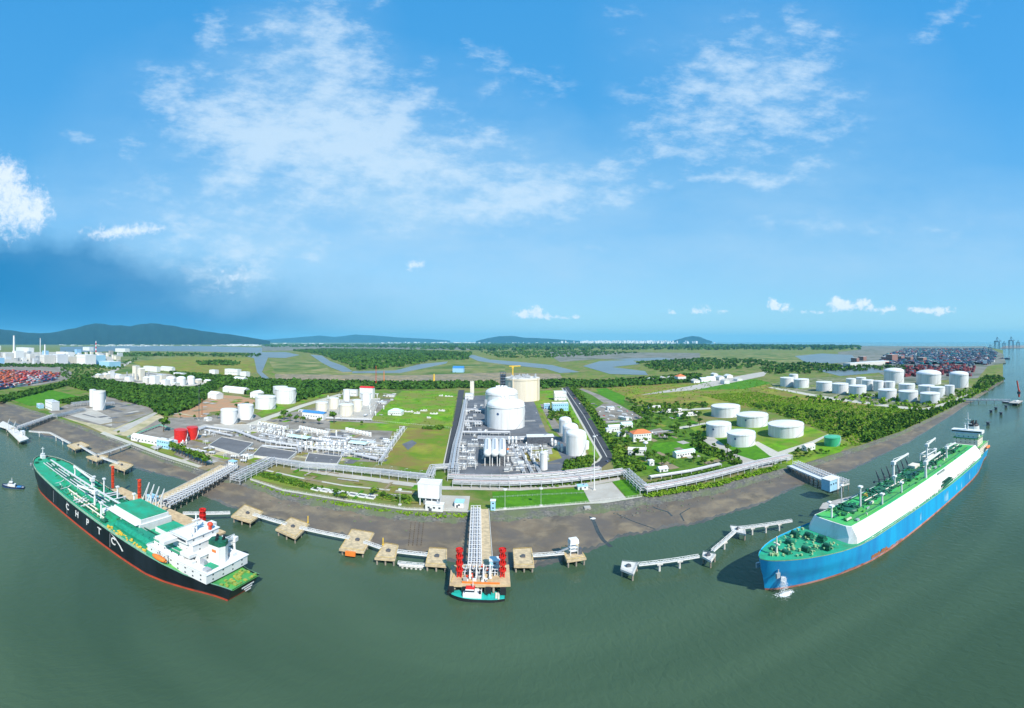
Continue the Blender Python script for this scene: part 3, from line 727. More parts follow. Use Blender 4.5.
# ------------------------------------------------------------------ ships
def smooth(t): t = max(0, min(1, t)); return t * t * (3 - 2 * t)
def hull_shape(L_, B, zd, stern_w=.62, full=2.2, bow_from=.80, stern_to=.16, rake=.028):
    """returns half breadth and x at station t and level q (0 = below the water, 1 = deck)"""
    def hb(t, q):
        sw = stern_w * (0.80 + 0.20 * q)
        a = sw + (1 - sw) * smooth(t / (stern_to + .06 * (1 - q))) if t < stern_to + .06 * (1 - q) else 1
        b0 = bow_from - .05 * (1 - q)
        if t > b0:
            u = (t - b0) / (1 - b0)
            e = full * (0.72 + 0.28 * q)
            a *= max(0.0, 1 - u ** e) ** (0.62 if q > .5 else .75)
        return B / 2 * a
    def xx(t, q):
        return L_ * t - (L_ * rake) * (1 - q) * smooth((t - .82) / .18) + (L_ * .022) * (1 - q) * (1 - smooth(t / .12))
    return hb, xx
TS = [0, .01, .03, .06, .1, .15, .2, .28, .36, .44, .52, .6, .68, .74, .8, .84, .88, .91, .94, .96, .975, .987, .995, 1.0]
def hull_band(hb, xx, zf, z_a, z_b, lv=4, transom=True, extra=0.0):
    """skin between heights z_a(t), z_b(t)"""
    mb = MB()
    for s in (1, -1):
        vs, fs = [], []
        for t in TS:
            for j in range(lv + 1):
                z = z_a(t) + (z_b(t) - z_a(t)) * j / lv
                q = max(0, min(1, (z + 3) / (zf(t) + 3)))
                vs.append((xx(t, q), s * (hb(t, q) + extra), z))
        k = lv + 1
        for i in range(len(TS) - 1):
            for j in range(lv):
                f = (i * k + j, (i + 1) * k + j, (i + 1) * k + j + 1, i * k + j + 1)
                fs.append(f if s < 0 else f[::-1])
        mb.addm(vs, fs, True)
        if transom and s == 1:
            for j in range(lv):
                q = []
                for jj in (j, j + 1):
                    z = z_a(0) + (z_b(0) - z_a(0)) * jj / lv; qq = max(0, min(1, (z + 3) / (zf(0) + 3)))
                    q.append((xx(0, qq), hb(0, qq) + extra, z))
                mb.face([(q[0][0], -q[0][1], q[0][2]), (q[1][0], -q[1][1], q[1][2]), q[1], q[0]])
    return mb
def deck_sheet(hb, xx, zf, drop=1.1, t0=0, t1=1, inset=.35):
    mb = MB(); ts = [t for t in TS if t0 <= t <= t1]
    vs = []
    for t in ts:
        w_ = max(hb(t, 1) - inset, 0.02)
        for k in (-1, 0, 1): vs.append((xx(t, 1) - (.4 if t == 1 else 0), k * w_, zf(t) - drop + (0.25 if k == 0 else 0)))
    mb.addm(vs, [(i * 3 + j, (i + 1) * 3 + j, (i + 1) * 3 + j + 1, i * 3 + j + 1)[::-1] for i in range(len(ts) - 1) for j in (0, 1)], False)
    return mb
def rail(pts, h=1.1, step=3.0, r=.07):
    mb = MB()
    for a, b in zip(pts, pts[1:]):
        a, b = Vector(a), Vector(b); n = max(1, int((b - a).length / step))
        for i in range(n + 1): p = a.lerp(b, i / n); mb.beam(p, p + Vector((0, 0, h)), r)
        for hh in (h, h * .55): mb.beam(a + Vector((0, 0, hh)), b + Vector((0, 0, hh)), r)
    return mb
def windows(mb, a, b, z, h, step, wd, off):
    """a row of window panes along a wall from a to b (plan), proud by off along the wall's left normal"""
    a, b = Vector(a), Vector(b); d = b - a; n = max(1, int(d.length / step)); u = d.normalized(); nr = Vector((u.y, -u.x))
    for i in range(n):
        c = a + u * ((i + .5) * d.length / n) + nr * off
        p, q = c - u * wd / 2, c + u * wd / 2
        mb.face([(p.x, p.y, z), (q.x, q.y, z), (q.x, q.y, z + h), (p.x, p.y, z + h)])

def deck_crane(root, x, y, z, h, jib, ang, m=None, r=.9, luff=8):
    m = m or WHITE
    c = MB().cyl((x, y, z), (x, y, z + h), r, 10, r * .8); c.box((x, y, z + h - 1.6), (3.2, 3.2, 2.8), R(ang))
    o = c.build('crane_post', m, root, False)
    ca, sa = math.cos(R(ang)), math.sin(R(ang)); e = (x + jib * ca, y + jib * sa, z + h + jib * math.sin(R(luff)))
    j = MB().beam((x, y, z + h), e, 1.1, 1.3); j.beam((x, y, z + h + 3), e, .3); j.beam((x, y, z + h), (x, y, z + h + 3), .5)
    j.beam(e, (e[0], e[1], e[2] - 3.5), .25)
    jo = j.build('crane_jib', m, root, False)
    return o

# ---- black-hulled gas carrier at the left jetty
LC = thing('gas_carrier', 'long black gas carrier with red waterline, green decks and white deckhouse at the left jetty', 'ship', (-115, 142.5, 0), PI)
Ls, Bs = 258.0, 40.0
hb, xx = hull_shape(Ls, Bs, 16, stern_w=.50, stern_to=.17)
def zf1(t): return 11.5 + 4.5 * smooth((t - .05) / .12) + 4.6 * smooth((t - .55) / .45)
hull_band(hb, xx, zf1, lambda t: 1.6, zf1, 5).build('hull', BLACKH, LC, False)
hull_band(hb, xx, zf1, lambda t: -3, lambda t: 1.6, 2).build('red_boot_stripe', BOOT, LC, False)
hull_band(hb, xx, zf1, lambda t: zf1(t) - .9, lambda t: zf1(t) + .12, 1, extra=.06).build('bulwark', mat('bulwark_green', (.20, .48, .33), .5), LC, False)
deck_sheet(hb, xx, zf1, 1.0, 0, .16).build('mooring_deck', DECKY, LC, False)
deck_sheet(hb, xx, zf1, 1.0, .15, 1).build('main_deck', DECKG, LC, False)
for i, (ch, wx) in enumerate(zip('CHPTC', (-264, -248, -232, -216, -199))):
    fc = bpy.data.curves.new('hull_letter', 'FONT'); fc.body = ch; fc.size = 7.4; fc.extrude = .06; fc.align_x = 'CENTER'
    fc.offset = .12
    ft = bpy.data.objects.new('letter_curve', fc); COL.objects.link(ft); bpy.context.view_layer.update()
    fm_ = bpy.data.meshes.new_from_object(ft.evaluated_get(bpy.context.evaluated_depsgraph_get())); bpy.data.objects.remove(ft)
    fm_.materials.clear(); fm_.materials.append(WHITE)
    fo = bpy.data.objects.new('hull_letter', fm_); COL.objects.link(fo); fo.parent = LC
    fo.location = (-115 - wx, Bs / 2 + .12, 7.4); fo.rotation_euler = (R(90), 0, PI)
m_ = MB()
pr = [(-188, 7.2), (-191, 10), (-197, 13.5), (-203, 15), (-197, 12.6), (-192, 9.2), (-189.5, 6.4)]
m_.face([(-115 - a, Bs / 2 + .13, b) for a, b in pr]); m_.build('hull_emblem_swoosh', WHITE, LC, False)
m_ = MB()
for k in range(3): m_.box((-.15 - .05 * k, -1.0, 8.2 - k * 1.5), (.1, (9, 6, 4)[k], .8))
m_.build('stern_lettering_plate', WHITE, LC, False)
m_ = MB()
for sgn_x in (176, 150, 88): m_.box((sgn_x, Bs / 2 + .02, 3), (.35, .12, 11))
m_.build('draught_marks', STEEL, LC, False)
zd = 15.2
rnd0 = random.Random(17)
# raised trunk, pipe runs, walkways
mb = MB().prism([(98, -9), (238, -6), (238, 5), (98, 9)], 14.5, 18.4); mb.build('cargo_trunk', DECKG, LC, False)
for y, r_, m0 in ((-1.5, .5, PIPEW), (.2, .4, DECKD), (1.8, .45, PIPEW), (3.2, .35, DECKD), (5, .45, PIPEW)):
    mb = MB(); mb.cyl((100, y, 19.6), (236, y, 19.6), r_, 8)
    for q in range(104, 236, 9): mb.box((q, y, 18.4), (.5, .5, 1.0))
    mb.build('deck_pipe', m0, LC, False)
mb = MB().box((176, -4.6, 20.2), (130, 1.9, .3))
for q in range(112, 240, 8): mb.box((q, -4.6, 18.3), (.5, 1.4, 2))
mb.build('catwalk', WHITE, LC, False)
rail([(112, -3.7, 20.5), (240, -3.7, 20.5)]).build('catwalk_railing', WHITE, LC, False)
for x0, x1, y in ((104, 150, 14.0), (120, 168, 10.6)):
    mb = MB().cyl((x0, y, zd + 2.0), (x1, y, zd + 2.0), .55, 8)
    for q in range(int(x0) + 2, int(x1), 7): mb.box((q, y, zd - .2), (.5, 1.6, 2.0))
    mb.build('side_pipe_run', CREAM, LC, False)
for q, y in ((128, 14), (140, -15), (104, 15), (160, -16), (176, 15)):
    mb = MB().box((q, y, zd - .3), (5, 3, 1.6)).cyl((q, y - 1, zd + 1.3), (q, y - 1, zd + 2.6), .9, 8); mb.build('deck_locker', DECKD, LC, False)
for q in (120, 152, 186, 218):
    mb = MB().lathe((q, 0, 18.2), [(5.2, 0), (5.2, .5), (4.4, 1.6), (2.2, 2.4), (0.02, 2.6)], 20); mb.cyl((q, 0, 20.4), (q, 0, 22.6), .8, 8)
    mb.build('tank_dome', DECKD, LC, False)
for q, y, hh in ((110, -13, 13), (110, 13.5, 12), (131, -12.5, 12), (150, -12, 13), (190, -6.2, 12), (168, -13, 9)):
    mb = MB().cyl((q, y, zd - .3), (q, y, zd + hh), .75, 8, .6); mb.box((q, y, zd + hh - .4), (2.2, 2.2, 1.0)); mb.build('vent_mast', WHITE, LC, False)
# manifold and loading arms' landing
for q in (130, 134, 138, 142):
    mb = MB().cyl((q, -19, zd + 2.5), (q, -4, zd + 2.5), .55, 8).box((q, -18, zd - .4), (1.2, 1.2, 3)).cyl((q, 5, zd + 2.5), (q, 18.5, zd + 2.5), .5, 8)
    mb.build('manifold_pipe', PIPEW if q != 134 else DECKD, LC, False)
deck_crane(LC, 158, -5.8, zd, 11, 36, -2, luff=2)
deck_crane(LC, 128, 8.4, zd + 2, 11, 17, 20, luff=4)
# scattered fittings over the fore deck
for k in range(60):
    q = rnd0.uniform(120, 236); y = rnd0.choice((rnd0.uniform(7, 16), rnd0.uniform(-16, -8))); mm_ = rnd0.choice((DECKD, DECKD, DECKY, CREAM, WHITE))
    MB().box((q, y, zd - .2), (rnd0.uniform(.5, 3), rnd0.uniform(.4, 1.6), rnd0.uniform(.5, 1.9))).build('deck_fitting', mm_, LC, False)
for q in (112, 119, 126, 146, 160, 172, 186, 200, 214, 228):
    for sg in (1, -1):
        MB().tube([(q, sg * 6, 18.6), (q, sg * 9, 17.0), (q, sg * 15.5, 16.2)], .28, 6).build('branch_pipe', rnd0.choice((DECKD, PIPEW, DECKY)), LC, False)
for x0, x1, y in ((100, 205, 16.6), (100, 200, -16.2), (108, 230, -9.6), (104, 178, 7.6)):
    MB().cyl((x0, y, 16.4), (x1, y, 16.4), .3, 6).build('side_pipe_run', DECKD, LC, False)
# forecastle gear
mb = MB()
for q, y in ((246, 5), (246, -5), (238, 11), (238, -11), (232, 0)):
    mb.cyl((q, y - 1.6, 20.2), (q, y + 1.6, 20.2), 1.0, 10); mb.box((q, y, 18.9), (2.4, 4, .8))
mb.build('mooring_winch', DECKD, LC, False)
mb = MB().cyl((251, 0, 19), (251, 0, 32), .7, 8, .35).box((251, 0, 24), (1.6, 4, 1.2)).box((251, 0, 19), (5, 4, 4.2)).box((251, 0, 30), (1, 3, .5))
mb.build('foremast', WHITE, LC, False)
mb = MB().cyl((262.5, 6.5, 4), (262.5, 6.5, 12), .3, 5).box((261.2, 9, 9.5), (2, 1.4, 2.6)); mb.build('anchor', STEEL, LC, False)
# compressor house
mb = MB().box((94.5, -6.5, zd - .5), (36, 25, 6.4)).box((93, -6.5, zd + 5.9), (31, 22, 3.0)); mb.box((114.5, 7.6, zd - .3), (5, 3.5, 4.2))
ch_ = mb.build('compressor_house', WHITE, LC, False)
MB().box((93, -6.5, zd + 8.92), (29.5, 20.5, .5)).build('green_roof', DECKG, ch_, False)
mb = MB(); windows(mb, (76.5, 6), (111.5, 6), zd + 1.5, 1.3, 5, 1.4, -.02)
windows(mb, (112.5, 5), (112.5, -18), zd + 1.5, 1.3, 5, 1.4, -.02)
mb.build('window', GLASS, ch_, False)
mb = MB().box((94, 7.5, zd + 5.9), (34, 2.6, .3)); mb.build('side_gallery', WHITE, LC, False)
# dark green covered trunk between the houses
mb = MB(); sec = [(-5.5, 0), (-5.5, 2.4), (-3.2, 4.6), (3.2, 4.6), (5.5, 2.4), (5.5, 0)]
vs = [(x, 8.2 + y, zd - .6 + z) for x in (53, 94) for y, z in sec]; n = len(sec)
mb.addm(vs, [(i, n + i, n + (i + 1) % n, (i + 1) % n)[::-1] for i in range(n)] + [tuple(range(n)), tuple(range(n, 2 * n))[::-1]])
mb.build('deck_tank', mat('tank_cover_green', (.012, .26, .15), .45), LC, False)
mb = MB()
for q in range(56, 94, 6): mb.beam((q, 13.4, zd - .5), (q, 9.5, zd + 4.3), .5)
mb.beam((53, 2.6, zd + 3.2), (94, 2.6, zd + 3.2), .6); mb.build('tank_saddle', DECKD, LC, False)
MB().box((66, -11, zd - .5), (15, 15, 3.6)).build('deck_house', WHITE, LC, False)
MB().box((66, -11, zd + 3.12), (14, 14, .4)).build('deck_house_top', DECKG, LC, False)
rnd_ = random.Random(3)
mb = MB()
for k in range(40):
    q = rnd_.uniform(54, 96); mb.box((q, 16.5 + rnd_.uniform(-1.5, 1.8), zd - .5), (rnd_.uniform(.5, 1.8), rnd_.uniform(.4, 1.2), rnd_.uniform(.5, 1.8)))
mb.build('deck_valves', YEL, LC, False)
mb = MB()
for k in range(70):
    q = rnd_.uniform(115, 180); mb.box((q, rnd_.choice((11.8, -11.8, 14, -14)) + rnd_.uniform(-1.2, 1.2), zd - .5), (rnd_.uniform(.6, 2.5), rnd_.uniform(.4, 1.0), rnd_.uniform(.6, 2.4)))
mb.build('deck_fittings', DECKD, LC, False)
# accommodation: tiers stepping up to the bridge
def tier(x0, x1, y0, y1, z0, z1, name, top=None):
    b_ = MB().box(((x0 + x1) / 2, (y0 + y1) / 2, z0), (x1 - x0, y1 - y0, z1 - z0))
    o = b_.build(name, WHITE, LC, False)
    MB().box(((x0 + x1) / 2, (y0 + y1) / 2, z1 + .01), (x1 - x0 + 1.2, y1 - y0 + 1.2, .25)).build('deck_edge', top or WHITE, o, False)
    wmb = MB()
    for zz in np.arange(z0 + 1.1, z1 - 1, 3.0):
        windows(wmb, (x0 + 1, y1), (x1 - 1, y1), zz, 1.0, 5.2, 1.0, -.03); windows(wmb, (x1, y1 - 1), (x1, y0 + 1), zz, 1.0, 5.2, 1.0, -.03)
        windows(wmb, (x0, y0 + 1), (x0, y1 - 1), zz, 1.0, 6.2, 1.0, -.03)
    if wmb.v: wmb.build('window', GLASS, o, False)
    rail([(x0, y1 + .4, z1 + .26), (x1, y1 + .4, z1 + .26), (x1, y0 - .4, z1 + .26)], 1.0, 2.5, .09).build('railing', WHITE, o, False)
    return o
zs = 12.5
tier(11, 56, -14.5, 15.5, zs, 18.6, 'lower_tier')
tier(30, 54, -15, 12.5, 18.86, 22.5, 'middle_tier', DECKG)
tier(22, 36, -10, 9, 18.86, 23.0, 'aft_tier')
tier(27, 42, -9, 9, 22.76, 28.5, 'upper_tier')
br = tier(29, 42, -12, 11, 28.76, 32.0, 'bridge')
mb = MB(); mb.box((42.0, -.5, 30.1), (.3, 21.6, 1.2)); mb.build('bridge_window', GLASS, br, False)
MB().box((35, 11.05, 30.1), (10, .25, 1.2)).build('bridge_window', GLASS, br, False)
for y, l_ in ((15.5, 9), (-15, 6)): MB().box((38, y, 28.9), (4, l_, 2.2)).build('bridge_wing', WHITE, LC, False)
mb = MB().cyl((34, 0, 32), (34, 0, 44), .8, 8, .35).box((34, 0, 36), (1.4, 7, .6)).box((34, 0, 39.5), (1.2, 5, .5)).cyl((33, 3, 32.2), (33, 3, 36), .9, 8); mb.build('radar_mast', WHITE, LC, False)
mb = MB().lathe((30, -6.5, 34.4), [(.7, 0), (1.6, .8), (1.6, 1.9), (1.0, 2.6), (.02, 3)], 14); mb.box((30, -6.5, 32), (1.4, 1.4, 2.6)); mb.build('radar_dome', ORED, LC, False)
mb = MB().lathe((31, 7, 32.2), [(1.0, 0), (1.3, .9), (1.0, 1.9), (.02, 2.4)], 12); mb.build('antenna_dome', WHITE, LC, False)
fpl = [(14.5, -3.4), (21, -3.8), (22.5, 0), (21, 3.8), (14.5, 3.4), (13.2, 0)]
fu = MB().prism(fpl, 18, 30.0).build('funnel', WHITE, LC, False)
MB().prism([(x * 1.002 - .03, y * 1.02) for x, y in fpl], 30.0, 32.8).build('funnel_top', DECKD, fu, False)
mb = MB()
for x, y in ((16, -1.4), (18, 1.6), (20, -.9)): mb.cyl((x, y, 32.6), (x - .8, y, 35.2), .7, 8)
mb.build('exhaust_pipe', FUNB, fu, False)
MB().box((17.5, 3.75, 26), (2.6, .25, 1.6)).build('funnel_badge', ORANGE, fu, False)
for k, (x0_, x1_, y0_, y1_, z0_, z1_) in enumerate(((44, 54, 2, 12, 22.9, 24.6), (20, 28, -14, -6, 23, 26), (45, 52, -13, -4, 22.9, 25.5), (24, 31, 9.5, 14, 22.9, 25))):
    MB().box(((x0_ + x1_) / 2, (y0_ + y1_) / 2, z0_), (x1_ - x0_, y1_ - y0_, z1_ - z0_)).build('casing', WHITE, LC, False)
for q, y, a_, b_, h_ in ((17, -9, 5, 4, 2.2), (25, 12, 4, 3, 2), (14, 12, 3, 3, 1.6), (48, -15, 6, 2.5, 2), (20, 8.5, 3, 2, 3)):
    MB().box((q, y, 18.86), (a_, b_, h_)).build('deck_locker', WHITE if a_ > 3 else STEEL, LC, False)
MB().box((16, 7, 18.87), (6, 5, .2)).build('green_deck_patch', DECKG, LC, False)
MB().beam((13, -12, 18.8), (20, -7, 25), .6).build('provision_crane_jib', WHITE, LC, False)
MB().box((36, 12.5, 22.95), (10, 4, .2)).build('green_deck_patch', DECKG, LC, False)
lb = MB()
vs = []; nseg = 10
for i in range(nseg + 1):
    t = i / nseg; x = 35.5 + 10 * t; w_ = 1.75 * math.sin(PI * (0.1 + .8 * t)) ** .6
    for j in range(10): a = 2 * PI * j / 10; vs.append((x, 19.6 + w_ * math.cos(a), 18.2 + 1.7 * (w_ / 1.75) * math.sin(a)))
lb.addm(vs, [(i * 10 + j, i * 10 + (j + 1) % 10, (i + 1) * 10 + (j + 1) % 10, (i + 1) * 10 + j) for i in range(nseg) for j in range(10)] + [tuple(range(10)), tuple(range(nseg * 10, nseg * 10 + 10))], True)
lb.build('lifeboat', ORANGE, LC, False)
mb = MB()
for x in (37, 44): mb.beam((x, 17.2, 15), (x, 17.4, 21.4), .4); mb.beam((x, 17.4, 21.4), (x, 20.2, 21.0), .4)
mb.build('lifeboat_davit', WHITE, LC, False)
mb = MB()
for k in range(34):
    mb.box((rnd_.uniform(1.2, 9.5), rnd_.uniform(-9.5, 9.5), 10.6), (rnd_.uniform(.6, 2.2), rnd_.uniform(.6, 2), rnd_.uniform(.5, 1.6)))
mb.build('mooring_gear', mat('winch_green', (.07, .25, .06), .5, col2=(.4, .35, .05), scale=.4), LC, False)
deck_crane(LC, 20, -14.5, 18.6, 8, 12, 100, luff=25)
pts = [(xx(t, 1), hb(t, 1) - .25, zf1(t) - .9) for t in TS if t > .15][:-1]
rail(pts, 1.5, 4, .1).build('deck_railing', CREAM, LC, False)
rail([(x, -y, z) for x, y, z in pts], 1.5, 4, .1).build('deck_railing', CREAM, LC, False)

# ---- blue-hulled gas carrier at the right jetty
A0, A1 = Vector((437, 173)), Vector((112, 152)); dA = A1 - A0
RC = thing('gas_carrier', 'very long blue gas carrier with white tank cover and green deck at the right', 'ship', (A0.x, A0.y, 0), math.atan2(dA.y, dA.x))
Lr, Br = dA.length, 44.0
hb, xx = hull_shape(Lr, Br, 18, stern_w=.60, full=2.0, bow_from=.80, stern_to=.22, rake=.010)
def zf2(t): return 15.2 + 3.0 * smooth((t - .35) / .4) + 5.2 * smooth((t - .80) / .2)
hull_band(hb, xx, zf2, lambda t: 1.5, zf2, 6).build('hull', HULLB, RC, False)
hull_band(hb, xx, zf2, lambda t: -3, lambda t: 1.5, 2).build('boot_stripe', BOOTP, RC, False)
hull_band(hb, xx, zf2, lambda t: zf2(t) - .5, lambda t: zf2(t) + .1, 1, extra=.05).build('bulwark', mat('pale_green_rail', (.35, .50, .30), .5), RC, False)
deck_sheet(hb, xx, zf2, .9, 0, 1).build('main_deck', DECKG, RC, False)
# rust and worn paint patches low on the side (real stains with a shape of their own)
def stain(x0, x1, z0, z1, m0, seed, nm):
    r0 = random.Random(seed); n = 16; up, lo = [], []
    for i in range(n + 1):
        x = x0 + (x1 - x0) * i / n; t = min(.999, x / Lr)
        for arr, z in ((lo, z0 + r0.uniform(0, .5)), (up, z1 - r0.uniform(0, (z1 - z0) * .6))):
            q = (z + 3) / (zf2(t) + 3); bx = None
            # find station whose x matches at this level
            tt = t
            for _ in range(6): tt += (x - xx(tt, q)) / Lr
            tt = min(max(tt, 0), .999); arr.append((x, hb(tt, q) + .07, z))
    mb = MB(); vs = lo + up; k = n + 1
    mb.addm(vs, [(i + 1, i, k + i, k + i + 1) for i in range(n)]); return mb.build(nm, m0, RC, False)
stain(246, 262, 2.0, 5.8, RUST, 1, 'rust_patch'); stain(228, 248, 1.6, 3.2, RUST, 2, 'rust_patch'); stain(266, 284, 1.6, 2.6, RUST, 5, 'rust_patch')
for i, q in enumerate((150, 156, 130, 118, 96, 200, 70)):
    stain(q, q + (5 if i < 1 else 2.0), 3 + i % 3, 13.5 - i % 4, mat('worn_blue_paint', (.22, .50, .68), .5, var=.1, scale=.3), 10 + i, 'scuffed_paint')
# tank cover: white sloping sides, green top
x0, x1 = 52, 277
zt = lambda p: 27.6
zb0 = 14.6
bot = [(x0, -18.5), (x1 - 4, -18.5), (x1, -15), (x1, 15), (x1 - 4, 19.2), (x0, 19.2)]
top_ = [(x0 + 1, -15), (x1 - 7, -15), (x1 - 5.5, -12.5), (x1 - 5.5, 10), (x1 - 7, 13.2), (x0 + 1, 13.2)]
mb = MB(); n = 6; mid = [((a[0] * .35 + b[0] * .65), (a[1] * .75 + b[1] * .25)) for a, b in zip(bot, top_)]
vs = [(a, b, zb0) for a, b in bot] + [(a, b, 21.5) for a, b in mid] + [(a, b, 27.6) for a, b in top_]
mb.addm(vs, [(j * n + i, j * n + (i + 1) % n, (j + 1) * n + (i + 1) % n, (j + 1) * n + i) for j in (0, 1) for i in range(n)] + [tuple(range(12, 18))])
COVER = mat('cover_white', (.74, .74, .70), .5, col2=(.54, .54, .47), scale=.16, streak=True, lo=.3, hi=.52)
tc_ = mb.build('tank_cover', COVER, RC, False)
MB().prism([(a, b) for a, b in [(x0 + 3, -14.4), (x1 - 7.4, -14.4), (x1 - 6.2, -12), (x1 - 6.2, 9.5), (x1 - 7.6, 12.4), (x0 + 3, 12.4)]], 27.5, 27.75).build('trunk_deck', mat('trunk_green', (.02, .36, .13), .55, col2=(.09, .40, .07), scale=.05, detail=8), tc_, False)
MB().prism([(60, 3.0), (262, 3.0), (262, 7.4), (60, 7.4)], 27.7, 27.85).build('yellow_green_walkway', DECKY, tc_, False)
mb = MB()
for q in range(66, 268, 6): mb.beam((q, 20.9, 16.6), (q, 20.9, 18.3), .12)
mb.beam((64, 20.9, 18.2), (268, 20.9, 18.2), .14); mb.build('side_railing', CREAM, RC, False)
for y, r_, m0 in ((-7.5, .6, DECKD), (-5.8, .45, DECKD), (-4.2, .6, DECKD), (-2.4, .45, CREAM), (-9.4, .4, DECKD), (-.8, .5, DECKD), (1.2, .35, DECKD)):
    mb = MB(); a_, b_ = (62, 235) if y > -5 else (70, 222)
    mb.cyl((a_, y, 29.2), (b_, y, 29.2), r_, 8)
    for q in range(a_ + 4, b_, 10): mb.box((q, y, 27.7), (.5, .6, 1.0))
    mb.build('deck_pipe', m0, RC, False)
rr = random.Random(11)
for q in (92, 132, 176, 214, 250):
    mb = MB().lathe((q, -3, 27.7), [(5.5, 0), (5.5, 1.0), (4.6, 1.9), (.02, 2.2)], 18)
    for k in range(10): mb.box((q + rr.uniform(-6, 6), -3 + rr.uniform(-6, 6), 27.8), (rr.uniform(.8, 2), rr.uniform(.8, 2), rr.uniform(1.5, 4)))
    for k in range(6):
        a_ = rr.uniform(0, 6.28); mb.tube([(q, -3, 30), (q + 4 * math.cos(a_), -3 + 4 * math.sin(a_), 30.5), (q + 7 * math.cos(a_), -3 + 7 * math.sin(a_), 28)], .35, 6)
    mb.build('tank_dome', DECKD, RC, False)
for q, y in ((243, 0), (271 - 4, -4), (196, -2), (206, 9.4), (110, -8), (232, 9.6)):
    hh = 15 if q == 243 else 8
    mb = MB().cyl((q, y, 27.6), (q, y, 27.6 + hh), .7, 8, .55).box((q, y, 27.6 + hh), (2.6, 2.6, 1.2)); mb.build('vent_mast', WHITE, RC, False)
deck_crane(RC, 186, -9, 27.6, 16, 26, 182, r=1.2, luff=2)
deck_crane(RC, 168, 10, 27.6, 14, 25, 176, r=1.2, luff=6)
deck_crane(RC, 128, -8, 27.6, 17, 22, 184, r=1.1, luff=4)
deck_crane(RC, 108, 3, 27.6, 11, 16, 170, r=.9, luff=3)
mb = MB()
for (a, b) in (((112, -13), (132, -13)), ((112, -6), (132, -6))):
    mb.beam((a[0], a[1], 36), (b[0], b[1], 36), .7); mb.beam((a[0], a[1], 27.6), (a[0], a[1], 36), .7); mb.beam((b[0], b[1], 27.6), (b[0], b[1], 36), .7)
mb.beam((112, -13, 36), (112, -6, 36), .7); mb.beam((132, -13, 36), (132, -6, 36), .7); mb.build('pipe_gantry', WHITE, RC, False)
MB().box((122, -9.5, 27.7), (14, 6, 5)).build('cargo_machinery_house', CREAM, RC, False)
MB().box((150, -10, 27.7), (9, 7, 4)).build('motor_room', CREAM, RC, False)
mb = MB()
for k in range(7): mb.cyl((140 + k * 2.3, 13, 20.5), (140 + k * 2.3, 21.5, 20.5), .5, 8); mb.cyl((140 + k * 2.3, 15.5, 20), (140 + k * 2.3, 14.0, 28), .35, 6)
mb.box((147, 18.6, 17), (20, 5, 1.6)); mb.build('port_manifold', DECKD, RC, False)
mb = MB()
for k in range(7): mb.cyl((146 + k * 2.3, -13, 22), (146 + k * 2.3, -21.5, 22), .5, 8)
mb.box((152, -19, 17), (20, 5, 3)); mb.build('starboard_manifold', DECKD, RC, False)
mb = MB()
for k in range(150):
    q = rr.uniform(62, 262); y = rr.uniform(-13, 1.5); mb.box((q, y, 27.8), (rr.uniform(.5, 3), rr.uniform(.4, 1.6), rr.uniform(.6, 2.6)))
mb.build('deck_machinery', DECKD, RC, False)
MB().box((222, -9, 27.8), (6, 4, .8)).build('yellow_hatch', YEL, RC, False)
mb = MB()
for k in range(60):
    q = rr.uniform(70, 268); mb.box((q, 20.0 + rr.uniform(-.5, .5), 16.2), (rr.uniform(.4, 1.6), rr.uniform(.3, .9), rr.uniform(.6, 1.7)))
mb.build('side_deck_fittings', CREAM, RC, False)
for k in range(90):
    q = rr.uniform(66, 266); MB().box((q, rr.uniform(-14, 11), 27.8), (rr.uniform(.5, 5), rr.uniform(.4, 1.8), rr.uniform(.3, 1.8))).build('trunk_fitting', rr.choice((DECKD, DECKD, DECKY, DECKY, CREAM, STEEL)), RC, False)
for q in range(72, 262, 11):
    MB().tube([(q, -14.2, 28.4), (q, -11, 29.6), (q, 2.6, 29.9)], .35, 6).build('cross_pipe', rr.choice((DECKD, DECKD, DECKY)), RC, False)
for y in (8.6, 10.6, -12.4): MB().cyl((66, y, 28.5), (262, y, 28.5), .3, 6).build('deck_pipe', DECKY if y > 10 else DECKD, RC, False)
# forecastle
mb = MB()
for q, y in ((300, 6), (300, -6), (290, 12), (290, -12), (310, 2), (284, 3), (312, -5), (286, -5)):
    mb.cyl((q, y - 2.2, 22.8), (q, y + 2.2, 22.8), 1.3, 10); mb.box((q, y, 20.6), (3.4, 5.4, 1.6))
mb.build('mooring_winch', DECKD, RC, False)
mb = MB()
for k in range(70):
    a_ = rr.uniform(0, 1); q = 281 + 38 * a_; ww = 17 * (1 - a_ ** 2.5); mb.box((q, rr.uniform(-ww, ww), 20.4 + 2.2 * a_), (rr.uniform(.4, 1.5), rr.uniform(.4, 1.5), rr.uniform(.5, 1.8)))
mb.build('forecastle_fittings', mat('fitting_green', (.10, .38, .20), .5, col2=(.45, .42, .2), scale=.5, lo=.3, hi=.7), RC, False)
mb = MB().cyl((315, 0, 22), (315, 0, 34), .6, 8, .3).box((315, 0, 29), (1, 4, .6)); mb.build('foremast', CREAM, RC, False)
mb = MB()
for y in (9.6, -9.6): mb.box((321.0, y * .78, 12), (2.2, 1.0, 3.4)); mb.cyl((320.5, y * .74, 14), (320, y * .7, 17), .3, 6)
mb.build('anchor', STEEL, RC, False)
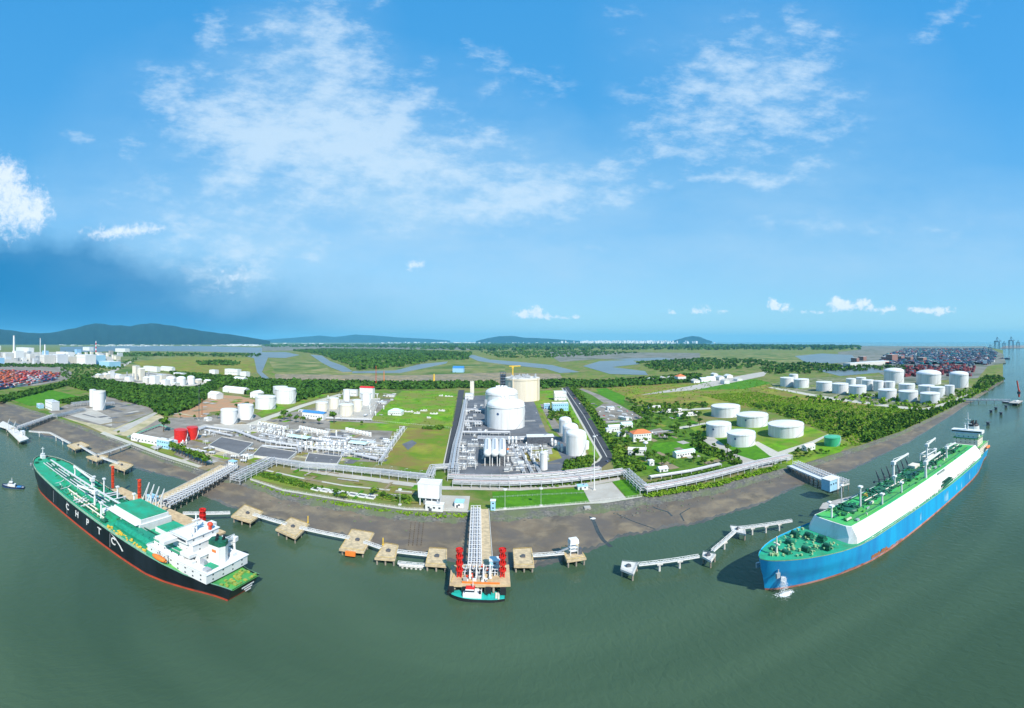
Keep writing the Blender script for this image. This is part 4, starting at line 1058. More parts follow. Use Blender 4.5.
# accommodation and bridge
def tier2(x0, x1, y0, y1, z0, z1, nm, m0=WHITE):
    o = MB().box(((x0 + x1) / 2, (y0 + y1) / 2, z0), (x1 - x0, y1 - y0, z1 - z0)).build(nm, m0, RC, False)
    MB().box(((x0 + x1) / 2, (y0 + y1) / 2, z1 + .01), (x1 - x0 + 1.6, y1 - y0 + 1.6, .3)).build('deck_edge', DECKY if m0 is CREAM else WHITE, o, False)
    wmb = MB()
    for zz in np.arange(z0 + 1.1, z1 - 1, 3.0):
        windows(wmb, (x0 + 1, y1), (x1 - 1, y1), zz, 1.0, 5.2, 1.1, -.03); windows(wmb, (x1, y1 - 1), (x1, y0 + 1), zz, 1.0, 5.2, 1.1, -.03)
    if wmb.v: wmb.build('window', GLASS, o, False)
    rail([(x0, y1 + .6, z1 + .3), (x1, y1 + .6, z1 + .3)], 1.1, 2.5, .1).build('railing', WHITE, o, False)
tier2(20, 50, -16, 17, 14.3, 24, 'accommodation', CREAM)
tier2(30, 48, -14, 14, 24.3, 33, 'accommodation', CREAM)
tier2(34, 46, -12, 12, 33.3, 38, 'upper_accommodation')
MB().box((41, 0, 38.3), (9, 36, 3.4)).build('bridge', WHITE, RC, False)
MB().box((45.55, 0, 39.6), (.2, 34, 1.3)).build('bridge_window', GLASS, RC, False)
mb = MB().cyl((40, 0, 41.7), (40, 0, 61), .9, 8, .4).box((40, 0, 48), (1, 9, .6)).box((40, 0, 53), (1, 6, .5)).cyl((42, 8, 41.7), (42, 8, 47), .4, 6); mb.build('radar_mast', WHITE, RC, False)
f2 = MB().lathe((20, 0, 24), [(7, 0), (7, 12), (6.4, 18)], 24); f2.face([(20 + 6.4 * math.cos(k * PI / 12), 6.4 * math.sin(k * PI / 12), 42) for k in range(24)])
f2o = f2.build('funnel', WHITE, RC, False)
MB().lathe((20, 0, 42.02), [(6.0, 0), (5.6, 2.5), (.02, 2.5)], 20).build('funnel_top', FUNB, f2o, False)
mb = MB()
for a_ in range(5): mb.cyl((20 + 3 * math.cos(a_ * 1.26), 3 * math.sin(a_ * 1.26), 44.4), (18 + 3 * math.cos(a_ * 1.26), 3 * math.sin(a_ * 1.26), 47.4), 1.1, 8)
mb.build('exhaust_pipe', FUNB, f2o, False)
for s in (1, -1):
    mb = MB(); vs = []
    for i in range(9):
        t = i / 8; x = 24 + 11 * t; w_ = 1.9 * math.sin(PI * (0.1 + .8 * t)) ** .6
        for j in range(10): a = 2 * PI * j / 10; vs.append((x, s * (20.0 + w_ * math.cos(a)), 20 + 1.7 * (w_ / 1.9) * math.sin(a)))
    mb.addm(vs, [(i * 10 + j, i * 10 + (j + 1) % 10, (i + 1) * 10 + (j + 1) % 10, (i + 1) * 10 + j) for i in range(8) for j in range(10)], True); mb.build('lifeboat', ORANGE, RC, False)
mb = MB()
for k in range(24): mb.box((rr.uniform(3, 18), rr.uniform(-12, 12), 14.2), (rr.uniform(1, 3), rr.uniform(1, 2.6), rr.uniform(1, 3)))
mb.build('stern_mooring_gear', CREAM, RC, False)
deck_crane(RC, 15, -12, 24, 9, 12, 200, r=.7, luff=25)
# water pouring from the hawse pipe onto the river
def foam_blob(cx, cy, n, rr_, seed, z0=0.05):
    r0 = random.Random(seed); mb = MB()
    for k in range(n):
        a_ = r0.uniform(0, 6.28); d_ = rr_ * math.sqrt(r0.random()); s_ = r0.uniform(.25, 1.0) * (1.3 - d_ / rr_)
        x, y = cx + d_ * math.cos(a_) * 1.25, cy + d_ * math.sin(a_) * .8
        mb.lathe((x, y, z0), [(s_, 0), (s_ * .8, s_ * .35), (.01, s_ * .55)], 7)
    return mb
wx, wy = P(785, 594, 0)
mb = MB(); rf = random.Random(5)
for k in range(520):
    a_ = rf.uniform(0, 6.28); d_ = abs(rf.gauss(0, 2.6)) * (1 + .35 * math.sin(3 * a_ + 1)); s_ = rf.uniform(.08, .42) * max(.3, 1.4 - d_ / 5)
    mb.lathe((wx + d_ * math.cos(a_) * 1.3, wy + d_ * math.sin(a_) * .8, .02), [(s_, 0), (s_ * .7, s_ * .3), (.01, s_ * .4)], 5)
r0 = random.Random(9); hx, hy = wx + 2.4, wy + 4.6
for k in range(26):
    e = r0.uniform(-1, 1); top_p = (hx + .35 * e, hy, 11.5 + .5 * r0.random()); bp_ = (wx + 2.4 * e + .6, wy + 1.5 + 1.2 * r0.uniform(-1, 1), .2)
    prev = top_p; cut = r0.uniform(.35, 1)
    for q in range(1, 9):
        t = q / 8
        if t > cut: break
        p = (top_p[0] + (bp_[0] - top_p[0]) * t ** .6, top_p[1] + (bp_[1] - top_p[1]) * t ** .6, top_p[2] + (bp_[2] - top_p[2]) * t ** 1.5)
        mb.cyl(prev, p, .05 + .06 * r0.random(), 4); prev = p
for k in range(420):
    t = r0.random() ** .6; e = r0.gauss(0, 1); x = hx + (wx - hx) * t ** .6 + e * (.25 + 1.3 * t); y = hy + (wy - hy) * t ** .6 + r0.gauss(0, .3 + .8 * t); z_ = .1 + 11 * (1 - t ** 1.5); s_ = r0.uniform(.05, .2)
    mb.lathe((x, y, z_), [(.01, -s_), (s_, 0), (.01, s_)], 4, False)
tag(mb.build('water_spray', FOAM), 'white water pouring from the bow of the blue carrier into the river', 'water spray', kind='stuff')

# ---- tugboat and launch
def small_hull(root, L0, B0, zd0, mhull, mdeck, mboot=None):
    h2, x2 = hull_shape(L0, B0, zd0, stern_w=.75, full=1.9, bow_from=.62, stern_to=.2)
    z2 = lambda t: zd0 + zd0 * .55 * smooth((t - .45) / .55)
    hull_band(h2, x2, z2, lambda t: -1, z2, 4).build('hull', mhull, root, False)
    deck_sheet(h2, x2, z2, .7, 0, 1, .25).build('deck', mdeck, root, False)
    hull_band(h2, x2, z2, lambda t: z2(t) - .7, lambda t: z2(t) - .1, 1, extra=.22).build('rubber_fender', FUNB, root, False)
    return h2, x2, z2
tx, ty = P(505, 598.5, 0)
tg = thing('tugboat', 'tugboat with teal deck, black hull and white wheelhouse moored at the centre jetty', 'tugboat', (tx, ty + .5, 0), PI + .02)
small_hull(tg, 26.5, 9.6, 2.1, mat('tug_black', (.02, .022, .025), .5), TEAL)
MB().box((15.2, 0, 1.6), (8.6, 6.2, 2.9)).build('deckhouse', WHITE, tg, False)
MB().box((16.4, 0, 4.52), (4.6, 4.8, 2.6), top=(.86, .9)).build('wheelhouse', WHITE, tg, False)
mb = MB().box((16.4, 0, 5.5), (4.55, 4.86, 1.0), top=(.97, .97)).box((18.68, 0, 5.5), (.1, 4.2, 1.0)); mb.build('window', GLASS, tg, False)
MB().box((16.2, 0, 7.14), (4.2, 3.6, .5)).build('wheelhouse_roof', REDP, tg, False)
mb = MB().cyl((15, 0, 7.6), (15, 0, 11), .16, 6).box((15, 0, 9.4), (.3, 2.2, .2)); mb.build('mast', WHITE, tg, False)
for y in (2.2, -2.2): MB().cyl((11.6, y, 4), (11.6, y, 6.6), .5, 10).build('funnel', FUNB, tg, False)
MB().cyl((7.5, -1.4, 2.1), (7.5, 1.4, 2.1), .8, 10).build('towing_winch', TEAL, tg, False)
mb = MB().lathe((26.2, 0, 2.9), [(1.2, -1), (1.4, 0), (1.2, .8)], 12); mb.build('bow_fender', FUNB, tg, False)
mb = MB().cyl((3, 3.4, 2), (3, -3.4, 2), .5, 8).box((4, 0, 1.4), (1, 5, .7)); mb.build('stern_gear', CREAM, tg, False)
lx_, ly_ = P(24, 488.5, 0)
la = thing('launch', 'small navy and white launch alone on the water at far left', 'boat', (lx_, ly_, 0), R(-122))
small_hull(la, 21, 6.4, 1.8, NAVY, mat('launch_deck', (.35, .40, .45), .6))
MB().box((11.5, 0, 1.3), (7, 4.4, 2.6)).build('cabin', WHITE, la, False)
MB().box((12.3, 0, 3.92), (4, 3.6, 2.2), top=(.85, .9)).build('wheelhouse', WHITE, la, False)
mb = MB().box((12.3, 0, 4.6), (4.0, 3.66, .8), top=(.95, .95)); mb.build('window', GLASS, la, False)
mb = MB().cyl((11.4, 0, 6.1), (11.4, 0, 10.2), .2, 6).box((11.4, 0, 8.2), (.4, 2.4, .3)); mb.build('mast', WHITE, la, False)
mb = MB().box((4.5, 0, 1.0), (4, 3.4, .9)); mb.build('aft_hatch', BLUER, la, False)
# ------------------------------------------------------------------ jetties, dolphins, catwalks
def quad_root(pix, z):
    w_ = [P(x, y, z) for x, y in pix]; cx = sum(p[0] for p in w_) / len(w_); cy = sum(p[1] for p in w_) / len(w_)
    return w_, cx, cy
def dolphin(pix, label, z=6.0, group='mooring platforms off the shore', hook=True, fender=None, small=False, m=None):
    pts, cx, cy = quad_root(pix, z)
    t = thing('mooring_platform', label, 'mooring platform', (cx, cy, 0), 0, group)
    MB().prism(pts, z - 1.5, z).build('deck_slab', m or TAN, t)
    sh = [(cx + (x - cx) * .93, cy + (y - cy) * .93) for x, y in pts]
    ins = [(cx + (x - cx) * .80, cy + (y - cy) * .80) for x, y in pts]
    al = ins + [((ins[i][0] + ins[(i + 1) % len(ins)][0]) / 2, (ins[i][1] + ins[(i + 1) % len(ins)][1]) / 2) for i in range(len(ins))]
    for x, y in (al if not small else al[:4]):
        MB().cyl((x, y, -2), (x + (x - cx) * .05, y + (y - cy) * .05, z - 1.5), .55, 8).build('pile', PILE, t)
    if hook:
        MB().box((cx, cy, z), (2.4, 1.8, 1.5)).cyl((cx, cy - .6, z + 1.5), (cx, cy + .6, z + 1.5), .6, 8).build('mooring_hook', STEELD, t)
    rail([(x, y, z) for x, y in sh + sh[:1]], 1.1, 3, .07).build('railing', YEL if not small else STEEL, t)
    if fender:
        a, b = pts[fender[0]], pts[fender[1]]
        mx_, my_ = (a[0] + b[0]) / 2, (a[1] + b[1]) / 2; an = math.atan2(b[1] - a[1], b[0] - a[0])
        MB().box((mx_ - 1.2 * -math.sin(an) * -1, my_ - 1.0, z - 3.6), (6, 1.4, 3.2), an).build('fender', ORANGE, t)
    return t, cx, cy
DP = {}
def dl(key, *a, **k): DP[key] = dolphin(*a, **k)
dl('A', [(67, 445), (81, 441.7), (90, 445.6), (75, 449.5)], 'tan mooring platform nearest the far left jetty, beyond the bow of the black carrier')
dl('B', [(86, 456.6), (100, 454.5), (109, 456.8), (97, 461)], 'small mooring platform where the footbridge from the shore lands, left')
dl('C', [(109.4, 465), (119, 461), (134, 465), (125, 470.5)], 'tan mooring platform between the black carrier and the mud bank, left of the trestle')
dl('D', [(231, 516), (244.5, 504.7), (264, 512), (250.8, 522)], 'tan mooring platform just behind the stern of the black carrier')
dl('E', [(275.4, 529), (290.7, 517.5), (309.7, 524), (295.7, 538)], 'tan mooring platform second from the stern of the black carrier')
dl('F', [(339, 549), (351.6, 529), (374.5, 533), (364, 552)], 'largest tan mooring platform with orange fender under its edge', fender=(0, 3))
dl('G', [(374.5, 558), (384.7, 543), (398.7, 545.5), (395, 559.5)], 'narrow tan mooring platform right beside the one with the orange fender')
dl('H', [(425, 564.5), (429, 548), (447, 549), (447, 566)], 'tan mooring platform touching the left side of the centre jetty')
dl('I', [(514, 566), (512.7, 549), (531.8, 548), (534.3, 566)], 'tan mooring platform touching the right side of the centre jetty')
dl('J', [(567, 561), (561, 547), (579, 547), (586.4, 558)], 'tan mooring platform carrying a white gangway tower')
dl('K', [(620.5, 569), (622, 561), (638.5, 562.5), (633.4, 574)], 'small pale platform at the left end of the right-hand catwalk', small=True, group='small platforms under the right-hand catwalk', m=CONCL)
dl('L', [(702, 556), (703, 551.5), (716, 554), (711, 561)], 'small pale platform at the bend of the right-hand catwalk', small=True, group='small platforms under the right-hand catwalk', m=CONCL)
dl('M', [(732, 531), (730, 525.5), (745, 527), (746, 534)], 'small pale platform on the right-hand catwalk nearest the blue carrier', small=True, group='small platforms under the right-hand catwalk', m=CONCL)
def catwalk(a, b, label, z=6.6, w_=1.9, group='catwalks between the mooring platforms', piers=0, m=None):
    """white truss footbridge; a, b are plan points"""
    a, b = Vector(a), Vector(b); c = (a + b) / 2; d = b - a; u = d.normalized(); nr = Vector((-u.y, u.x))
    t = thing('catwalk', label, 'footbridge', (c.x, c.y, z), 0, group)
    MB().beam((*a, z), (*b, z), w_, .3).build('walkway', CONCL if m is None else m, t)
    n = max(2, int(d.length / 3))
    for s in (1, -1):
        mb = MB(); o_ = nr * s * w_ / 2
        mb.beam((*(a + o_), z + 1.3), (*(b + o_), z + 1.3), .22); mb.beam((*(a + o_), z - .3), (*(b + o_), z - .3), .3)
        for i in range(n + 1):
            p = a.lerp(b, i / n) + o_; mb.beam((*p, z - .3), (*p, z + 1.3), .16)
            if i < n: q = a.lerp(b, (i + 1) / n) + o_; mb.beam((*p, z + (1.3 if i % 2 else -.3)), (*q, z + (-.3 if i % 2 else 1.3)), .14)
        mb.build('truss', WHITE, t)
    for i in range(piers):
        p = a.lerp(b, (i + 1) / (piers + 1))
        MB().cyl((p.x, p.y, -2), (p.x, p.y, z - .5), .7, 8).box((p.x, p.y, z - 1.6), (3.2, 2.4, 1.2)).build('pier', CONCL, t)
    return t
def c_(k): return DP[k][1:]
def edge(k1, k2, f=.82):
    a, b = Vector(c_(k1)), Vector(c_(k2)); L_ = (b - a).length; o_ = min(5.5, L_ * .25); u = (b - a).normalized()
    return a + u * o_, b - u * o_
for k1, k2, lb in (('A', 'B', 'white catwalk off the bow of the black carrier'), ('B', 'C', 'short white catwalk beside the black carrier, left of the loading arms'),
                   ('D', 'E', 'white catwalk between the first two platforms behind the black carrier'), ('E', 'F', 'long white catwalk leading to the platform with the orange fender'),
                   ('F', 'G', 'very short catwalk beside the orange-fendered platform'), ('G', 'H', 'white catwalk ending left of the centre jetty'),
                   ('I', 'J', 'white catwalk between the centre jetty and the gangway tower'),
                   ('K', 'L', 'long white catwalk on the right with two piers beneath'), ('L', 'M', 'white catwalk climbing toward the blue carrier with one pier beneath')):
    a, b = edge(k1, k2); catwalk(a, b, lb, piers={'K': 2, 'L': 1}.get(k1, 0))
catwalk(c_('M'), P(792, 521, 6.6), 'white catwalk running behind the bow of the blue carrier', piers=3)
catwalk(P(98, 455, 6.6), P(131, 444, 6.6), 'footbridge crossing the mud from the shore road to the left platforms', w_=2.6, group=None, piers=2)
catwalk(P(29, 431.5, 6.6), P(50, 433, 6.6), 'thin white catwalk right of the far left jetty', piers=1)
catwalk(P(50, 433, 6.6), P(70, 443.5, 6.6), 'thin white catwalk bending to the first platform on the left', piers=2)
a_ = P(398, 561, 5); b_ = P(425, 563.5, 5)
catwalk(a_, b_, 'low pile-carried walkway at the water left of the centre jetty', z=3.4, w_=1.4, piers=5)
# yellow posts on three platforms
for (x, y, lb) in ((308, 522.5, 'yellow post on the second platform behind the black carrier'), (383, 545, 'yellow post on the narrow platform left of centre'), (577, 545, 'yellow post beside the white gangway tower')):
    px_, py_ = P(x, y, 6); t = thing('marker_post', lb, 'post', (px_, py_, 6), 0, 'yellow posts on the platforms')
    MB().box((0, 0, 0), (1.0, 1.0, .6)).build('base', YEL, t, False); MB().cyl((0, 0, .6), (0, 0, 5.6), .35, 8).build('pole', YEL, t, False)
# gangway tower
gx, gy = P(573, 553.5, 6)
t = thing('gangway_tower', 'white boxy gangway tower standing on a tan platform right of centre', 'gangway', (gx, gy, 6), .2)
mb = MB()
for x in (-2.2, 2.2):
    for y in (-2, 2): mb.beam((x, y, 0), (x, y, 8), .35)
for z in (2.6, 5.2, 7.8): mb.box((0, 0, z), (4.6, 4.2, .25))
mb.build('frame', WHITE, t, False)
MB().box((0.4, .4, 8.05), (5.4, 4.6, 3.0), top=(.9, .9)).build('canopy', WHITE, t, False)
mb = MB().beam((-2.2, 0, 5), (-9.5, 2.0, 1.2), 1.2, .8); mb.build('gangway', STEEL, t, False)
MB().box((3.6, -1.2, 0), (2.2, 3, 4.2)).build('control_cabinet', STEELD, t, False)

# ---- centre jetty head
z = 8.0
cj = [(449.5, 583.5), (451, 566), (465, 566), (465, 575), (495, 575), (495, 566), (510, 564.5), (511, 584), (499, 585.5), (463, 585)]
pts, cx, cy = quad_root(cj, z)
t = thing('jetty_head', 'tan loading platform of the centre jetty behind the tugboat', 'jetty platform', (cx, cy, 0))
hp = [P(449.5, 584.5, z), P(451, 565, z), P(464, 565, z), P(480, 566, z), P(496, 565, z), P(509, 564.5, z), P(510.5, 584.5, z)]
MB().prism(hp, z - 1.6, z).build('deck_slab', TANL, t)
r1 = random.Random(4)
x0_, y0_ = P(452, 583, z); x1_, y1_ = P(508, 567, z)
for i in range(7):
    for j in range(3):
        x, y = x0_ + 1 + (x1_ - x0_ - 4) * i / 6, y0_ + 1.2 + (y1_ - y0_ - 1.2) * j / 2
        MB().cyl((x, y, -2), (x, y, z - 1.6), .6, 8).build('pile', PILE, t)
MB().box(((x0_ + x1_) / 2 + .5, y0_ + 1.0, z), (18, .8, .9)).build('orange_kerb', ORANGE, t)
for k in range(46):
    MB().box((r1.uniform(x0_ + 6, x1_ - 8), r1.uniform(y0_ + 2, y1_ - 1), z), (r1.uniform(.4, 2), r1.uniform(.4, 1.6), r1.uniform(.4, 2.6))).build('deck_equipment', r1.choice((STEELD, STEEL, WHITE, TANL, CONC, ORED)), t)
for x in (x0_ - .2, x0_ + 6.5, x1_ - 9, x1_ - 2):
    MB().box((x, y0_ - 1.2, 2.2), (2.6, 1.4, 4.8)).build('fender', FUNB, t)
rail([(x0_ - .4, y0_, z), (x0_ - .2, y1_, z)], 1.1, 3, .07).build('railing', YEL, t)
def loading_arm(x, y, z, label, h=11, lean=.3, m=WHITE, group='loading arms on the centre jetty', az=-PI / 2, name='marine_loader'):
    t = thing(name, label, 'loading arm', (x, y, z), az, group)
    MB().cyl((0, 0, 0), (0, 0, h * .62), .55, 8).box((0, 0, 0), (1.8, 1.8, .5)).build('riser', m, t, False)
    a = (0, 0, h * .62); b = (-h * .22 * (1 - lean), 0, h * 1.08); c = (h * .25, 0, h * .25)
    MB().beam(a, b, .5).build('inner_arm', m, t, False)
    MB().beam(b, c, .4).cyl((c[0], 0, c[2] - 1), (c[0], 0, c[2] + .4), .4, 8).build('outer_arm', m, t, False)
    MB().box((-h * .22, 0, h * .5), (1.4, 1.2, 1.8)).beam((0, 0, h * .62), (-h * .22, 0, h * .55), .4).build('counterweight', STEELD, t, False)
    return t
for i, (px_, nm) in enumerate(((470, 'leftmost'), (476.5, 'second from left'), (483.5, 'second from right'), (490, 'rightmost'))):
    x, y = P(px_, 578, z); loading_arm(x, y, z, 'white loading arm over the tugboat, %s of the four' % nm, h=8.5)
# frame of white pipework behind the arms
x, y = P(480, 573.5, z)
t = thing('manifold_frame', 'white steel pipe frame full of valves on the centre jetty head', 'pipework', (x, y, z))
mb = MB()
for q in np.linspace(-9, 9, 7):
    for yy in (-1.8, 2.2): mb.beam((q, yy, 0), (q, yy, 4.6), .26)
for zz in (2.3, 4.6):
    for yy in (-1.8, 2.2): mb.beam((-9, yy, zz), (9, yy, zz), .24)
mb.build('frame', WHITE, t, False)
for q in (-7.5, -4.5, -1.5, 1.5, 4.5, 7.5): MB().cyl((q, -3.5, 1.4), (q, 6, 1.4), .38, 8).cyl((q, .2, 1.4), (q, .2, 3.4), .3, 6).build('pipe', PIPEW, t, False)
mb = MB()
for k in range(26): mb.box((r1.uniform(-9, 9), r1.uniform(-1.5, 5), 0), (r1.uniform(.5, 1.3), r1.uniform(.5, 1.3), r1.uniform(.6, 2)))
mb.build('valves', r1.choice((STEELD, STEEL)), t, False)
def monitor_tower(x, y, z, label, h=15, r_=2.1, m=ORED, decks=4, group='red fire monitor towers'):
    t = thing('fire_monitor_tower', label, 'tower', (x, y, z), 0, group)
    mb = MB()
    for k in range(4): a = PI / 4 + k * PI / 2; mb.beam((r_ * .7 * math.cos(a), r_ * .7 * math.sin(a), 0), (r_ * .7 * math.cos(a), r_ * .7 * math.sin(a), h), .45)
    for j in range(decks):
        for k in range(4):
            a, b = PI / 4 + k * PI / 2, PI / 4 + (k + 1) * PI / 2
            mb.beam((r_ * .7 * math.cos(a), r_ * .7 * math.sin(a), h * j / decks), (r_ * .7 * math.cos(b), r_ * .7 * math.sin(b), h * (j + 1) / decks), .3)
    mb.build('frame', m, t, False)
    for j in range(decks):
        zz = h * (j + 1) / decks
        MB().lathe((0, 0, zz - .2), [(.3, 0), (r_, 0), (r_, .3), (.3, .3)], 14, False).build('landing', m, t, False)
        MB().lathe((0, 0, zz + .2), [(r_, 0), (r_, 1.1)], 14).build('landing_guard', m, t, False)
    MB().cyl((0, 0, 0), (0, 0, h + 1), .5, 8).build('riser_pipe', m, t, False)
    MB().box((0, 0, h + .4), (1.2, 1.2, 1.0)).beam((0, 0, h + 1), (0, -2.6, h + 2.0), .45).build('monitor_nozzle', m, t, False)
    return t
x, y = P(459.5, 576.5, z); monitor_tower(x, y, z, 'red tower of stacked round landings at the left of the centre jetty head', 18, 1.9, REDP)
x, y = P(502.5, 576.5, z); monitor_tower(x, y, z, 'red tower of stacked round landings at the right of the centre jetty head', 18, 1.9, REDP)
# ---- generic trestle between two plan points
def trestle(a, b, w_, z, label, pipes=5, road=True, name='trestle', step=9, pile_m=None, deckm=None, pipe_side=1, group=None, zr=None, pipe_m=None):
    a, b = Vector(a), Vector(b); d = b - a; u = d.normalized(); nr = Vector((-u.y, u.x)) * pipe_side; c = (a + b) / 2
    t = thing(name, label, 'trestle', (c.x, c.y, 0), 0, group)
    rw = w_ * (.46 if pipes else 1.0)
    if road:
        o_ = nr * (-(w_ - rw) / 2)
        MB().beam((*(a + o_), z - .4), (*(b + o_), z - .4), rw, .8).build('roadway', deckm or TAN, t)
        for s in (1, -1):
            e = o_ + nr * s * (rw / 2 - .15); MB().beam((*(a + e), z + .3), (*(b + e), z + .3), .3, .7).build('parapet', CONCL, t)
    n = max(2, int(d.length / step))
    for i in range(n + 1):
        p = a.lerp(b, i / n)
        if a.y < 9e9:
            m1 = MB().beam((*(p + nr * w_ / 2), z - 1.3), (*(p - nr * w_ / 2), z - 1.3), 1.1, .9)
            m1.build('crossbeam', pile_m or CONCL, t)
            m2 = MB()
            for s in (-.42, 0, .42): q = p + nr * w_ * s; m2.cyl((q.x, q.y, -2), (q.x, q.y, z - 1.6), .45, 6)
            m2.build('pile_row', pile_m or PILE, t)
    if pipes:
        pw = w_ - rw; base = nr * (w_ / 2 - pw)
        for k in range(pipes):
            o_ = nr * (w_ / 2 - pw + pw * (k + .7) / pipes); zz = z + .5 + (1.8 if k % 2 else 0)
            MB().cyl((*(a + o_), zz), (*(b + o_), zz), min(.55, pw / pipes * .42), 8).build('pipe', pipe_m or PIPEW, t)
        m3 = MB()
        for i in range(n * 2 + 1):
            p = a.lerp(b, i / (n * 2))
            for s in (0.02, .98): q = p + nr * (w_ / 2 - pw + pw * s); m3.beam((q.x, q.y, z - 1), (q.x, q.y, z + 3.2), .3)
            for zz in (z - .2, z + 1.5, z + 3.2): m3.beam((*(p + nr * (w_ / 2 - pw)), zz), (*(p + nr * w_ / 2), zz), .26)
        m3.build('pipe_support', WHITE, t)
    return t
za = P(480.5, 566, 8); zb_ = P(480, 511, 6.2)
trestle(za, zb_, 13.5, 8, 'centre jetty trestle with a tan roadway and white pipes, running in from the lawn edge', pipes=5, pipe_side=1, step=10)
def cabin(px_, py_, z, w_, d_, h, label, mw=WHITE, mr=None, name='cabin', rz=0, stor=1, cat='cabin', group=None, win=True):
    x, y = P(px_, py_, z); t = thing(name, label, cat, (x, y + d_ / 2, z), rz, group)
    MB().box((0, 0, 0), (w_, d_, h)).build('wall', mw, t, False)
    MB().box((0, 0, h + .005), (w_ + .7, d_ + .7, .35)).build('roof', mr or WHITE, t, False)
    if win:
        for s in range(stor):
            mb = MB(); zz = h * (s + .38) / stor; windows(mb, (w_ / 2 - .4, -d_ / 2), (-w_ / 2 + .4, -d_ / 2), zz, min(1.2, h * .3), 2.4, 1.4, -.03)
            windows(mb, (w_ / 2, d_ / 2 - .4), (w_ / 2, -d_ / 2 + .4), zz, min(1.2, h * .3), 2.4, 1.4, -.03)
            for f_ in range(len(mb.f)):
                pass
            mb.v = [(vx, vy, vz) for vx, vy, vz in mb.v]
            mb.build('window', GLASS, t, False)
    return t
def fixwin(): pass
cabin(494.5, 571, 8, 5, 5, 7, 'pale blue control cabin beside the right red tower on the centre jetty', SKYB, WHITE, stor=2)
cabin(493, 510.5, 3.7, 3.6, 3.6, 8.5, 'narrow pale blue gatehouse where the centre trestle meets the lawn', SKYB, WHITE, name='gatehouse', stor=2, cat='gatehouse')

# ---- left jetty with the black carrier
z = 8.0
qa = P(146, 497.5, z); qb = P(175, 518, z)
hp = [P(104, 481, z), P(150, 492, z), P(176, 503, z), P(185, 512, z), P(172, 517, z), P(150, 508, z), P(110, 488, z)]
cx, cy = sum(p[0] for p in hp) / 7, sum(p[1] for p in hp) / 7
hp = [(-285, 170), (-210, 170), (-168, 171), (-168, 187), (-215, 187), (-285, 184)]
t = thing('jetty_head', 'loading platform alongside the black carrier, seen beyond its deck', 'jetty platform', (-225, 178, 0))
MB().prism(hp, z - 1.5, z).build('deck_slab', TANL, t)
for i in range(8):
    for yy in (172.5, 184): MB().cyl((-280 + i * 15.5, yy, -2), (-280 + i * 15.5, yy, z - 1.5), .6, 8).build('pile', PILE, t)
LAG = 'loading arms beside the black carrier'
for i, (wx_, nm) in enumerate(((-236, 'leftmost'), (-230, 'second'), (-224, 'third'), (-218, 'last'))):
    loading_arm(wx_, 174, z, 'tall white loading arm beyond the black carrier, %s of the four' % nm, h=20, group=LAG)
monitor_tower(-287, 176, z, 'thin orange-red tower beyond the fore deck of the black carrier', 20, 1.3, ORED, 3, 'red fire monitor towers')
monitor_tower(-246, 175, z, 'orange-red lattice tower left of the white loading arms', 20, 1.5, ORED, 4, 'red fire monitor towers')
monitor_tower(-178, 176, z, 'stout red tower of round landings beyond the compressor house', 17, 2.3, REDP, 5, 'red fire monitor towers')
trestle(P(160, 503, z), P(229, 467.5, 7), 20, z, 'left trestle with a tan road and white pipes joining the black carrier to shore', pipes=7, pipe_side=-1, step=8)
cabin(149, 501, 8, 9, 6, 4, 'low pale blue cabin at the seaward end of the left trestle', SKYB, SKYB)
cabin(231, 470, 3.7, 7, 6, 9.5, 'pale blue roofed white cabin where the left trestle reaches the shore', WHITE, SKYB, name='valve_house', stor=3, cat='cabin')
catwalk(P(183, 513, 8), P(230, 514, 6.6), 'white catwalk from the stout red tower to the first platform behind the black carrier', z=7.4)
catwalk((-170, 172), (-150, 168), 'short white gangway landing on the black carrier', z=12, w_=2.2)
# ---- far left jetty
jp = [(-3, 425), (6, 428), (20, 441.5), (29, 438.5), (13, 426), (3, 421)]
pts, cx, cy = quad_root(jp, 6)
t = thing('jetty_head', 'weathered pale jetty platform at the far left edge', 'jetty platform', (cx, cy, 0))
MB().prism(pts, 4.3, 6).build('deck_slab', CONCL, t)
for x, y in pts + [((pts[0][0] + pts[2][0]) / 2, (pts[0][1] + pts[2][1]) / 2)]: MB().cyl((cx + (x - cx) * .85, cy + (y - cy) * .85, -2), (cx + (x - cx) * .85, cy + (y - cy) * .85, 4.4), .8, 8).build('pile', PILE, t)
for (x, y, lb) in ((8, 430, 'white loading tower on the far left jetty, left of its pair'), (14, 433, 'white loading tower on the far left jetty, right of its pair')):
    gx, gy = P(x, y, 6); loading_arm(gx, gy, 6, lb, h=16, group='loading towers on the far left jetty')
trestle(P(14, 429, 6.5), P(52, 415.5, 6.5), 12, 6.8, 'grey trestle carrying pipes from the far left jetty to the tank terminal', pipes=5, pipe_side=-1, step=14)
cabin(21, 436, 6, 7, 5, 7, 'small white kiosk at the tip of the far left jetty', WHITE, WHITE)
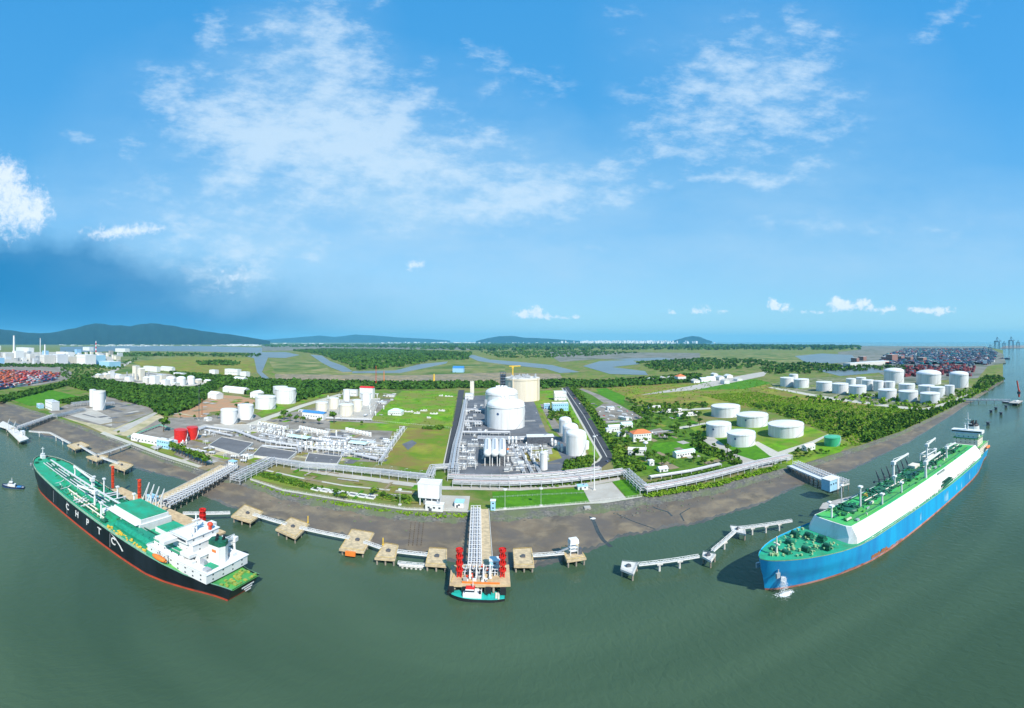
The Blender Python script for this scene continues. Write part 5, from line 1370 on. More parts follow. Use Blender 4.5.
# ---- right jetty beside the blue carrier
trestle(P(793, 465.5, 6.5), P(843, 484, 8), 15, 7.5, 'right trestle with a grey road deck and white crossbeams leading to the blue carrier', pipes=4, pipe_side=1, step=7, deckm=ROOFG)
z = 8
hp = [(218, 190), (330, 192), (330, 204), (245, 205), (216, 212), (206, 206)]
t = thing('jetty_head', 'loading platform hidden behind the hull of the blue carrier', 'jetty platform', (240, 192, 0))
MB().prism(hp, z - 1.5, z).build('deck_slab', CONC, t)
for i in range(11):
    for yy in (187, 198): MB().cyl((219 + i * 11, yy + 5, -2), (219 + i * 11, yy + 5, z - 1.5), .7, 8).build('pile', PILE, t)
x, y = P(835, 492, 8)
t = thing('control_building', 'blue and white control building on the right jetty behind the blue carrier', 'building', (x + 3, y + 8, 8))
MB().box((0, 0, 0), (12, 10, 10.5)).build('wall', SKYB, t, False)
MB().box((0, 0, 10.52), (12.8, 10.8, .5)).build('roof', WHITE, t, False)
MB().box((4.2, -5.1, 0), (2.4, .4, 10.5)).build('white_panel', WHITE, t, False)
mb = MB(); windows(mb, (3, -5), (-6, -5), 6, 1.4, 2.4, 1.5, -.04); mb.build('window', GLASS, t, False)
for i in range(7):
    loading_arm(258 + i * 7.5, 189, 8, 'dark blue-grey loading arm behind the blue carrier', h=21, m=STEELD, group='row of dark loading arms behind the blue carrier', az=-PI / 2 + .1)
for (x, y, lb, h_) in ((213, 190, 'white lamp tower beside the blue control building, left one', 22), (200, 190, 'short white lamp tower left of the blue control building', 12)):
    t = thing('lamp_tower', lb, 'lamp post', (x, y, 8), 0, 'lamp towers on the right jetty')
    MB().cyl((0, 0, 0), (0, 0, h_), .5, 8, .3).build('pole', WHITE, t, False); MB().lathe((0, 0, h_), [(.3, 0), (1.6, .3), (1.6, 1.0), (.2, 1.4)], 10).build('lamp_head', WHITE, t, False)
# ------------------------------------------------------------------ storage tanks
def tank(pl, pr, pb, ps, label, m=None, group=None, dome=.10, roofm=None, mark=False, name='storage_tank', seg=40, stair=True, kind='cone', cat='storage tank'):
    """silhouette edges, foot and shoulder heights read from the picture; solved for real radius, distance and height"""
    m = m or TANKW
    df = D(pb); s_ = math.sin((pr - pl) / 2 * KR); dc = df / (1 - s_); Rr = dc * s_; a = R(((pl + pr) / 2 - 512) * KD)
    cx, cy = dc * math.sin(a), dc * math.cos(a); h = (H - ZL) - dc * math.tan(R((ps - 341) * KD))
    t = thing(name, label, cat, (cx, cy, ZL), 0, group)
    MB().lathe((0, 0, 0), [(Rr, 0), (Rr, h * .5), (Rr, h)], seg).build('shell', m, t, False)
    rh = Rr * dome
    if kind == 'cone': pr_ = [(Rr * 1.004, h + .01), (Rr * .5, h + rh * .55), (.01, h + rh)]
    else: pr_ = [(Rr * math.cos(x), h + rh * math.sin(x)) for x in np.linspace(0, PI / 2 - .002, 9)]
    MB().lathe((0, 0, 0), pr_, seg).build('roof', roofm or ROOFW, t, False)
    k_ = max(.12, Rr * .012)
    MB().lathe((0, 0, 0), [(Rr + .01, h * .93), (Rr + k_ * 2.4, h * .93), (Rr + k_ * 2.4, h * .93 + k_), (Rr + .01, h * .93 + k_)], seg, False).build('wind_girder', m, t, False)
    MB().lathe((0, 0, 0), [(Rr * .99, h + .9), (Rr * .99, h + 1.05)], seg).build('railing', m, t, False)
    MB().lathe((0, 0, 0), [(Rr, .15), (Rr + 1.0, .15), (Rr + 1.0, -.1)], seg, False).build('foundation_ring', CONC, t, False)
    if stair:
        st_ = MB(); a0 = -PI / 2 + .5 - a; n_ = 22
        for i in range(n_):
            q0, q1 = a0 + 1.5 * i / n_, a0 + 1.5 * (i + 1) / n_
            st_.beam(((Rr + .5) * math.cos(q0), (Rr + .5) * math.sin(q0), h * i / n_), ((Rr + .5) * math.cos(q1), (Rr + .5) * math.sin(q1), h * (i + 1) / n_), .9, .25)
        st_.build('stairway', STEEL, t, False)
    if mark:
        a0 = -PI / 2 - a - .42; q = MB(); e = min(2.2, h * .09)
        q.lathe((0, 0, 0), [(.01, 0), (e, 0)], 6, False)
        ca, sa = math.cos(a0), math.sin(a0)
        q.v = [((Rr + .12) * ca - x * sa, (Rr + .12) * sa + x * ca, h * .68 + y) for x, y, _ in q.v]
        q.build('painted_emblem', mat('emblem_blue', (.05, .10, .22), .5), t, False)
    return t, cx, cy, Rr, h
T1 = tank(487, 524.6, 430, 404, 'giant white domed tank in front of the other giant tanks, blue mark on its side', dome=.34, kind='dome', mark=True, seg=64)
# catwalk ring and roof gear
for nm, fac in (('T1', T1),):
    t, cx, cy, Rr, h = fac
    mb = MB()
    for k in range(9):
        a = k * .7; mb.box((Rr * .35 * math.cos(a), Rr * .35 * math.sin(a), h + Rr * .31), (3, 2, 2.5))
    mb.build('roof_platform', WHITE, t, False)
    mb = MB().beam((-Rr * .9, 4, h + 2), (-Rr * .2, 2, h + Rr * .36), 2.2, .6); mb.build('roof_walkway', STEEL, t, False)
    mb = MB().beam((-Rr - 2, 6, 0), (-Rr - 2, 6, h + 6), 4); mb.build('stair_tower', STEEL, t, False)
T2 = tank(485.5, 517.5, 417.5, 392, 'giant white domed tank half hidden directly behind the front domed one', dome=.32, kind='dome', seg=64)
mb = MB()
for k in range(9): a = k * .7; mb.box((T2[3] * .3 * math.cos(a), T2[3] * .3 * math.sin(a), T2[4] + T2[3] * .29), (4, 3, 3))
mb.build('roof_platform', WHITE, T2[0], False)
T3 = tank(505.4, 539.7, 402, 377.5, 'giant beige concrete tank still under construction behind the white domed pair', BEIGE, dome=.06, roofm=CONCL, seg=64, stair=False)
t, cx, cy, Rr, h = T3
mb = MB(); r2 = random.Random(8)
for k in range(40): a = r2.uniform(0, 6.28); d_ = Rr * r2.uniform(.1, .9); mb.box((d_ * math.cos(a), d_ * math.sin(a), h + Rr * .05), (r2.uniform(1, 6), r2.uniform(1, 6), r2.uniform(1, 6)))
mb.build('roof_scaffold', STEEL, t, False)
for k in range(4):
    a = PI / 4 + k * PI / 2 + .2; MB().box(((Rr + .6) * math.cos(a), (Rr + .6) * math.sin(a), 0), (4, 3, h), a).build('buttress', BEIGE, t, False)
# yellow crane behind it, grey scaffold tower beside
x, y = P(503, 397, ZL)
t = thing('scaffold_tower', 'dark blue-grey scaffold stair tower left of the beige tank', 'scaffold', (x, y + 10, ZL))
mb = MB()
for q in (-7, 0, 7):
    for w_ in (-5, 5): mb.beam((q, w_, 0), (q, w_, 60), .9)
for z_ in range(4, 62, 7): mb.box((0, 0, z_), (15, 11, 1.2))
mb.build('frame', STEELD, t, False)
MB().box((0, 2, 0), (12, 7, 56)).build('cladding', mat('scaffold_net', (.16, .22, .30), .8), t, False)
t = thing('crane', 'yellow crane jib showing above the beige tank', 'crane', (x + 24, y + 60, ZL))
MB().beam((0, 0, 0), (0, 0, 72), 3).build('mast', YEL, t, False)
MB().beam((-9, 0, 72), (20, 0, 73), 3.4, 2.6).build('jib', YEL, t, False)
MB().box((0, 0, 66), (5, 5, 6)).build('cab', YEL, t, False)
G5 = 'five large white tanks on the grass at right'
tank(711.3, 740, 418, 405.5, 'wide white tank at the back left of the five on the grass', group=G5)
tank(736.7, 768, 428, 414, 'wide white tank at the back right of the five, small dark mark at its left', group=G5, mark=True)
tank(768, 803.7, 438.7, 423.2, 'widest white tank, rightmost of the five on the grass', group=G5, roofm=ROOFW)
tank(706, 731, 438, 423, 'white tank at the left end of the five, small dark mark on its side', group=G5, mark=True)
tank(727, 755.3, 447.7, 432, 'white tank nearest the shore pipe rack, dark mark on its side', group=G5, mark=True)
tank(824, 840.5, 447, 436.5, 'small bright green tank near the right bank', GREENT, roofm=mat('green_roof_paint', (.08, .46, .26), .5))
FG = 'white tanks of the far right tank farm'
far_t = [((780, 794, 387, 377.5), 'leftmost white tank of the far right farm'), ((793.6, 809, 388.4, 379), 'second white tank of the far right farm, overlapping the leftmost'), ((789, 798, 382.5, 374.2), 'small white tank peeping out behind the two leftmost of the far farm'),
 ((816, 832, 391.6, 381.7), 'white tank standing alone after the gap from the left pair in the far farm'), ((832, 848.5, 393.8, 383.4), 'white tank in the middle of a front trio, far right farm'), ((848.7, 866.4, 396, 385.4), 'white tank at the right end of the front trio, far right farm'),
 ((878, 896.6, 399.6, 389.4), 'front white tank below the left domed tank, far right farm'), ((898.5, 918, 401.8, 390.8), 'front white tank between two others nearest the bank, far right farm'), ((920, 940, 403.7, 392.8), 'front white tank nearest the river bank, far right farm'),
 ((862, 873.6, 390.5, 379.9), 'white tank behind the front trio, left one of three'), ((873, 883.5, 391.6, 380.8), 'white tank behind the front trio, middle one of three'), ((883.2, 895, 391, 381.4), 'white tank behind the front trio, just before the left domed tank'),
 ((898.5, 915, 393.4, 383.7), 'white tank directly behind the middle front one, far right farm'), ((918.2, 934.6, 395.6, 385.3), 'white tank under the large middle domed tank'), ((930, 945, 398, 386.8), 'white tank tucked behind the one nearest the river bank'), ((944.5, 954.5, 395.8, 385.3), 'narrow white tank at the right end of the far farm rows'),
 ((846, 856, 385.5, 378.6), 'small white tank in the back row of the far farm, left one'), ((856, 866, 384.5, 377.4), 'small white tank in the back row of the far farm, right one')]
for a, lb in far_t: tank(*a, lb, group=FG, seg=28, dome=.08)
for a, lb in (((883.8, 904, 383.6, 370.6), 'large domed white tank, left of three behind the far farm'), ((916, 941.2, 385.2, 373.2), 'large domed white tank, middle and biggest of three behind the far farm'), ((949, 968.6, 388, 373.8), 'large domed white tank, right of three, nearest the river')):
    tank(*a, lb, group='three domed tanks at far right', dome=.28, kind='dome', seg=32)
LG = 'white tanks left of centre'
tank(220.6, 237.6, 424.5, 409.3, 'white tank at the left end of the row of four, behind the red tanks', group=LG)
tank(237.6, 253.4, 420, 404.6, 'white tank second from the left in the row of four', group=LG)
tank(255, 276, 409.8, 396.2, 'white tank third in the row of four, stained lower wall', group=LG)
tank(274.5, 296, 404.3, 388.6, 'white tank at the right end of the row of four', group=LG)
tank(273, 288, 398.5, 386.6, 'pale tank mostly hidden behind the right end of the row of four', group=LG, stair=False)
RG = 'pair of red tanks'
tank(174, 187.3, 443, 429.5, 'bright red tank, nearer the shore of the pair', REDP, group=RG, roofm=REDP, dome=.05)
tank(186.6, 198, 440, 427, 'bright red tank, farther from the shore of the pair', REDP, group=RG, roofm=REDP, dome=.05)
CG = 'cream tanks left of centre'
tank(315.6, 328, 413.5, 402.3, 'cream tank at the front left of the cluster, right of the blue-roofed building', CREAM, group=CG)
tank(328.5, 339, 409.5, 398, 'cream tank at the back of the cluster, second from left', CREAM, group=CG)
tank(339, 353.7, 416.7, 404.3, 'widest cream tank at the front of the cluster', CREAM, group=CG)
tank(352, 362.5, 412, 400.3, 'cream tank right behind the widest one', CREAM, group=CG)
tank(360.5, 371, 405.8, 393, 'whiter tank at the back right of the cream cluster', group=CG)
tank(343, 349.8, 401, 389.6, 'slender white tank behind the cream cluster', group=CG, stair=False)
tank(92.6, 105.6, 410.5, 391, 'tall white cylindrical tank with yellowish roof edge on the left terminal', roofm=CREAM, mark=False)
tank(89.4, 96, 407, 389.6, 'narrower white tank half hidden behind the tall one on the left terminal', stair=False)
tank(540, 547.6, 470.7, 452, 'slim upright white tank on the grass plot beside the pipe rack', dome=.2, stair=False)
BG = 'white domed tanks beside the asphalt road'
tank(566, 585.8, 456.5, 433, 'big white domed tank beside the bend of the asphalt road', dome=.4, kind='dome', group=BG)
tank(562.5, 578, 443.5, 426.5, 'white domed tank in the middle of the row by the asphalt road', dome=.5, kind='dome', group=BG)
tank(559, 571, 434, 419.5, 'white domed tank at the far end of the row by the asphalt road', dome=.5, kind='dome', group=BG)
tank(583, 589, 449.8, 441.5, 'short white tank tucked behind the big domed one', dome=.4, kind='dome', group=BG, stair=False)
# horizontal pressure vessels on legs
for i, (px_, nm) in enumerate(((487.4, 'left'), (494.8, 'middle'), (502.2, 'right'))):
    x, y = P(px_, 466.5, ZL); dd = D(466.5)
    t = thing('pressure_vessel', 'long white pressure vessel on tall legs before the giant tank, %s of three' % nm, 'pressure vessel', (x, y, ZL), -R((px_ - 512) * KD) * .9, 'horizontal vessels on tall legs')
    r_, L_, z_ = 4.15, 52, 15.5
    prf = [(.01, -r_ * .8)] + [(r_ * math.sin(q), -r_ * .8 * math.cos(q)) for q in np.linspace(.2, PI / 2, 6)] + [(r_, L_)] + [(r_ * math.cos(q), L_ + r_ * .8 * math.sin(q)) for q in np.linspace(0.2, PI / 2, 5)]
    mb = MB().lathe((0, 0, 0), prf, 24); mb.v = [(x_, z2, -y2 + z_) for x_, y2, z2 in mb.v]; mb.build('vessel', WHITE, t, False)
    for k in range(6):
        for s in (-1, 1): MB().beam((s * 2.6, 1 + k * 9.4, 0), (s * 2.6, 1 + k * 9.4, z_ - 2), .7).build('leg', WHITE, t, False)
    mb = MB()
    for k in range(5): mb.beam((2.6, 1 + k * 9.4, 1), (2.6, 1 + (k + 1) * 9.4, z_ - 3), .25)
    mb.build('brace', WHITE, t, False)
    MB().box((0, 24, z_ + r_ - .1), (1.8, 46, .3)).build('top_walkway', STEEL, t, False)

# ------------------------------------------------------------------ pipe racks
RACKW = mat('rack_paint', (0.56, 0.58, 0.60), 0.5, var=.12, scale=.3)
def rack(path, w_, h, label, pipes=6, name='pipe_rack', levels=2, z0=ZL, step=8, pm=None, zt=None, group=None, top_deck=None, fm=None):
    pts = [Vector(p) for p in path]; c = sum(pts, Vector((0, 0))) / len(pts)
    t = thing(name, label, 'pipe rack', (c.x, c.y, z0), 0, group)
    nrm = []
    for i in range(len(pts)):
        a = pts[max(0, i - 1)]; b = pts[min(len(pts) - 1, i + 1)]
        d1 = (pts[i] - a).normalized() if i else (b - pts[i]).normalized(); d2 = (b - pts[i]).normalized() if i < len(pts) - 1 else d1
        m_ = (d1 + d2).normalized(); n_ = Vector((-m_.y, m_.x)); nrm.append(n_ / max(.5, n_.dot(Vector((-d1.y, d1.x)))))
    fr = MB(); bm_ = fr
    for i in range(len(pts) - 1):
        a, b = pts[i], pts[i + 1]; d = b - a; k = max(1, int(d.length / step)); u = d.normalized(); n_ = Vector((-u.y, u.x))
        for j in range(k + (1 if i == len(pts) - 2 else 0)):
            p = a + d * j / k
            for s in (-.5, .5): q = p + n_ * w_ * s; fr.beam((q.x, q.y, z0 - .3), (q.x, q.y, z0 + h + .6), .38)
            for l in range(levels): zz = z0 + h - l * 2.6; bm_.beam((*(p - n_ * w_ / 2), zz - .3), (*(p + n_ * w_ / 2), zz - .3), .34)
    fr.build('portal_frame', fm or RACKW, t)
    for s in (-.5, .5):
        for l in range(levels):
            mb = MB(); zz = z0 + h - l * 2.6 - .3
            for i in range(len(pts) - 1): p, q = pts[i] + nrm[i] * w_ * s, pts[i + 1] + nrm[i + 1] * w_ * s; mb.beam((*p, zz), (*q, zz), .36, .5)
            mb.build('side_beam', fm or RACKW, t)
    for k in range(pipes):
        l = k % levels; kk = k // levels; npl = (pipes + levels - 1) // levels; o_ = (-.5 + (kk + .6) / (npl + .2)) * w_
        r_ = (.34, .5, .26, .42)[(k * 7) % 4]; zz = z0 + h - l * 2.6 + r_
        mb = MB()
        for i in range(len(pts) - 1): p, q = pts[i] + nrm[i] * o_, pts[i + 1] + nrm[i + 1] * o_; mb.cyl((*p, zz), (*q, zz), r_, 8)
        mb.build('pipe', (pm[k % len(pm)] if pm else PIPEW), t)
    if top_deck:
        mb = MB()
        for i in range(len(pts) - 1): mb.beam((*pts[i], z0 + h + 1.3), (*pts[i + 1], z0 + h + 1.3), w_ * .35, .12)
        mb.build('walkway', top_deck, t)
    return t
def pp(l, z): return [P(x, y, z) for x, y in l]
PMX = [PIPEW, STEEL, PIPEP, PIPEW, STEEL]
rack(pp([(235, 476), (252, 468), (272, 458.5)], 11), 11, 8.5, 'bundled silver pipe rack climbing inland from the blue-roofed valve house', 9, levels=3, pm=[STEEL, PIPEW])
rack(pp([(272, 458.5), (301, 463.5), (336, 466), (382, 470.5), (428, 475.5)], 10.5), 9, 7.5, 'long silver pipe rack along the shore left of the white cube building', 8, levels=2, pm=[STEEL, PIPEW, STEEL])
rack(pp([(429, 475.5), (433, 466), (455, 464.5), (455.5, 473)], 10.5), 7, 7.5, 'looped silver pipe rack behind the white cube building', 6, levels=2, pm=[STEEL, PIPEW])
rack(pp([(453.5, 479.5), (509, 481), (551, 479), (589, 475), (624, 470)], 10), 10, 7, 'shore pipe rack with pinkish top pipes in front of the giant tank yard', 9, levels=2, pm=PMX)
rack(pp([(448, 474.5), (509, 475.5), (560, 472), (600, 467)], 9.5), 6, 6, 'second, inner pipe rack running parallel behind the shore rack', 6, levels=2, pm=PMX)
rack(pp([(625, 469.5), (645, 487.5)], 10), 9, 7, 'short pipe rack stepping out toward the mud, joining the two long shore racks', 6, levels=2, pm=[STEEL, PIPEW, STEEL])
rack(pp([(645, 487), (674, 482), (703, 476), (735, 468), (760, 461.5), (790, 455)], 10), 9, 7, 'long pipe rack with pinkish pipes curving along the shore toward the right trestle', 9, levels=2, pm=PMX)
rack(pp([(650, 477), (690, 471), (720, 464)], 6), 5, 3, 'low pipe track behind the right shore rack', 5, levels=1, pm=PMX, step=10)
rack(pp([(465.5, 400), (461, 425), (456, 445), (452, 470)], 11), 8, 8, 'straight silver pipe rack along the asphalt road left of the giant tanks', 8, levels=2, pm=[STEEL, PIPEW], top_deck=STEEL)
for i, (y, nm) in enumerate(((409.5, 'farthest'), (421.5, 'middle'), (432, 'nearest'))):
    rack(pp([(465 - i * 3, y), (486 + i * 12, y + .3)], 8), 5, 5, 'short cross rack from the road rack to the giant tanks, %s of three' % nm, 4, levels=1, pm=[STEEL, PIPEW], group='cross racks left of the giant tanks')
rack(pp([(478, 436.5), (520, 437.5), (548, 436)], 9), 6, 6, 'pipe rack crossing just in front of the giant domed tank', 6, levels=2, pm=[STEEL, PIPEW])
rack(pp([(404, 428), (395, 440), (380, 463)], 6), 3, 5, 'thin white pipe rack on the left edge of the dry meadow', 3, levels=1)
rack(pp([(55, 416), (84, 409)], 8), 9, 6, 'pipe rack linking the far left trestle to the tall white tank', 6, levels=2, pm=[STEEL, PIPEW])
rack(pp([(72, 404), (90, 402)], 10), 7, 9, 'high grey pipe rack left of the tall white tank', 6, levels=2, pm=[STEEL])
rack(pp([(104, 404), (114, 403)], 8), 6, 7, 'short grey pipe rack right of the tall white tank', 4, levels=2, pm=[STEEL])
rack(pp([(156, 449), (180, 437), (206, 427), (235, 431)], 5.5), 5, 3, 'low white pipe track past the red tanks', 5, levels=1, step=10)
rack(pp([(235, 431), (262, 441), (300, 447), (345, 452), (378, 460)], 5.5), 5, 3.5, 'low white pipe track through the process plots left of centre', 5, levels=1, step=10)
rack(pp([(128, 437), (160, 425), (172, 429)], 5.5), 3, 2.5, 'low green-grey pipe track beside the long white shed', 3, levels=1, step=10, pm=[GREENT])
for i in range(3):
    a = P(512 + i * 7, 446, 5.5); b = P(524 + i * 8, 472, 5.5)
    rack([a, b], 3, 2.2, 'pipe track fanning across the dark yard behind the shore rack, %s' % ('left', 'middle', 'right')[i], 3, levels=1, step=8, group='pipe tracks across the dark yard', pm=[STEEL, PIPEW])
# ------------------------------------------------------------------ buildings
def bld(px_, py_, wpx, dm, top=None, h=None, label='', wall=None, roof=None, kind='flat', name='building', cat='building', group=None, rz=0.0, win=True, stor=1, wm=None, door=True, z=ZL):
    """front wall's middle foot at (px_, py_); width in panorama pixels or metres; height from the picture or given"""
    x, y = P(px_, py_, z); w_ = wm or wpx * MPP(py_, z)
    if h is None: h = max(2.5, (H - z) - math.hypot(x, y) * math.tan(R((top - 341) * KD)))
    wall = wall or WHITE; roof = roof or ROOFG
    fx, fy = -math.sin(rz), math.cos(rz)
    t = thing(name, label, cat, (x + fx * dm / 2, y + fy * dm / 2, z), rz, group)
    MB().box((0, 0, 0), (w_, dm, h)).build('wall', wall, t, False)
    mb = MB(); a, b = w_ / 2 + .5, dm / 2 + .5
    if kind == 'flat':
        mb.box((0, 0, h + .005), (w_ + .5, dm + .5, .4)); r_ = mb.build('roof', roof, t, False)
        if w_ > 8: MB().box((w_ * .2, 0, h + .41), (min(3, w_ * .15), min(3, dm * .3), 1.4)).build('rooftop_unit', STEEL, r_, False)
    elif kind == 'gable':
        g = min(a, b) * .42
        if a >= b: vs = [(-a, -b, h), (a, -b, h), (a, b, h), (-a, b, h), (-a, 0, h + g), (a, 0, h + g)]; fs = [(0, 1, 5, 4), (2, 3, 4, 5), (0, 4, 3), (1, 2, 5), (3, 2, 1, 0)]
        else: vs = [(-a, -b, h), (a, -b, h), (a, b, h), (-a, b, h), (0, -b, h + g), (0, b, h + g)]; fs = [(1, 2, 5, 4), (3, 0, 4, 5), (0, 1, 4), (2, 3, 5), (3, 2, 1, 0)]
        mb.addm(vs, fs); mb.build('roof', roof, t, False)
    elif kind == 'hip':
        g = min(a, b) * .5; e = max(a, b) - min(a, b)
        if a >= b: vs = [(-a, -b, h), (a, -b, h), (a, b, h), (-a, b, h), (-e, 0, h + g), (e + .01, 0, h + g)]
        else: vs = [(-a, -b, h), (a, -b, h), (a, b, h), (-a, b, h), (0, -e, h + g), (0, e + .01, h + g)]
        fs = [(0, 1, 5, 4), (2, 3, 4, 5), (0, 4, 3), (1, 2, 5), (3, 2, 1, 0)] if a >= b else [(1, 2, 5, 4), (3, 0, 4, 5), (0, 1, 4), (2, 3, 5), (3, 2, 1, 0)]
        mb.addm(vs, fs); mb.build('roof', roof, t, False)
    elif kind == 'arch':
        n = 10; vs = [(q, b * math.cos(PI * i / n), h + b * .4 * math.sin(PI * i / n)) for q in (-a, a) for i in range(n + 1)]
        mb.addm(vs, [(i, i + 1, n + 2 + i, n + 1 + i) for i in range(n)] + [tuple(range(n + 1)), tuple(range(n + 1, 2 * n + 2))[::-1]], True); mb.build('roof', roof, t, False)
    if win and h > 2.6:
        for s in range(stor):
            wmb = MB(); zz = h * (s + .42) / stor; st_ = max(3.4, w_ / 9)
            windows(wmb, (w_ / 2 - .6, -dm / 2), (-w_ / 2 + .6, -dm / 2), zz, min(1.5, h / stor * .36), st_, st_ * .5, -.04)
            wmb.build('window', GLASS, t, False)
    if door: MB().box((-w_ * .22, -dm / 2 - .05, 0), (min(2.4, w_ * .2), .1, min(2.6, h * .8))).build('door', STEELD, t, False)
    return t
# left terminal and beyond
bld(48.5, 409.5, 18, 16, 401, label='white two-part building on the far left terminal beside the bright green field', stor=2)
bld(38, 408, 8, 10, 404, label='small pale blue annex left of the white terminal building', wall=SKYB)
bld(144, 443, 0, 13, wm=46, h=6.5, rz=R(14), label='long low white shed between the sandy strip and the red tanks', kind='gable', roof=WHITE, name='shed', cat='shed')
bld(162.5, 448.5, 15, 11, 440.5, rz=R(14), label='pale blue and white plant building in front of the red tanks', wall=SKYB, roof=WHITE, stor=2)
bld(172, 446, 5, 7, 441, label='small white kiosk between the pale blue building and the red tanks', name='kiosk', cat='kiosk')
bld(312.5, 419.3, 24, 14, 413, label='low building with a long blue roof in front of the cream tanks', wall=WHITE, roof=BLUER, kind='gable')
bld(366, 398, 14, 16, 388, label='building with a red roof behind the cream tanks', roof=REDP, kind='gable')
bld(352, 396, 10, 12, 390, label='white plant building left of the red-roofed one', wall=WHITE)
bld(394.5, 415.5, 14, 18, 411.5, label='white house with pale blue roof on the bright meadow', wall=WHITE, roof=AQUA, kind='hip', name='house', cat='house')
bld(469, 399.5, 8, 16, 394, label='white cube building at the far end of the asphalt road', wall=WHITE)
bld(472, 397.5, 0, 8, 381.5, wm=9, label='slim pale concrete tower at the far end of the asphalt road', wall=CREAM, roof=CREAM, name='tower', cat='tower', win=False)
bld(540.5, 444.5, 27, 15, 437, label='open-sided shed with a long white roof right of the pressure vessels', wall=STEELD, roof=WHITE, name='shed', cat='shed', kind='flat', win=False)
bld(560.5, 411, 16, 18, 403.5, label='pale blue and white building left of the asphalt road', wall=SKYB, roof=WHITE, stor=2)
bld(560.5, 400.5, 12, 24, 393.5, label='white vault-roofed hall behind the pale blue building', wall=WHITE, roof=WHITE, kind='arch', name='hall', cat='hall')
bld(547, 409, 6, 9, 404, label='little dark blue building with a white roof left of the pale blue one', wall=BLUEP, roof=WHITE)
gx, gy = P(428.5, 506)
t = thing('building', 'tall white cube building on stilts at the waterfront, left of the centre trestle', 'building', (gx, gy + 6, ZL))
MB().box((0, 0, 7), (16.5, 12, 13), top=(1.06, 1.06)).build('body', WHITE, t, False)
MB().box((0, 0, 20.02), (18, 13.2, .4)).build('roof', ROOFW, t, False)
for q in (-7, -2.4, 2.4, 7):
    for w_ in (-5, 5): MB().beam((q, w_, 0), (q, w_, 7), .7).build('leg', WHITE, t, False)
MB().box((0, 0, 0), (9, 7, 4)).build('machinery_room', STEEL, t, False)
MB().beam((8.4, -5, 0), (8.4, 5, 7), .8).build('stair', STEEL, t, False)
bld(434, 511.3, 18, 6, 505, label='low white annex at the foot of the tall white cube building', wall=WHITE, roof=WHITE)
bld(459, 508, 9, 8, 503, label='small shelter with a pale roof beside the centre trestle', roof=SKYB, name='shelter', cat='shelter')
bld(642.5, 441.5, 19, 17, 433.5, label='white house with a bright orange tiled roof in the park', wall=WHITE, roof=ORRF, kind='hip', stor=2, name='house', cat='house')
bld(627.5, 428, 11, 14, 424.5, label='pale green-roofed house left of the orange roof', roof=AQUA, kind='gable', name='house', cat='house')
bld(615.5, 432, 13, 12, 427, label='white building under trees left of the green-roofed house', kind='gable', roof=WHITE)
bld(609, 434, 5, 8, 429, label='little white hut nearest the asphalt road', name='hut', cat='hut')
bld(622, 437, 8, 8, 433, label='white hut between the trees and the orange-roofed house', name='hut', cat='hut')
bld(637, 455.5, 18, 10, 450, rz=R(-22), label='long white-roofed building below the orange-roofed house', kind='gable', roof=CONCL)
bld(686, 457, 22, 9, 452, rz=R(6), label='long pale greenish shed at the edge of the small lawn', kind='gable', roof=AQUA, name='shed', cat='shed')
bld(622, 420, 0, 7, wm=20, h=5, rz=R(-62), label='long white canopy across the car park', name='canopy', cat='canopy', roof=WHITE, wall=CONCL, win=False)
bld(611, 410, 0, 10, wm=14, h=6, label='gatehouse at the far end of the car park', roof=ROOFG, name='gatehouse', cat='gatehouse')
bld(664, 472, 9, 9, 469, label='small white-roofed hut behind the shore rack, left of the tanks', roof=WHITE, name='hut', cat='hut', kind='gable')
bld(652, 466, 5, 6, 461, label='tiny round-shouldered white hut below the water tower', roof=WHITE, kind='hip', name='hut', cat='hut')
for i, (x, y, w_, lb) in enumerate(((672, 412.5, 22, 'leftmost'), (690, 416, 24, 'middle, longest'), (655, 409, 12, 'small one by the car park trees'))):
    bld(x, y, w_, 9, h=4.5, label='low pale roof among trees left of the tanks, ' + lb, kind='gable', roof=CONCL, name='shed', cat='shed', group='low sheds left of the five tanks')
bld(811, 450.5, 12, 9, 446, label='white-roofed hut left of the small green tank', roof=WHITE, kind='gable', name='hut', cat='hut')
bld(755, 469, 8, 7, 465, label='white bus-like hut on the shore behind the right rack', roof=WHITE, name='hut', cat='hut')
bld(775, 464, 8, 7, 459.5, label='small brown-roofed hut where the right trestle meets the shore', roof=RUST, kind='gable', name='hut', cat='hut')
bld(583, 490, 0, 6, wm=9, h=3.6, label='low white equipment house beside the tall mast', name='equipment_house', cat='building', roof=SKYB)
bld(682, 382, 9, 30, 376.5, label='distant house with an orange roof beyond the green field', roof=ORRF, kind='hip', name='house', cat='house', win=False)
fr = random.Random(21)
for i, (x, y, w_) in enumerate(((697, 383, 7), (705, 382, 8), (712, 381, 9), (722, 380.5, 6), (664, 381, 5), (672, 380, 6), (730, 378, 7), (740, 381, 6), (652, 382, 6), (716, 377, 5), (727, 384, 6))):
    bld(x, y, w_, 26, h=fr.uniform(7, 12), label='small pale house near the motorway beyond the green field', roof=fr.choice((WHITE, ROOFG, CONCL)), kind='gable', name='house', cat='house', group='small houses near the motorway', win=False)
bld(458, 372.5, 11, 40, 368.2, label='long bright blue-roofed shed alone on the far tan flats', roof=BLUER, wall=BLUEP, kind='gable', name='shed', cat='shed', win=False)
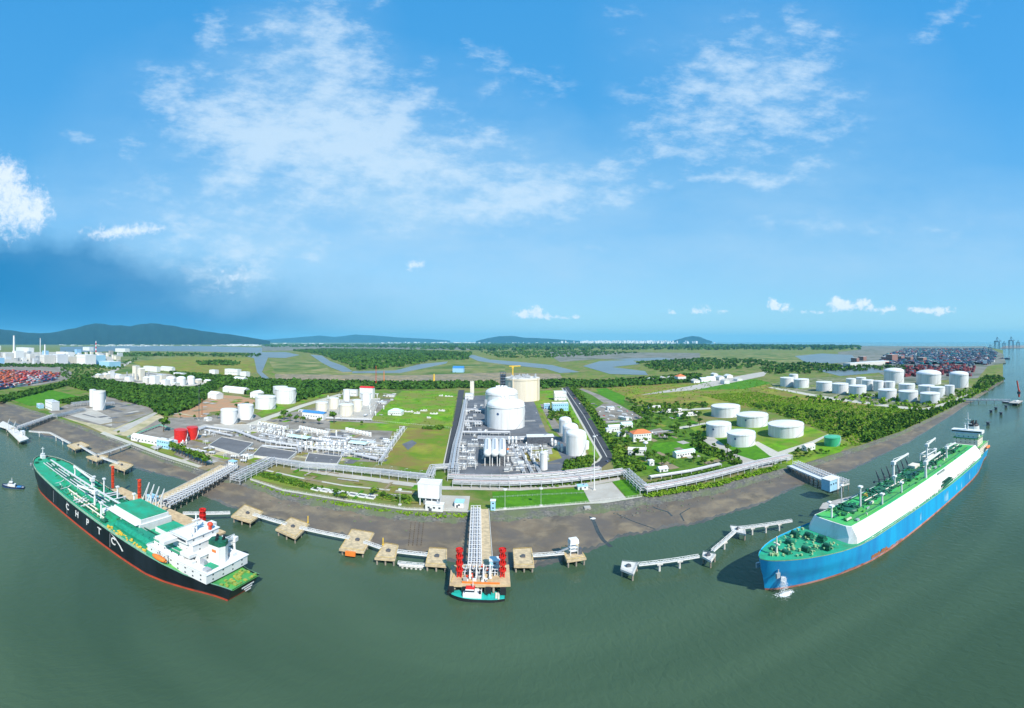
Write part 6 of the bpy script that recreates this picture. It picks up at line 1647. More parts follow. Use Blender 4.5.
for i, (x, y, w_, t_, lb) in enumerate(((231, 375, 17, 369.3, 'white block building on the far left field'), (212, 374, 8, 370, 'smaller grey block left of the white block on the far field'), (243, 377, 8, 372, 'pale building right of the white block on the far field'),
        (233, 393, 28, 389, 'long white roof above the orange earth'), (212, 399, 12, 394, 'white tent-like shed at the top of the orange earth'), (238, 382, 13, 378.5, 'pale low shed among trees above the orange earth'), (254, 398, 10, 393, 'pale shed at the right end of the orange earth'))):
    bld(x, y, w_, 24, t_, label=lb, kind='gable' if i > 2 else 'flat', roof=WHITE, win=i == 0, name='shed' if i > 2 else 'building', cat='shed' if i > 2 else 'building')
# big warehouse behind the far right farm
bld(871, 365.5, 64, 50, 362, label='very long low white-roofed warehouse behind the far right tanks', kind='flat', roof=WHITE, wall=CONCL, name='warehouse', cat='warehouse', win=False)
for i, (x, y, w_, t_) in enumerate(((895, 362, 10, 354.5), (903, 360, 6, 356), (889, 361, 6, 357), (865, 360.5, 5, 356.5), (858, 362, 4, 358), (912, 361, 5, 357), (925, 362, 7, 357.5))):
    bld(x, y, w_, 50, t_, label='reddish grey industrial block between the warehouse and the container yard', wall=mat('dull_red_wall', (.30, .16, .13), .8), roof=CONCL, group='industrial blocks behind the far right tanks', win=False)
# plant on the left, beyond the mangroves
pr_ = random.Random(5)
PG = 'plant buildings beyond the mangroves'
for i, (x, y, w_, t_) in enumerate(((97, 380, 8, 375), (104, 379.5, 6, 374.5), (109, 378, 4, 371.5), (116, 378, 12, 375), (127, 381, 9, 377), (134, 379, 6, 366), (139, 380, 5, 369), (145, 383, 8, 378), (152, 384, 9, 376), (159, 382, 9, 375), (163, 386, 7, 380), (150, 371.5, 22, 366.5), (166, 371, 18, 367.5),
         (178, 376, 14, 373), (196, 383, 5, 380), (206, 383.5, 7, 381), (173, 386.5, 6, 383))):
    bld(x, y, w_, 20, t_, label='pale block of the plant beyond the mangroves', wall=pr_.choice((WHITE, CONCL, CREAM)), roof=pr_.choice((WHITE, ROOFG)), group=PG, win=False, kind=pr_.choice(('flat', 'gable')))
for i, (a, b, c, d, lb) in enumerate(((166, 175.5, 385, 378.5, 'left'), (176.5, 186, 385.5, 378.5, 'middle'), (187, 195, 384.5, 377.5, 'right'))):
    tank(a, b, c, d, 'squat white domed tank of the plant beyond the mangroves, %s of three' % lb, dome=.5, kind='dome', seg=24, group='domed tanks beyond the mangroves', stair=False)
for i in range(7):
    x = 128 + i * 5.5 + pr_.uniform(-2, 2); y = pr_.uniform(378, 384); gx, gy = P(x, y)
    t = thing('process_column', 'slim steel process column in the plant beyond the mangroves', 'column', (gx, gy, ZL), 0, 'process columns beyond the mangroves')
    h_ = pr_.uniform(18, 32); MB().cyl((0, 0, 0), (0, 0, h_), 2, 8).build('column_shell', STEEL, t, False); MB().box((0, 0, h_ * .6), (7, 7, .6)).build('platform', STEEL, t, False)
# power station on the far left
for i, (x, y, w_, t_, wl, rf, lb) in enumerate(((81, 364.5, 19, 354.8, WHITE, WHITE, 'big white hall of the power station at far left'), (94, 364, 6, 355.5, SKYB, SKYB, 'tall pale blue block joined to the big white power hall'),
        (104, 367, 20, 361.5, SKYB, WHITE, 'wide light roof hall right of the power station'), (55, 364, 12, 354.5, ROOFG, ROOFG, 'grey boiler block of the power station'), (42, 364, 13, 355, CONCL, WHITE, 'pale boiler block left of the grey one'),
        (66, 363, 8, 356.5, CREAM, CONCL, 'cream block between the boiler house and the big white hall'), (28, 361, 12, 354, CONCL, CONCL, 'pale turbine block at far left'), (14, 358, 12, 351, WHITE, WHITE, 'white block under the thick chimney'),
        (4, 359, 10, 353, CONCL, WHITE, 'white block at the left edge of the picture'), (22, 352, 40, 347.5, WHITE, WHITE, 'long white roof behind the power station'), (62, 355.5, 30, 352, WHITE, CREAM, 'long cream wall behind the power station'),
        (-6, 350, 20, 345.5, WHITE, WHITE, 'white hall at the left edge behind the power station'), (120, 352, 18, 348.5, WHITE, WHITE, 'distant white shed right of the striped tower'), (86, 350.5, 14, 347, WHITE, SKYB, 'distant pale shed near the striped tower'))):
    bld(x, y, w_, 70, t_, label=lb, wall=wl, roof=rf, win=i in (0, 3, 4), stor=2, kind='flat')
def chimney(px_, py_, top, r_, label, m=WHITE, bands=None):
    x, y = P(px_, py_); h = (H - ZL) - math.hypot(x, y) * math.tan(R((top - 341) * KD))
    t = thing('chimney', label, 'chimney', (x, y, ZL), 0, 'chimneys of the power station')
    if bands:
        for k in range(bands): MB().cyl((0, 0, h * k / bands), (0, 0, h * (k + 1) / bands), r_ * (1.3 - .5 * k / bands), 12, r_ * (1.3 - .5 * (k + 1) / bands)).build('red_band' if k % 2 else 'white_band', REDP if k % 2 else WHITE, t, False)
    else: MB().cyl((0, 0, 0), (0, 0, h * .97), r_, 14, r_ * .8).build('stack', m, t, False)
    MB().cyl((0, 0, h * .97), (0, 0, h), r_ * .86, 14).build('rim', CONCL, t, False)
chimney(14, 358, 335.5, 9.5, 'thick white chimney at far left')
chimney(40.3, 360, 338, 3.6, 'thin pale chimney rising right of the thick one')
chimney(45, 361, 344.5, 6.5, 'short wide pale stack right of the thin chimney')
chimney(96, 354, 341, 6, 'red and white banded chimney', bands=7)
for i in range(46):
    x = pr_.uniform(-8, 118); y = pr_.uniform(355, 365.3); w_ = pr_.uniform(2, 6)
    bld(x, y, w_, pr_.uniform(15, 50), y - pr_.uniform(1.5, 6), label='small pale block among the power station halls at far left', wall=pr_.choice((WHITE, CONC, CREAM, ROOFG, STEEL, BLUEP)), roof=pr_.choice((WHITE, ROOFG, CONC, BLUER)), group='small blocks of the power station', win=False, door=False)
for i in range(9):
    x = pr_.uniform(16, 60); y = pr_.uniform(357, 363); gx, gy = P(x, y); h_ = pr_.uniform(20, 42)
    t = thing('boiler_frame', 'grey steel frame among the power station blocks', 'steel frame', (gx, gy, ZL), 0, 'steel frames of the power station')
    mb = MB()
    for q in (-9, 9):
        for w_ in (-9, 9): mb.beam((q, w_, 0), (q, w_, h_), 1.4)
    for k in range(1, 5): mb.box((0, 0, h_ * k / 4 - 1), (20, 20, 1.2))
    mb.build('frame', STEEL, t, False); MB().cyl((3, 0, 0), (3, 0, h_ * 1.15), 3, 8).build('stack', CONCL, t, False)
# far city of pale blocks: nobody could count it
cr_ = random.Random(77); mb = MB()
for k in range(420):
    x = cr_.gauss(628, 30) if k < 260 else cr_.uniform(380, 700); y = cr_.uniform(342.75, 343.5)
    gx, gy = P(x, y); s_ = D(y) * KR; hh = cr_.uniform(.8, 2.8) * s_ if k < 260 else cr_.uniform(.3, 1.0) * s_
    mb.box((gx, gy, ZL - .5), (cr_.uniform(.6, 2.6) * s_, 120, hh + 2))
tag(mb.build('distant_city', WHITE), 'line of white city blocks on the horizon right of centre', 'city', kind='stuff')
mb = MB()
for k in range(260):
    x = cr_.choice((cr_.uniform(105, 260), cr_.uniform(225, 262), cr_.uniform(262, 460), cr_.uniform(60, 170))); y = cr_.uniform(343.4, 346.2)
    gx, gy = P(x, y); s_ = D(y) * KR
    mb.box((gx, gy, ZL - .5), (cr_.uniform(.8, 5) * s_, 90, cr_.uniform(.2, .6) * s_ + 2))
tag(mb.build('distant_town', WHITE), 'scattered white roofs below the dark mountains at left', 'town', kind='stuff')

# ---- containment basins
def basin(pix, label, h=2.6, floor=None):
    pts, cx, cy = quad_root(pix, ZL + h); t = thing('containment_basin', label, 'basin', (cx, cy, ZL), 0, 'walled containment basins')
    MB().prism([(cx + (x - cx) * .97, cy + (y - cy) * .97) for x, y in pts], ZL + .1, ZL + h - .5).build('floor', floor or ASPHL, t)
    for i in range(len(pts)):
        a, b = pts[i], pts[(i + 1) % len(pts)]
        MB().beam((a[0], a[1], ZL + h / 2), (b[0], b[1], ZL + h / 2), .7, h).build('wall', CONCL, t)
basin([(208.6, 445), (222, 436.5), (253, 442.5), (239, 454)], 'square white-walled basin with a dark floor, right of the red tanks', 3.5)
basin([(252.5, 455), (261, 446), (297, 451.5), (288, 459)], 'white-walled basin right of the square one', 3)
basin([(305, 461.5), (309, 452.5), (342, 456), (337, 463.5)], 'white-walled dark basin behind the shore rack', 2.5)
basin([(205, 431), (214, 424.5), (262, 424), (256, 431)], 'low walled plot around the two leftmost tanks of the row of four', .9, PADL)
basin([(312, 416.5), (322, 400), (380, 398), (372, 418)], 'low walled plot around the cream tanks', 1.2, PADL)

def inpoly(pt, poly):
    x, y = pt; c = False; n = len(poly)
    for i in range(n):
        x1, y1 = poly[i]; x2, y2 = poly[(i + 1) % n]
        if (y1 > y) != (y2 > y) and x < (x2 - x1) * (y - y1) / (y2 - y1) + x1: c = not c
    return c
BAS = [[(206, 447), (221, 434), (256, 441), (240, 456)], [(250, 457), (260, 444), (300, 450), (289, 461)], [(302, 463), (308, 450), (345, 455), (339, 466)]]
def scatter0(poly, n, seed):
    r0 = random.Random(seed); o = []
    while len(o) < n:
        x, y = r0.uniform(min(p[0] for p in poly), max(p[0] for p in poly)), r0.uniform(min(p[1] for p in poly), max(p[1] for p in poly))
        if inpoly((x, y), poly) and not any(inpoly((x, y), z_) for z_ in BAS) and all(abs(x - a) > 1.6 or abs(y - b) > 1 for a, b in o): o.append((x, y))
        elif r0.random() < .001: break
    return o
# ---- process equipment: protos copied into rows
def proto(kind, x, y, label, group, rz=0):
    t = thing({'bay': 'loading_bay', 'skid': 'process_skid', 'car': 'parked_car', 'frame': 'steel_portal', 'truck': 'truck', 'lamp': 'street_lamp', 'vessel': 'vertical_vessel', 'cooler': 'cooler_unit', 'box': 'container'}[kind], label,
              {'bay': 'loading bay', 'skid': 'equipment', 'car': 'car', 'frame': 'steel frame', 'truck': 'truck', 'lamp': 'street lamp', 'vessel': 'vessel', 'cooler': 'cooler', 'box': 'container'}[kind], (x, y, ZL + .2), rz, group)
    return t
PROT = {}
def place(kind, px_, py_, label, group, rz=0, var='', scale=None, z=None):
    x, y = P(px_, py_)
    key = kind + var
    if key in PROT:
        r = copy_thing(PROT[key], (x, y, ZL + .2 if z is None else z), rz, label, scale); r['group'] = group; return r
    t = proto(kind, x, y, label, group, 0)
    if kind == 'bay':
        mb = MB().box((0, 0, 0), (4.2, 11, .5)); mb.build('pad', CONCL, t, False)
        MB().cyl((0, -4, 2.6), (0, 4.4, 2.6), 1.3, 10).build('tank', WHITE, t, False)
        MB().box((0, 5, 0), (4.4, .5, 4.2)).build('end_wall', WHITE, t, False)
        MB().box((0, -2, .4), (1.6, .4, 1.4)).build('saddle', CONC, t, False)
    elif kind == 'skid':
        mb = MB().box((0, 0, 0), (9, 6, .4)); mb.build('base', CONCL, t, False)
        mb = MB()
        for q in (-4, 0, 4):
            for w_ in (-2.6, 2.6): mb.beam((q, w_, 0), (q, w_, 6), .3)
        for w_ in (-2.6, 2.6): mb.beam((-4, w_, 5.8), (4, w_, 5.8), .3); mb.beam((-4, w_, 3), (4, w_, 3), .3)
        mb.build('frame', STEEL, t, False)
        MB().cyl((-4.2, 0, 2.2), (4.2, 0, 2.2), 1.2, 10).build('vessel', WHITE, t, False)
        MB().tube([(-4.4, -1.6, .8), (4.4, -1.6, .8), (4.4, -1.6, 4)], .35, 6).build('pipe', STEEL, t, False)
    elif kind == 'frame':
        mb = MB()
        for q in (-3.5, 3.5): mb.beam((q, 0, 0), (q, 0, 8), .5)
        mb.beam((-4.2, 0, 8), (4.2, 0, 8), .5); mb.beam((-3.5, 0, 5.5), (3.5, 0, 5.5), .35); mb.build('portal', WHITE, t, False)
        MB().beam((0, -.1, 5.6), (0, .1, 8), .5).build('hanger', STEEL, t, False)
    elif kind == 'vessel':
        MB().lathe((0, 0, 0), [(.8, 0), (1.6, 1.5), (1.6, 9), (1.1, 10.2), (.01, 10.8)], 14).build('shell', WHITE, t, False)
        MB().lathe((0, 0, 6.4), [(1.6, 0), (2.5, 0), (2.5, .2), (1.6, .2)], 12, False).build('platform', STEEL, t, False)
    elif kind == 'cooler':
        MB().box((0, 0, 3), (12, 7, 1.6)).build('fan_deck', STEEL, t, False)
        mb = MB()
        for q in (-5, 0, 5):
            for w_ in (-3, 3): mb.beam((q, w_, 0), (q, w_, 3), .35)
        mb.build('leg', WHITE, t, False)
        for q in (-4, 0, 4): MB().lathe((q, 0, 4.6), [(1.6, 0), (1.5, .7), (1.3, .7), (1.3, .05)], 12).build('fan_ring', WHITE, t, False)
    elif kind == 'car':
        MB().box((0, 0, .3), (1.8, 4.4, .65)).box((0, -.1, .95), (1.6, 2.5, .55), top=(.85, .72)).build('body', mat('car_paint_' + (var or 'w'), {'': (.75, .75, .76), 'r': (.5, .04, .03), 'b': (.06, .08, .14), 's': (.4, .42, .44)}[var], .25, var=.02), t, False)
        for q in (-.8, .8):
            for w_ in (-1.4, 1.4): MB().cyl((q - .1, w_, .33), (q + .1, w_, .33), .33, 10).build('wheel', FUNB, t, False)
    elif kind == 'truck':
        MB().box((0, -3.8, .5), (2.4, 2.2, 2.4)).build('cab', BLUEP if var else WHITE, t, False)
        MB().box((0, 1.4, .9), (2.5, 7.6, 2.6)).build('cargo_box', WHITE if not var else ORANGE, t, False)
        for w_ in (-3.6, 2.2, 4.0):
            for q in (-1.0, 1.0): MB().cyl((q - .15, w_, .5), (q + .15, w_, .5), .5, 10).build('wheel', FUNB, t, False)
    elif kind == 'lamp':
        MB().cyl((0, 0, 0), (0, 0, 10), .16, 6, .1).build('pole', STEEL, t, False); MB().beam((0, 0, 9.9), (1.8, 0, 10.2), .14).build('arm', STEEL, t, False)
        MB().box((2.1, 0, 10.1), (1.0, .4, .18)).build('lamp_head', WHITE, t, False)
    KIDS[t.name] = list(t.children); PROT[key] = t
    t.rotation_euler = (0, 0, rz)
    if scale: t.scale = scale
    return t
def row(kind, a, b, n, label, group, rz=0, **k):
    for i in range(n):
        f = i / max(1, n - 1); place(kind, a[0] + (b[0] - a[0]) * f, a[1] + (b[1] - a[1]) * f, label, group, rz, **k)
row('bay', (259, 424.5), (284, 429.5), 9, 'white slanted loading bay in the upper row left of the aqua canopy', 'upper row of loading bays', R(24))
row('bay', (300, 429), (327, 434.5), 10, 'white slanted loading bay in the row below the tree line', 'row of loading bays below the trees', R(24))
row('bay', (347, 431), (370, 436), 8, 'white slanted loading bay at the right end, by the dry meadow', 'right row of loading bays', R(24))
row('bay', (258, 431), (300, 439.5), 11, 'white loading bay in the second row, behind the basins', 'second row of loading bays', R(24))
row('skid', (262, 437.5), (378, 452), 13, 'white framed equipment skid in the long process row', 'process skids in the long row')
row('skid', (264, 442), (300, 445), 5, 'white framed equipment skid above the basins', 'process skids above the basins')
row('skid', (346, 455), (384, 457), 6, 'white framed equipment skid beside the dark basin near the shore rack', 'process skids near the shore rack')
row('cooler', (310, 441), (338, 446), 5, 'grey fan cooler behind the dark basin', 'fan coolers left of centre')
row('vessel', (300, 450), (345, 450), 9, 'small upright white vessel among the process rows', 'upright vessels left of centre')
row('frame', (268, 447), (352, 457), 9, 'white steel portal standing over the process plots', 'steel portals over the process plots')
row('frame', (381, 459), (402, 432), 9, 'white steel portal along the slanting edge of the dry meadow', 'steel portals along the dry meadow')
for i, (x, y, w_, lb) in enumerate(((296.5, 442.5, 24, 'wide aqua-roofed canopy among the process rows'), (356.5, 449, 19, 'aqua-roofed canopy nearer the dry meadow'))):
    gx, gy = P(x, y); ww = w_ * MPP(y); t = thing('canopy', lb, 'canopy', (gx, gy + 7, ZL), 0, 'aqua canopies')
    MB().box((0, 0, 7), (ww, 14, .8), top=(1, .7)).build('roof', AQUA, t, False)
    for q in np.linspace(-ww / 2 + 1, ww / 2 - 1, 5):
        for w2 in (-6, 6): MB().beam((q, w2, 0), (q, w2, 7), .4).build('post', WHITE, t, False)
    MB().box((0, 2, 0), (ww * .8, 6, 3)).build('machinery', STEELD, t, False)
# more of the dense process plots: vessels, pipe bundles, low buildings
q5 = random.Random(91)
PL = [(258, 427), (300, 430), (380, 441), (398, 438), (380, 458), (345, 454), (300, 449), (262, 443), (240, 432)]
for i, (x, y) in enumerate(scatter0(PL, 95, 51)):
    k = q5.choice(('skid', 'vessel', 'cooler', 'frame', 'bay', 'skid'))
    place(k, x, y, {'skid': 'white framed skid', 'vessel': 'small upright vessel', 'cooler': 'grey fan cooler', 'frame': 'white portal frame', 'bay': 'white bay unit'}[k] + ' scattered in the crowded process area left of centre', 'scattered process units left of centre', q5.choice((0, .3, 1.57)), scale=(q5.uniform(.5, 1), q5.uniform(.5, 1), q5.uniform(.5, 1)))
for i, (x, y) in enumerate(scatter0([(168, 450), (200, 434), (210, 430), (240, 437), (256, 445), (245, 466), (230, 462), (205, 455)], 34, 52)):
    k = q5.choice(('skid', 'vessel', 'cooler', 'frame')); place(k, x, y, {'skid': 'small white skid', 'vessel': 'small vessel', 'cooler': 'small fan cooler', 'frame': 'small portal'}[k] + ' around the square basin', 'scattered units around the square basin', q5.choice((0, .4, 1.57)), scale=(.6, .6, .6))
for i, (x, y) in enumerate(scatter0([(310, 420), (322, 398), (400, 390), (398, 396), (382, 418)], 40, 53)):
    k = q5.choice(('skid', 'vessel', 'frame', 'cooler')); place(k, x, y, {'skid': 'white skid', 'vessel': 'upright vessel', 'cooler': 'fan cooler', 'frame': 'portal frame'}[k] + ' among the cream tanks', 'scattered units among the cream tanks', q5.choice((0, .3, 1.57)), scale=(.8, .8, .8))
for i, (x, y) in enumerate(scatter0([(464, 400), (484, 400), (482, 428), (490, 436), (482, 470), (456, 470), (458, 440)], 46, 54)):
    k = q5.choice(('skid', 'vessel', 'frame', 'cooler', 'skid')); place(k, x, y, {'skid': 'grey-white skid', 'vessel': 'slim vessel', 'cooler': 'flat fan cooler', 'frame': 'tall portal frame'}[k] + ' in the yard left of the giant tanks', 'scattered units left of the giant tanks', q5.choice((0, 1.57)), scale=(.7, .7, q5.uniform(.6, 1.2)))
for i, (x, y) in enumerate(scatter0([(506, 438), (526, 446), (552, 448), (562, 452), (530, 472), (506, 472)], 44, 55)):
    k = q5.choice(('skid', 'vessel', 'frame', 'cooler', 'skid')); place(k, x, y, {'skid': 'compact skid', 'vessel': 'thin vessel', 'cooler': 'low fan cooler', 'frame': 'thin portal frame'}[k] + ' right of the pressure vessels', 'scattered units right of the pressure vessels', q5.choice((0, .2, 1.57)), scale=(.6, .6, q5.uniform(.5, 1)))
for i, (a, b) in enumerate((((262, 434), (300, 441)), ((300, 436), (342, 443)), ((262, 446), (296, 449)), ((345, 446), (392, 449)), ((330, 437), (372, 441)), ((300, 452), (296, 436)), ((342, 456), (346, 440)), ((170, 446), (206, 452)), ((205, 430), (232, 436)), ((320, 418), (372, 420)))):
    rack([P(*a, 5.5), P(*b, 5.5)], 3.2, 2.6, 'low pipe bundle crossing the process plots left of centre, from bearing strip %s' % ('one', 'two', 'three', 'four', 'five', 'six', 'seven', 'eight', 'nine', 'ten')[i], 4, levels=1, step=12, group='low pipe bundles left of centre', pm=[STEEL, PIPEW])
for i, (x, y, w_, d_, lb) in enumerate(((246, 459, 8, 8, 'small flat white building by the bend of the silver rack'), (270, 431, 6, 8, 'small control hut in the loading bay rows'), (329, 448, 7, 8, 'flat grey substation between skid rows'), (371, 446, 6, 8, 'white instrument hut near the dry meadow'), (386, 443, 5, 8, 'tiny hut at the meadow corner of the plant'),
        (188, 433, 7, 8, 'low white pump house behind the red tanks'), (206, 421, 6, 10, 'low shed left of the row of four tanks'), (301, 412, 6, 9, 'white hut behind the blue-roofed building'), (382, 404, 7, 12, 'white shed right of the cream tanks'), (390, 397, 8, 12, 'pale shed at the far right of the cream tank plot'), (521, 466, 6, 7, 'small white analyser hut by the shore rack'), (513, 443, 5, 7, 'small cream hut behind the pressure vessels'))):
    bld(x, y, w_, d_, h=q5.uniform(3.2, 5.5), label=lb, roof=q5.choice((WHITE, ROOFG, CONCL)), name='hut', cat='hut')
# inside the giant tank yard
row('skid', (520, 449), (535, 449), 3, 'white framed skid below the long white-roofed shed', 'skids by the white-roofed shed')
row('skid', (512, 455), (520, 470), 4, 'white framed skid right of the pressure vessels', 'skids right of the pressure vessels')
row('skid', (463, 444), (463, 466), 4, 'white framed skid between the road rack and the pressure vessels', 'skids left of the pressure vessels')
row('skid', (471, 446), (472, 466), 4, 'white framed skid just left of the vessel legs', 'skids just left of the vessels')
row('cooler', (466, 426), (478, 426), 2, 'grey fan cooler at the foot of the giant domed tank', 'fan coolers by the giant tank')
row('cooler', (467, 413), (478, 413), 2, 'grey fan cooler between cross racks', 'fan coolers between the cross racks')
row('vessel', (552, 446), (562, 452), 4, 'small upright white vessel left of the big domed tank by the road', 'upright vessels by the road tanks')
row('vessel', (509, 444), (516, 444), 3, 'small upright white vessel right behind the pressure vessels', 'upright vessels behind the pressure vessels')
row('truck', (508, 452), (508.6, 452), 1, 'truck with a yellow-orange box parked between the vessels and the shed', 'trucks', var='o')
row('truck', (603, 408), (612, 417), 3, 'white box truck in the car park', 'trucks in the car park', rz=.8)
row('truck', (620, 412), (629, 419), 3, 'white box truck on the far side of the car park canopy', 'trucks beyond the car park canopy', rz=.8)
for i, (x, y, v) in enumerate(((600, 412, ''), (604, 416, 'r'), (608, 419.5, ''), (612, 421, 'b'), (615, 406.5, 's'), (621, 408, ''), (627, 411.5, 'r'), (632, 415, ''), (636, 417.5, 's'), (596, 406, 'b'), (652, 433, ''), (656, 434, 's'), (661, 434.5, 'r'), (664, 436, ''), (598, 418, 's'))):
    nm = {'': 'white', 'r': 'red', 'b': 'dark blue', 's': 'silver'}[v]
    place('car', x, y, nm + ' car parked on the grey paving of the park area', 'cars in the park area', fr.uniform(-.6, 1.2), var=v)
for i, (x, y, v) in enumerate(((592, 404, ''), (590, 436, 's'), (606, 462, 'b'), (574, 399, 'r'))):
    x_ = float(np.interp(y, [388, 408, 457], [565, 583, 607])); nm = {'': 'white', 'r': 'red', 'b': 'dark blue', 's': 'silver'}[v]
    place('car', x_, y, nm + ' car driving on the dark asphalt road', 'cars on the asphalt road', .25, var=v)
row('lamp', (560, 389), (596, 458), 12, 'street lamp along the left kerb of the asphalt road', 'street lamps by the asphalt road')
row('lamp', (300, 464.5), (420, 480), 9, 'street lamp along the service road left of centre', 'street lamps by the service road')
# masts
def mast(px_, py_, top, label, r_=.35, head='lattice', m=WHITE, name='lighting_mast'):
    x, y = P(px_, py_); h = (H - ZL) - math.hypot(x, y) * math.tan(R((top - 341) * KD))
    t = thing(name, label, 'mast', (x, y, ZL))
    MB().cyl((0, 0, 0), (0, 0, h), r_, 8, r_ * .6).build('pole', m, t, False)
    if head == 'tank': MB().lathe((0, 0, h - 3.4), [(.6, 0), (2.8, 1.2), (2.8, 2.8), (.3, 3.6)], 14).build('water_tank', m, t, False)
    else: MB().lathe((0, 0, h - .8), [(.3, 0), (1.5, 0), (1.5, .8), (.3, .8)], 10, False).build('lamp_ring', m, t, False)
    MB().box((0, 0, 0), (2.4, 2.4, .8)).build('base', CONCL, t, False)
mast(594.3, 490, 436, 'very tall thin white mast on the pale apron at the shore', .55)
mast(645.6, 461, 441.5, 'pale water tower on a thin stem in the park', .6, 'tank', name='water_tower')
mast(199, 420, 386, 'thin dark mast left of the row of four tanks', .5, m=STEELD)
mast(202, 416, 399, 'shorter rusty mast beside the thin dark one', .7, m=RUST)
mast(384, 385, 371, 'small orange drilling mast on the far muddy works, left', 1.5, m=ORANGE, name='drill_rig')
mast(434, 384, 374, 'orange and yellow rig on the far muddy works, right', 4, m=YEL, name='drill_rig')
mast(376, 386, 366, 'thin red and white mast on the far muddy works', 1.0, m=REDP)
mast(505, 509, 489, 'thin white flagpole left on the waterfront lawn', .12)
mast(541, 506, 488, 'thin white flagpole in the middle of the waterfront lawn', .12)
mast(400, 505, 489, 'thin lamp pole on the waterfront left of the white cube', .14)
# ruined foundations and sheds on the bright meadow
for i, (x, y, w_, lb) in enumerate(((409, 412, 9, 'pale concrete ruin right of the meadow house'), (417, 413.5, 6, 'small ruin in the middle of the meadow'), (424, 411, 7, 'concrete slab ruin right of the middle ruin'), (434, 414, 8, 'long pale slab ruin nearer the road'), (442, 411, 6, 'last slab ruin before the road'), (429, 418, 4, 'small slab ruin nearest the dry meadow'), (449, 396.5, 8, 'cream slab at the far end of the meadow'), (441, 396, 4, 'short cream slab left of the far one'))):
    gx, gy = P(x, y); ww = w_ * MPP(y); t = thing('concrete_ruin', lb, 'ruin', (gx, gy, ZL), fr.uniform(-.1, .1), 'concrete ruins on the meadow')
    MB().box((0, 0, 0), (ww, 8, .8)).build('slab', CONCL, t, False)
    mb = MB()
    for q in (-ww * .4, 0, ww * .35): mb.box((q, fr.uniform(-2, 2), .8), (ww * .18, 3, fr.uniform(.8, 3)))
    mb.build('wall_stump', CONCL, t, False)
# white pits / frames near the waterfront
for i in range(7):
    x = 316 + i * 9.2; y = 489.5 + i * 1.35; gx, gy = P(x, y); t = thing('concrete_pit', 'low white concrete pit in the row behind the waterfront path', 'concrete pit', (gx, gy, ZL), -.05, 'row of low concrete pits')
    for a, b, c_2, d_ in ((-3.4, 0, .5, 6), (3.4, 0, .5, 6), (0, 3, 7.3, .5), (0, -3, 7.3, .5)): MB().box((a, b, 0), (c_2, d_, 1.3)).build('wall', WHITE, t, False)
    MB().box((0, 0, 0), (6.2, 5.4, .4)).build('floor', PADD, t, False)
# lawn fences
def fence(pix, label, h=1.6, step=4, m=STEEL, group=None):
    w_ = [P(x, y) for x, y in sub_poly(pix, 20, False)]; t = thing('fence', label, 'fence', (*w_[0], ZL), 0, group)
    tot = 0; last = None
    mb = MB()
    for a, b in zip(w_, w_[1:]):
        for zz in (h, h * .5): mb.beam((*a, ZL + zz), (*b, ZL + zz), .1)
    mb.build('rail', m, t)
    A = np.array(w_); seg = np.hypot(*(A[1:] - A[:-1]).T); cum_ = np.concatenate([[0], np.cumsum(seg)]); n = min(90, int(cum_[-1] / step))
    for i in range(n + 1):
        d_ = cum_[-1] * i / n; x = np.interp(d_, cum_, A[:, 0]); y = np.interp(d_, cum_, A[:, 1])
        MB().box((float(x), float(y), ZL), (.18, .18, h + .1)).build('post', m, t)
fence([(250, 479), (283, 490), (344, 500), (407, 509), (468, 511)], 'pale fence along the waterfront path left of the centre trestle', m=CONCL)
fence([(494, 510), (540, 506.6), (586, 502.8), (642, 496)], 'pale fence along the shore edge of the bright lawn', m=CONCL)
fence([(493, 498), (540, 495.5), (586, 493.5)], 'thin white line fence across the middle of the bright lawn')
fence([(382, 463), (407, 428)], 'white fence along the left side of the dry meadow', m=WHITE)
fence([(451, 428), (369, 420.5)], 'pale fence between the bright and dry meadows', m=CONCL)
fence([(106, 437), (131, 447), (160, 458), (200, 471)], 'pale parapet fence beside the shore road at left', m=CONCL)

# ------------------------------------------------------------------ containers
CC = [mat('container_red', (.55, .05, .03), .5, var=.1), mat('container_orange', (.68, .16, .05), .5, var=.1), mat('container_magenta', (.60, .05, .14), .5, var=.1), mat('container_white', (.66, .66, .64), .5, var=.1),
      mat('container_blue', (.04, .10, .24), .5, var=.1), mat('container_teal', (.05, .25, .26), .5, var=.1), mat('container_grey', (.13, .16, .20), .5, var=.1), mat('container_dark_red', (.22, .03, .035), .6, var=.15)]
CN = ['red', 'orange', 'magenta', 'white', 'blue', 'teal', 'grey', 'dark red']
cprot = {}
def container(x, y, z, k, rz, lev='', zone=''):
    if k not in cprot:
        mb = MB().box((0, 0, 0), (12.2, 2.44, 2.6))
        for q in range(-5, 6): mb.box((q * 1.1, 0, .1), (.35, 2.56, 2.3))
        o = mb.build('shipping_container', CC[k]); cprot[k] = o
    else:
        o = cprot[k].copy(); COL.objects.link(o)
    o.location = (x, y, z); o.rotation_euler = (0, 0, rz)
    tag(o, CN[k] + ' container ' + lev + ' its stack, ' + zone + ', left yard', 'container', 'containers in the left yard')
kr = random.Random(31); stacks = []
ang = math.atan2(P(60, 380)[1] - P(-5, 390)[1], P(60, 380)[0] - P(-5, 390)[0])
o0 = Vector(P(-12, 392)); ux = Vector((math.cos(ang), math.sin(ang))); uy = Vector((-ux.y, ux.x))
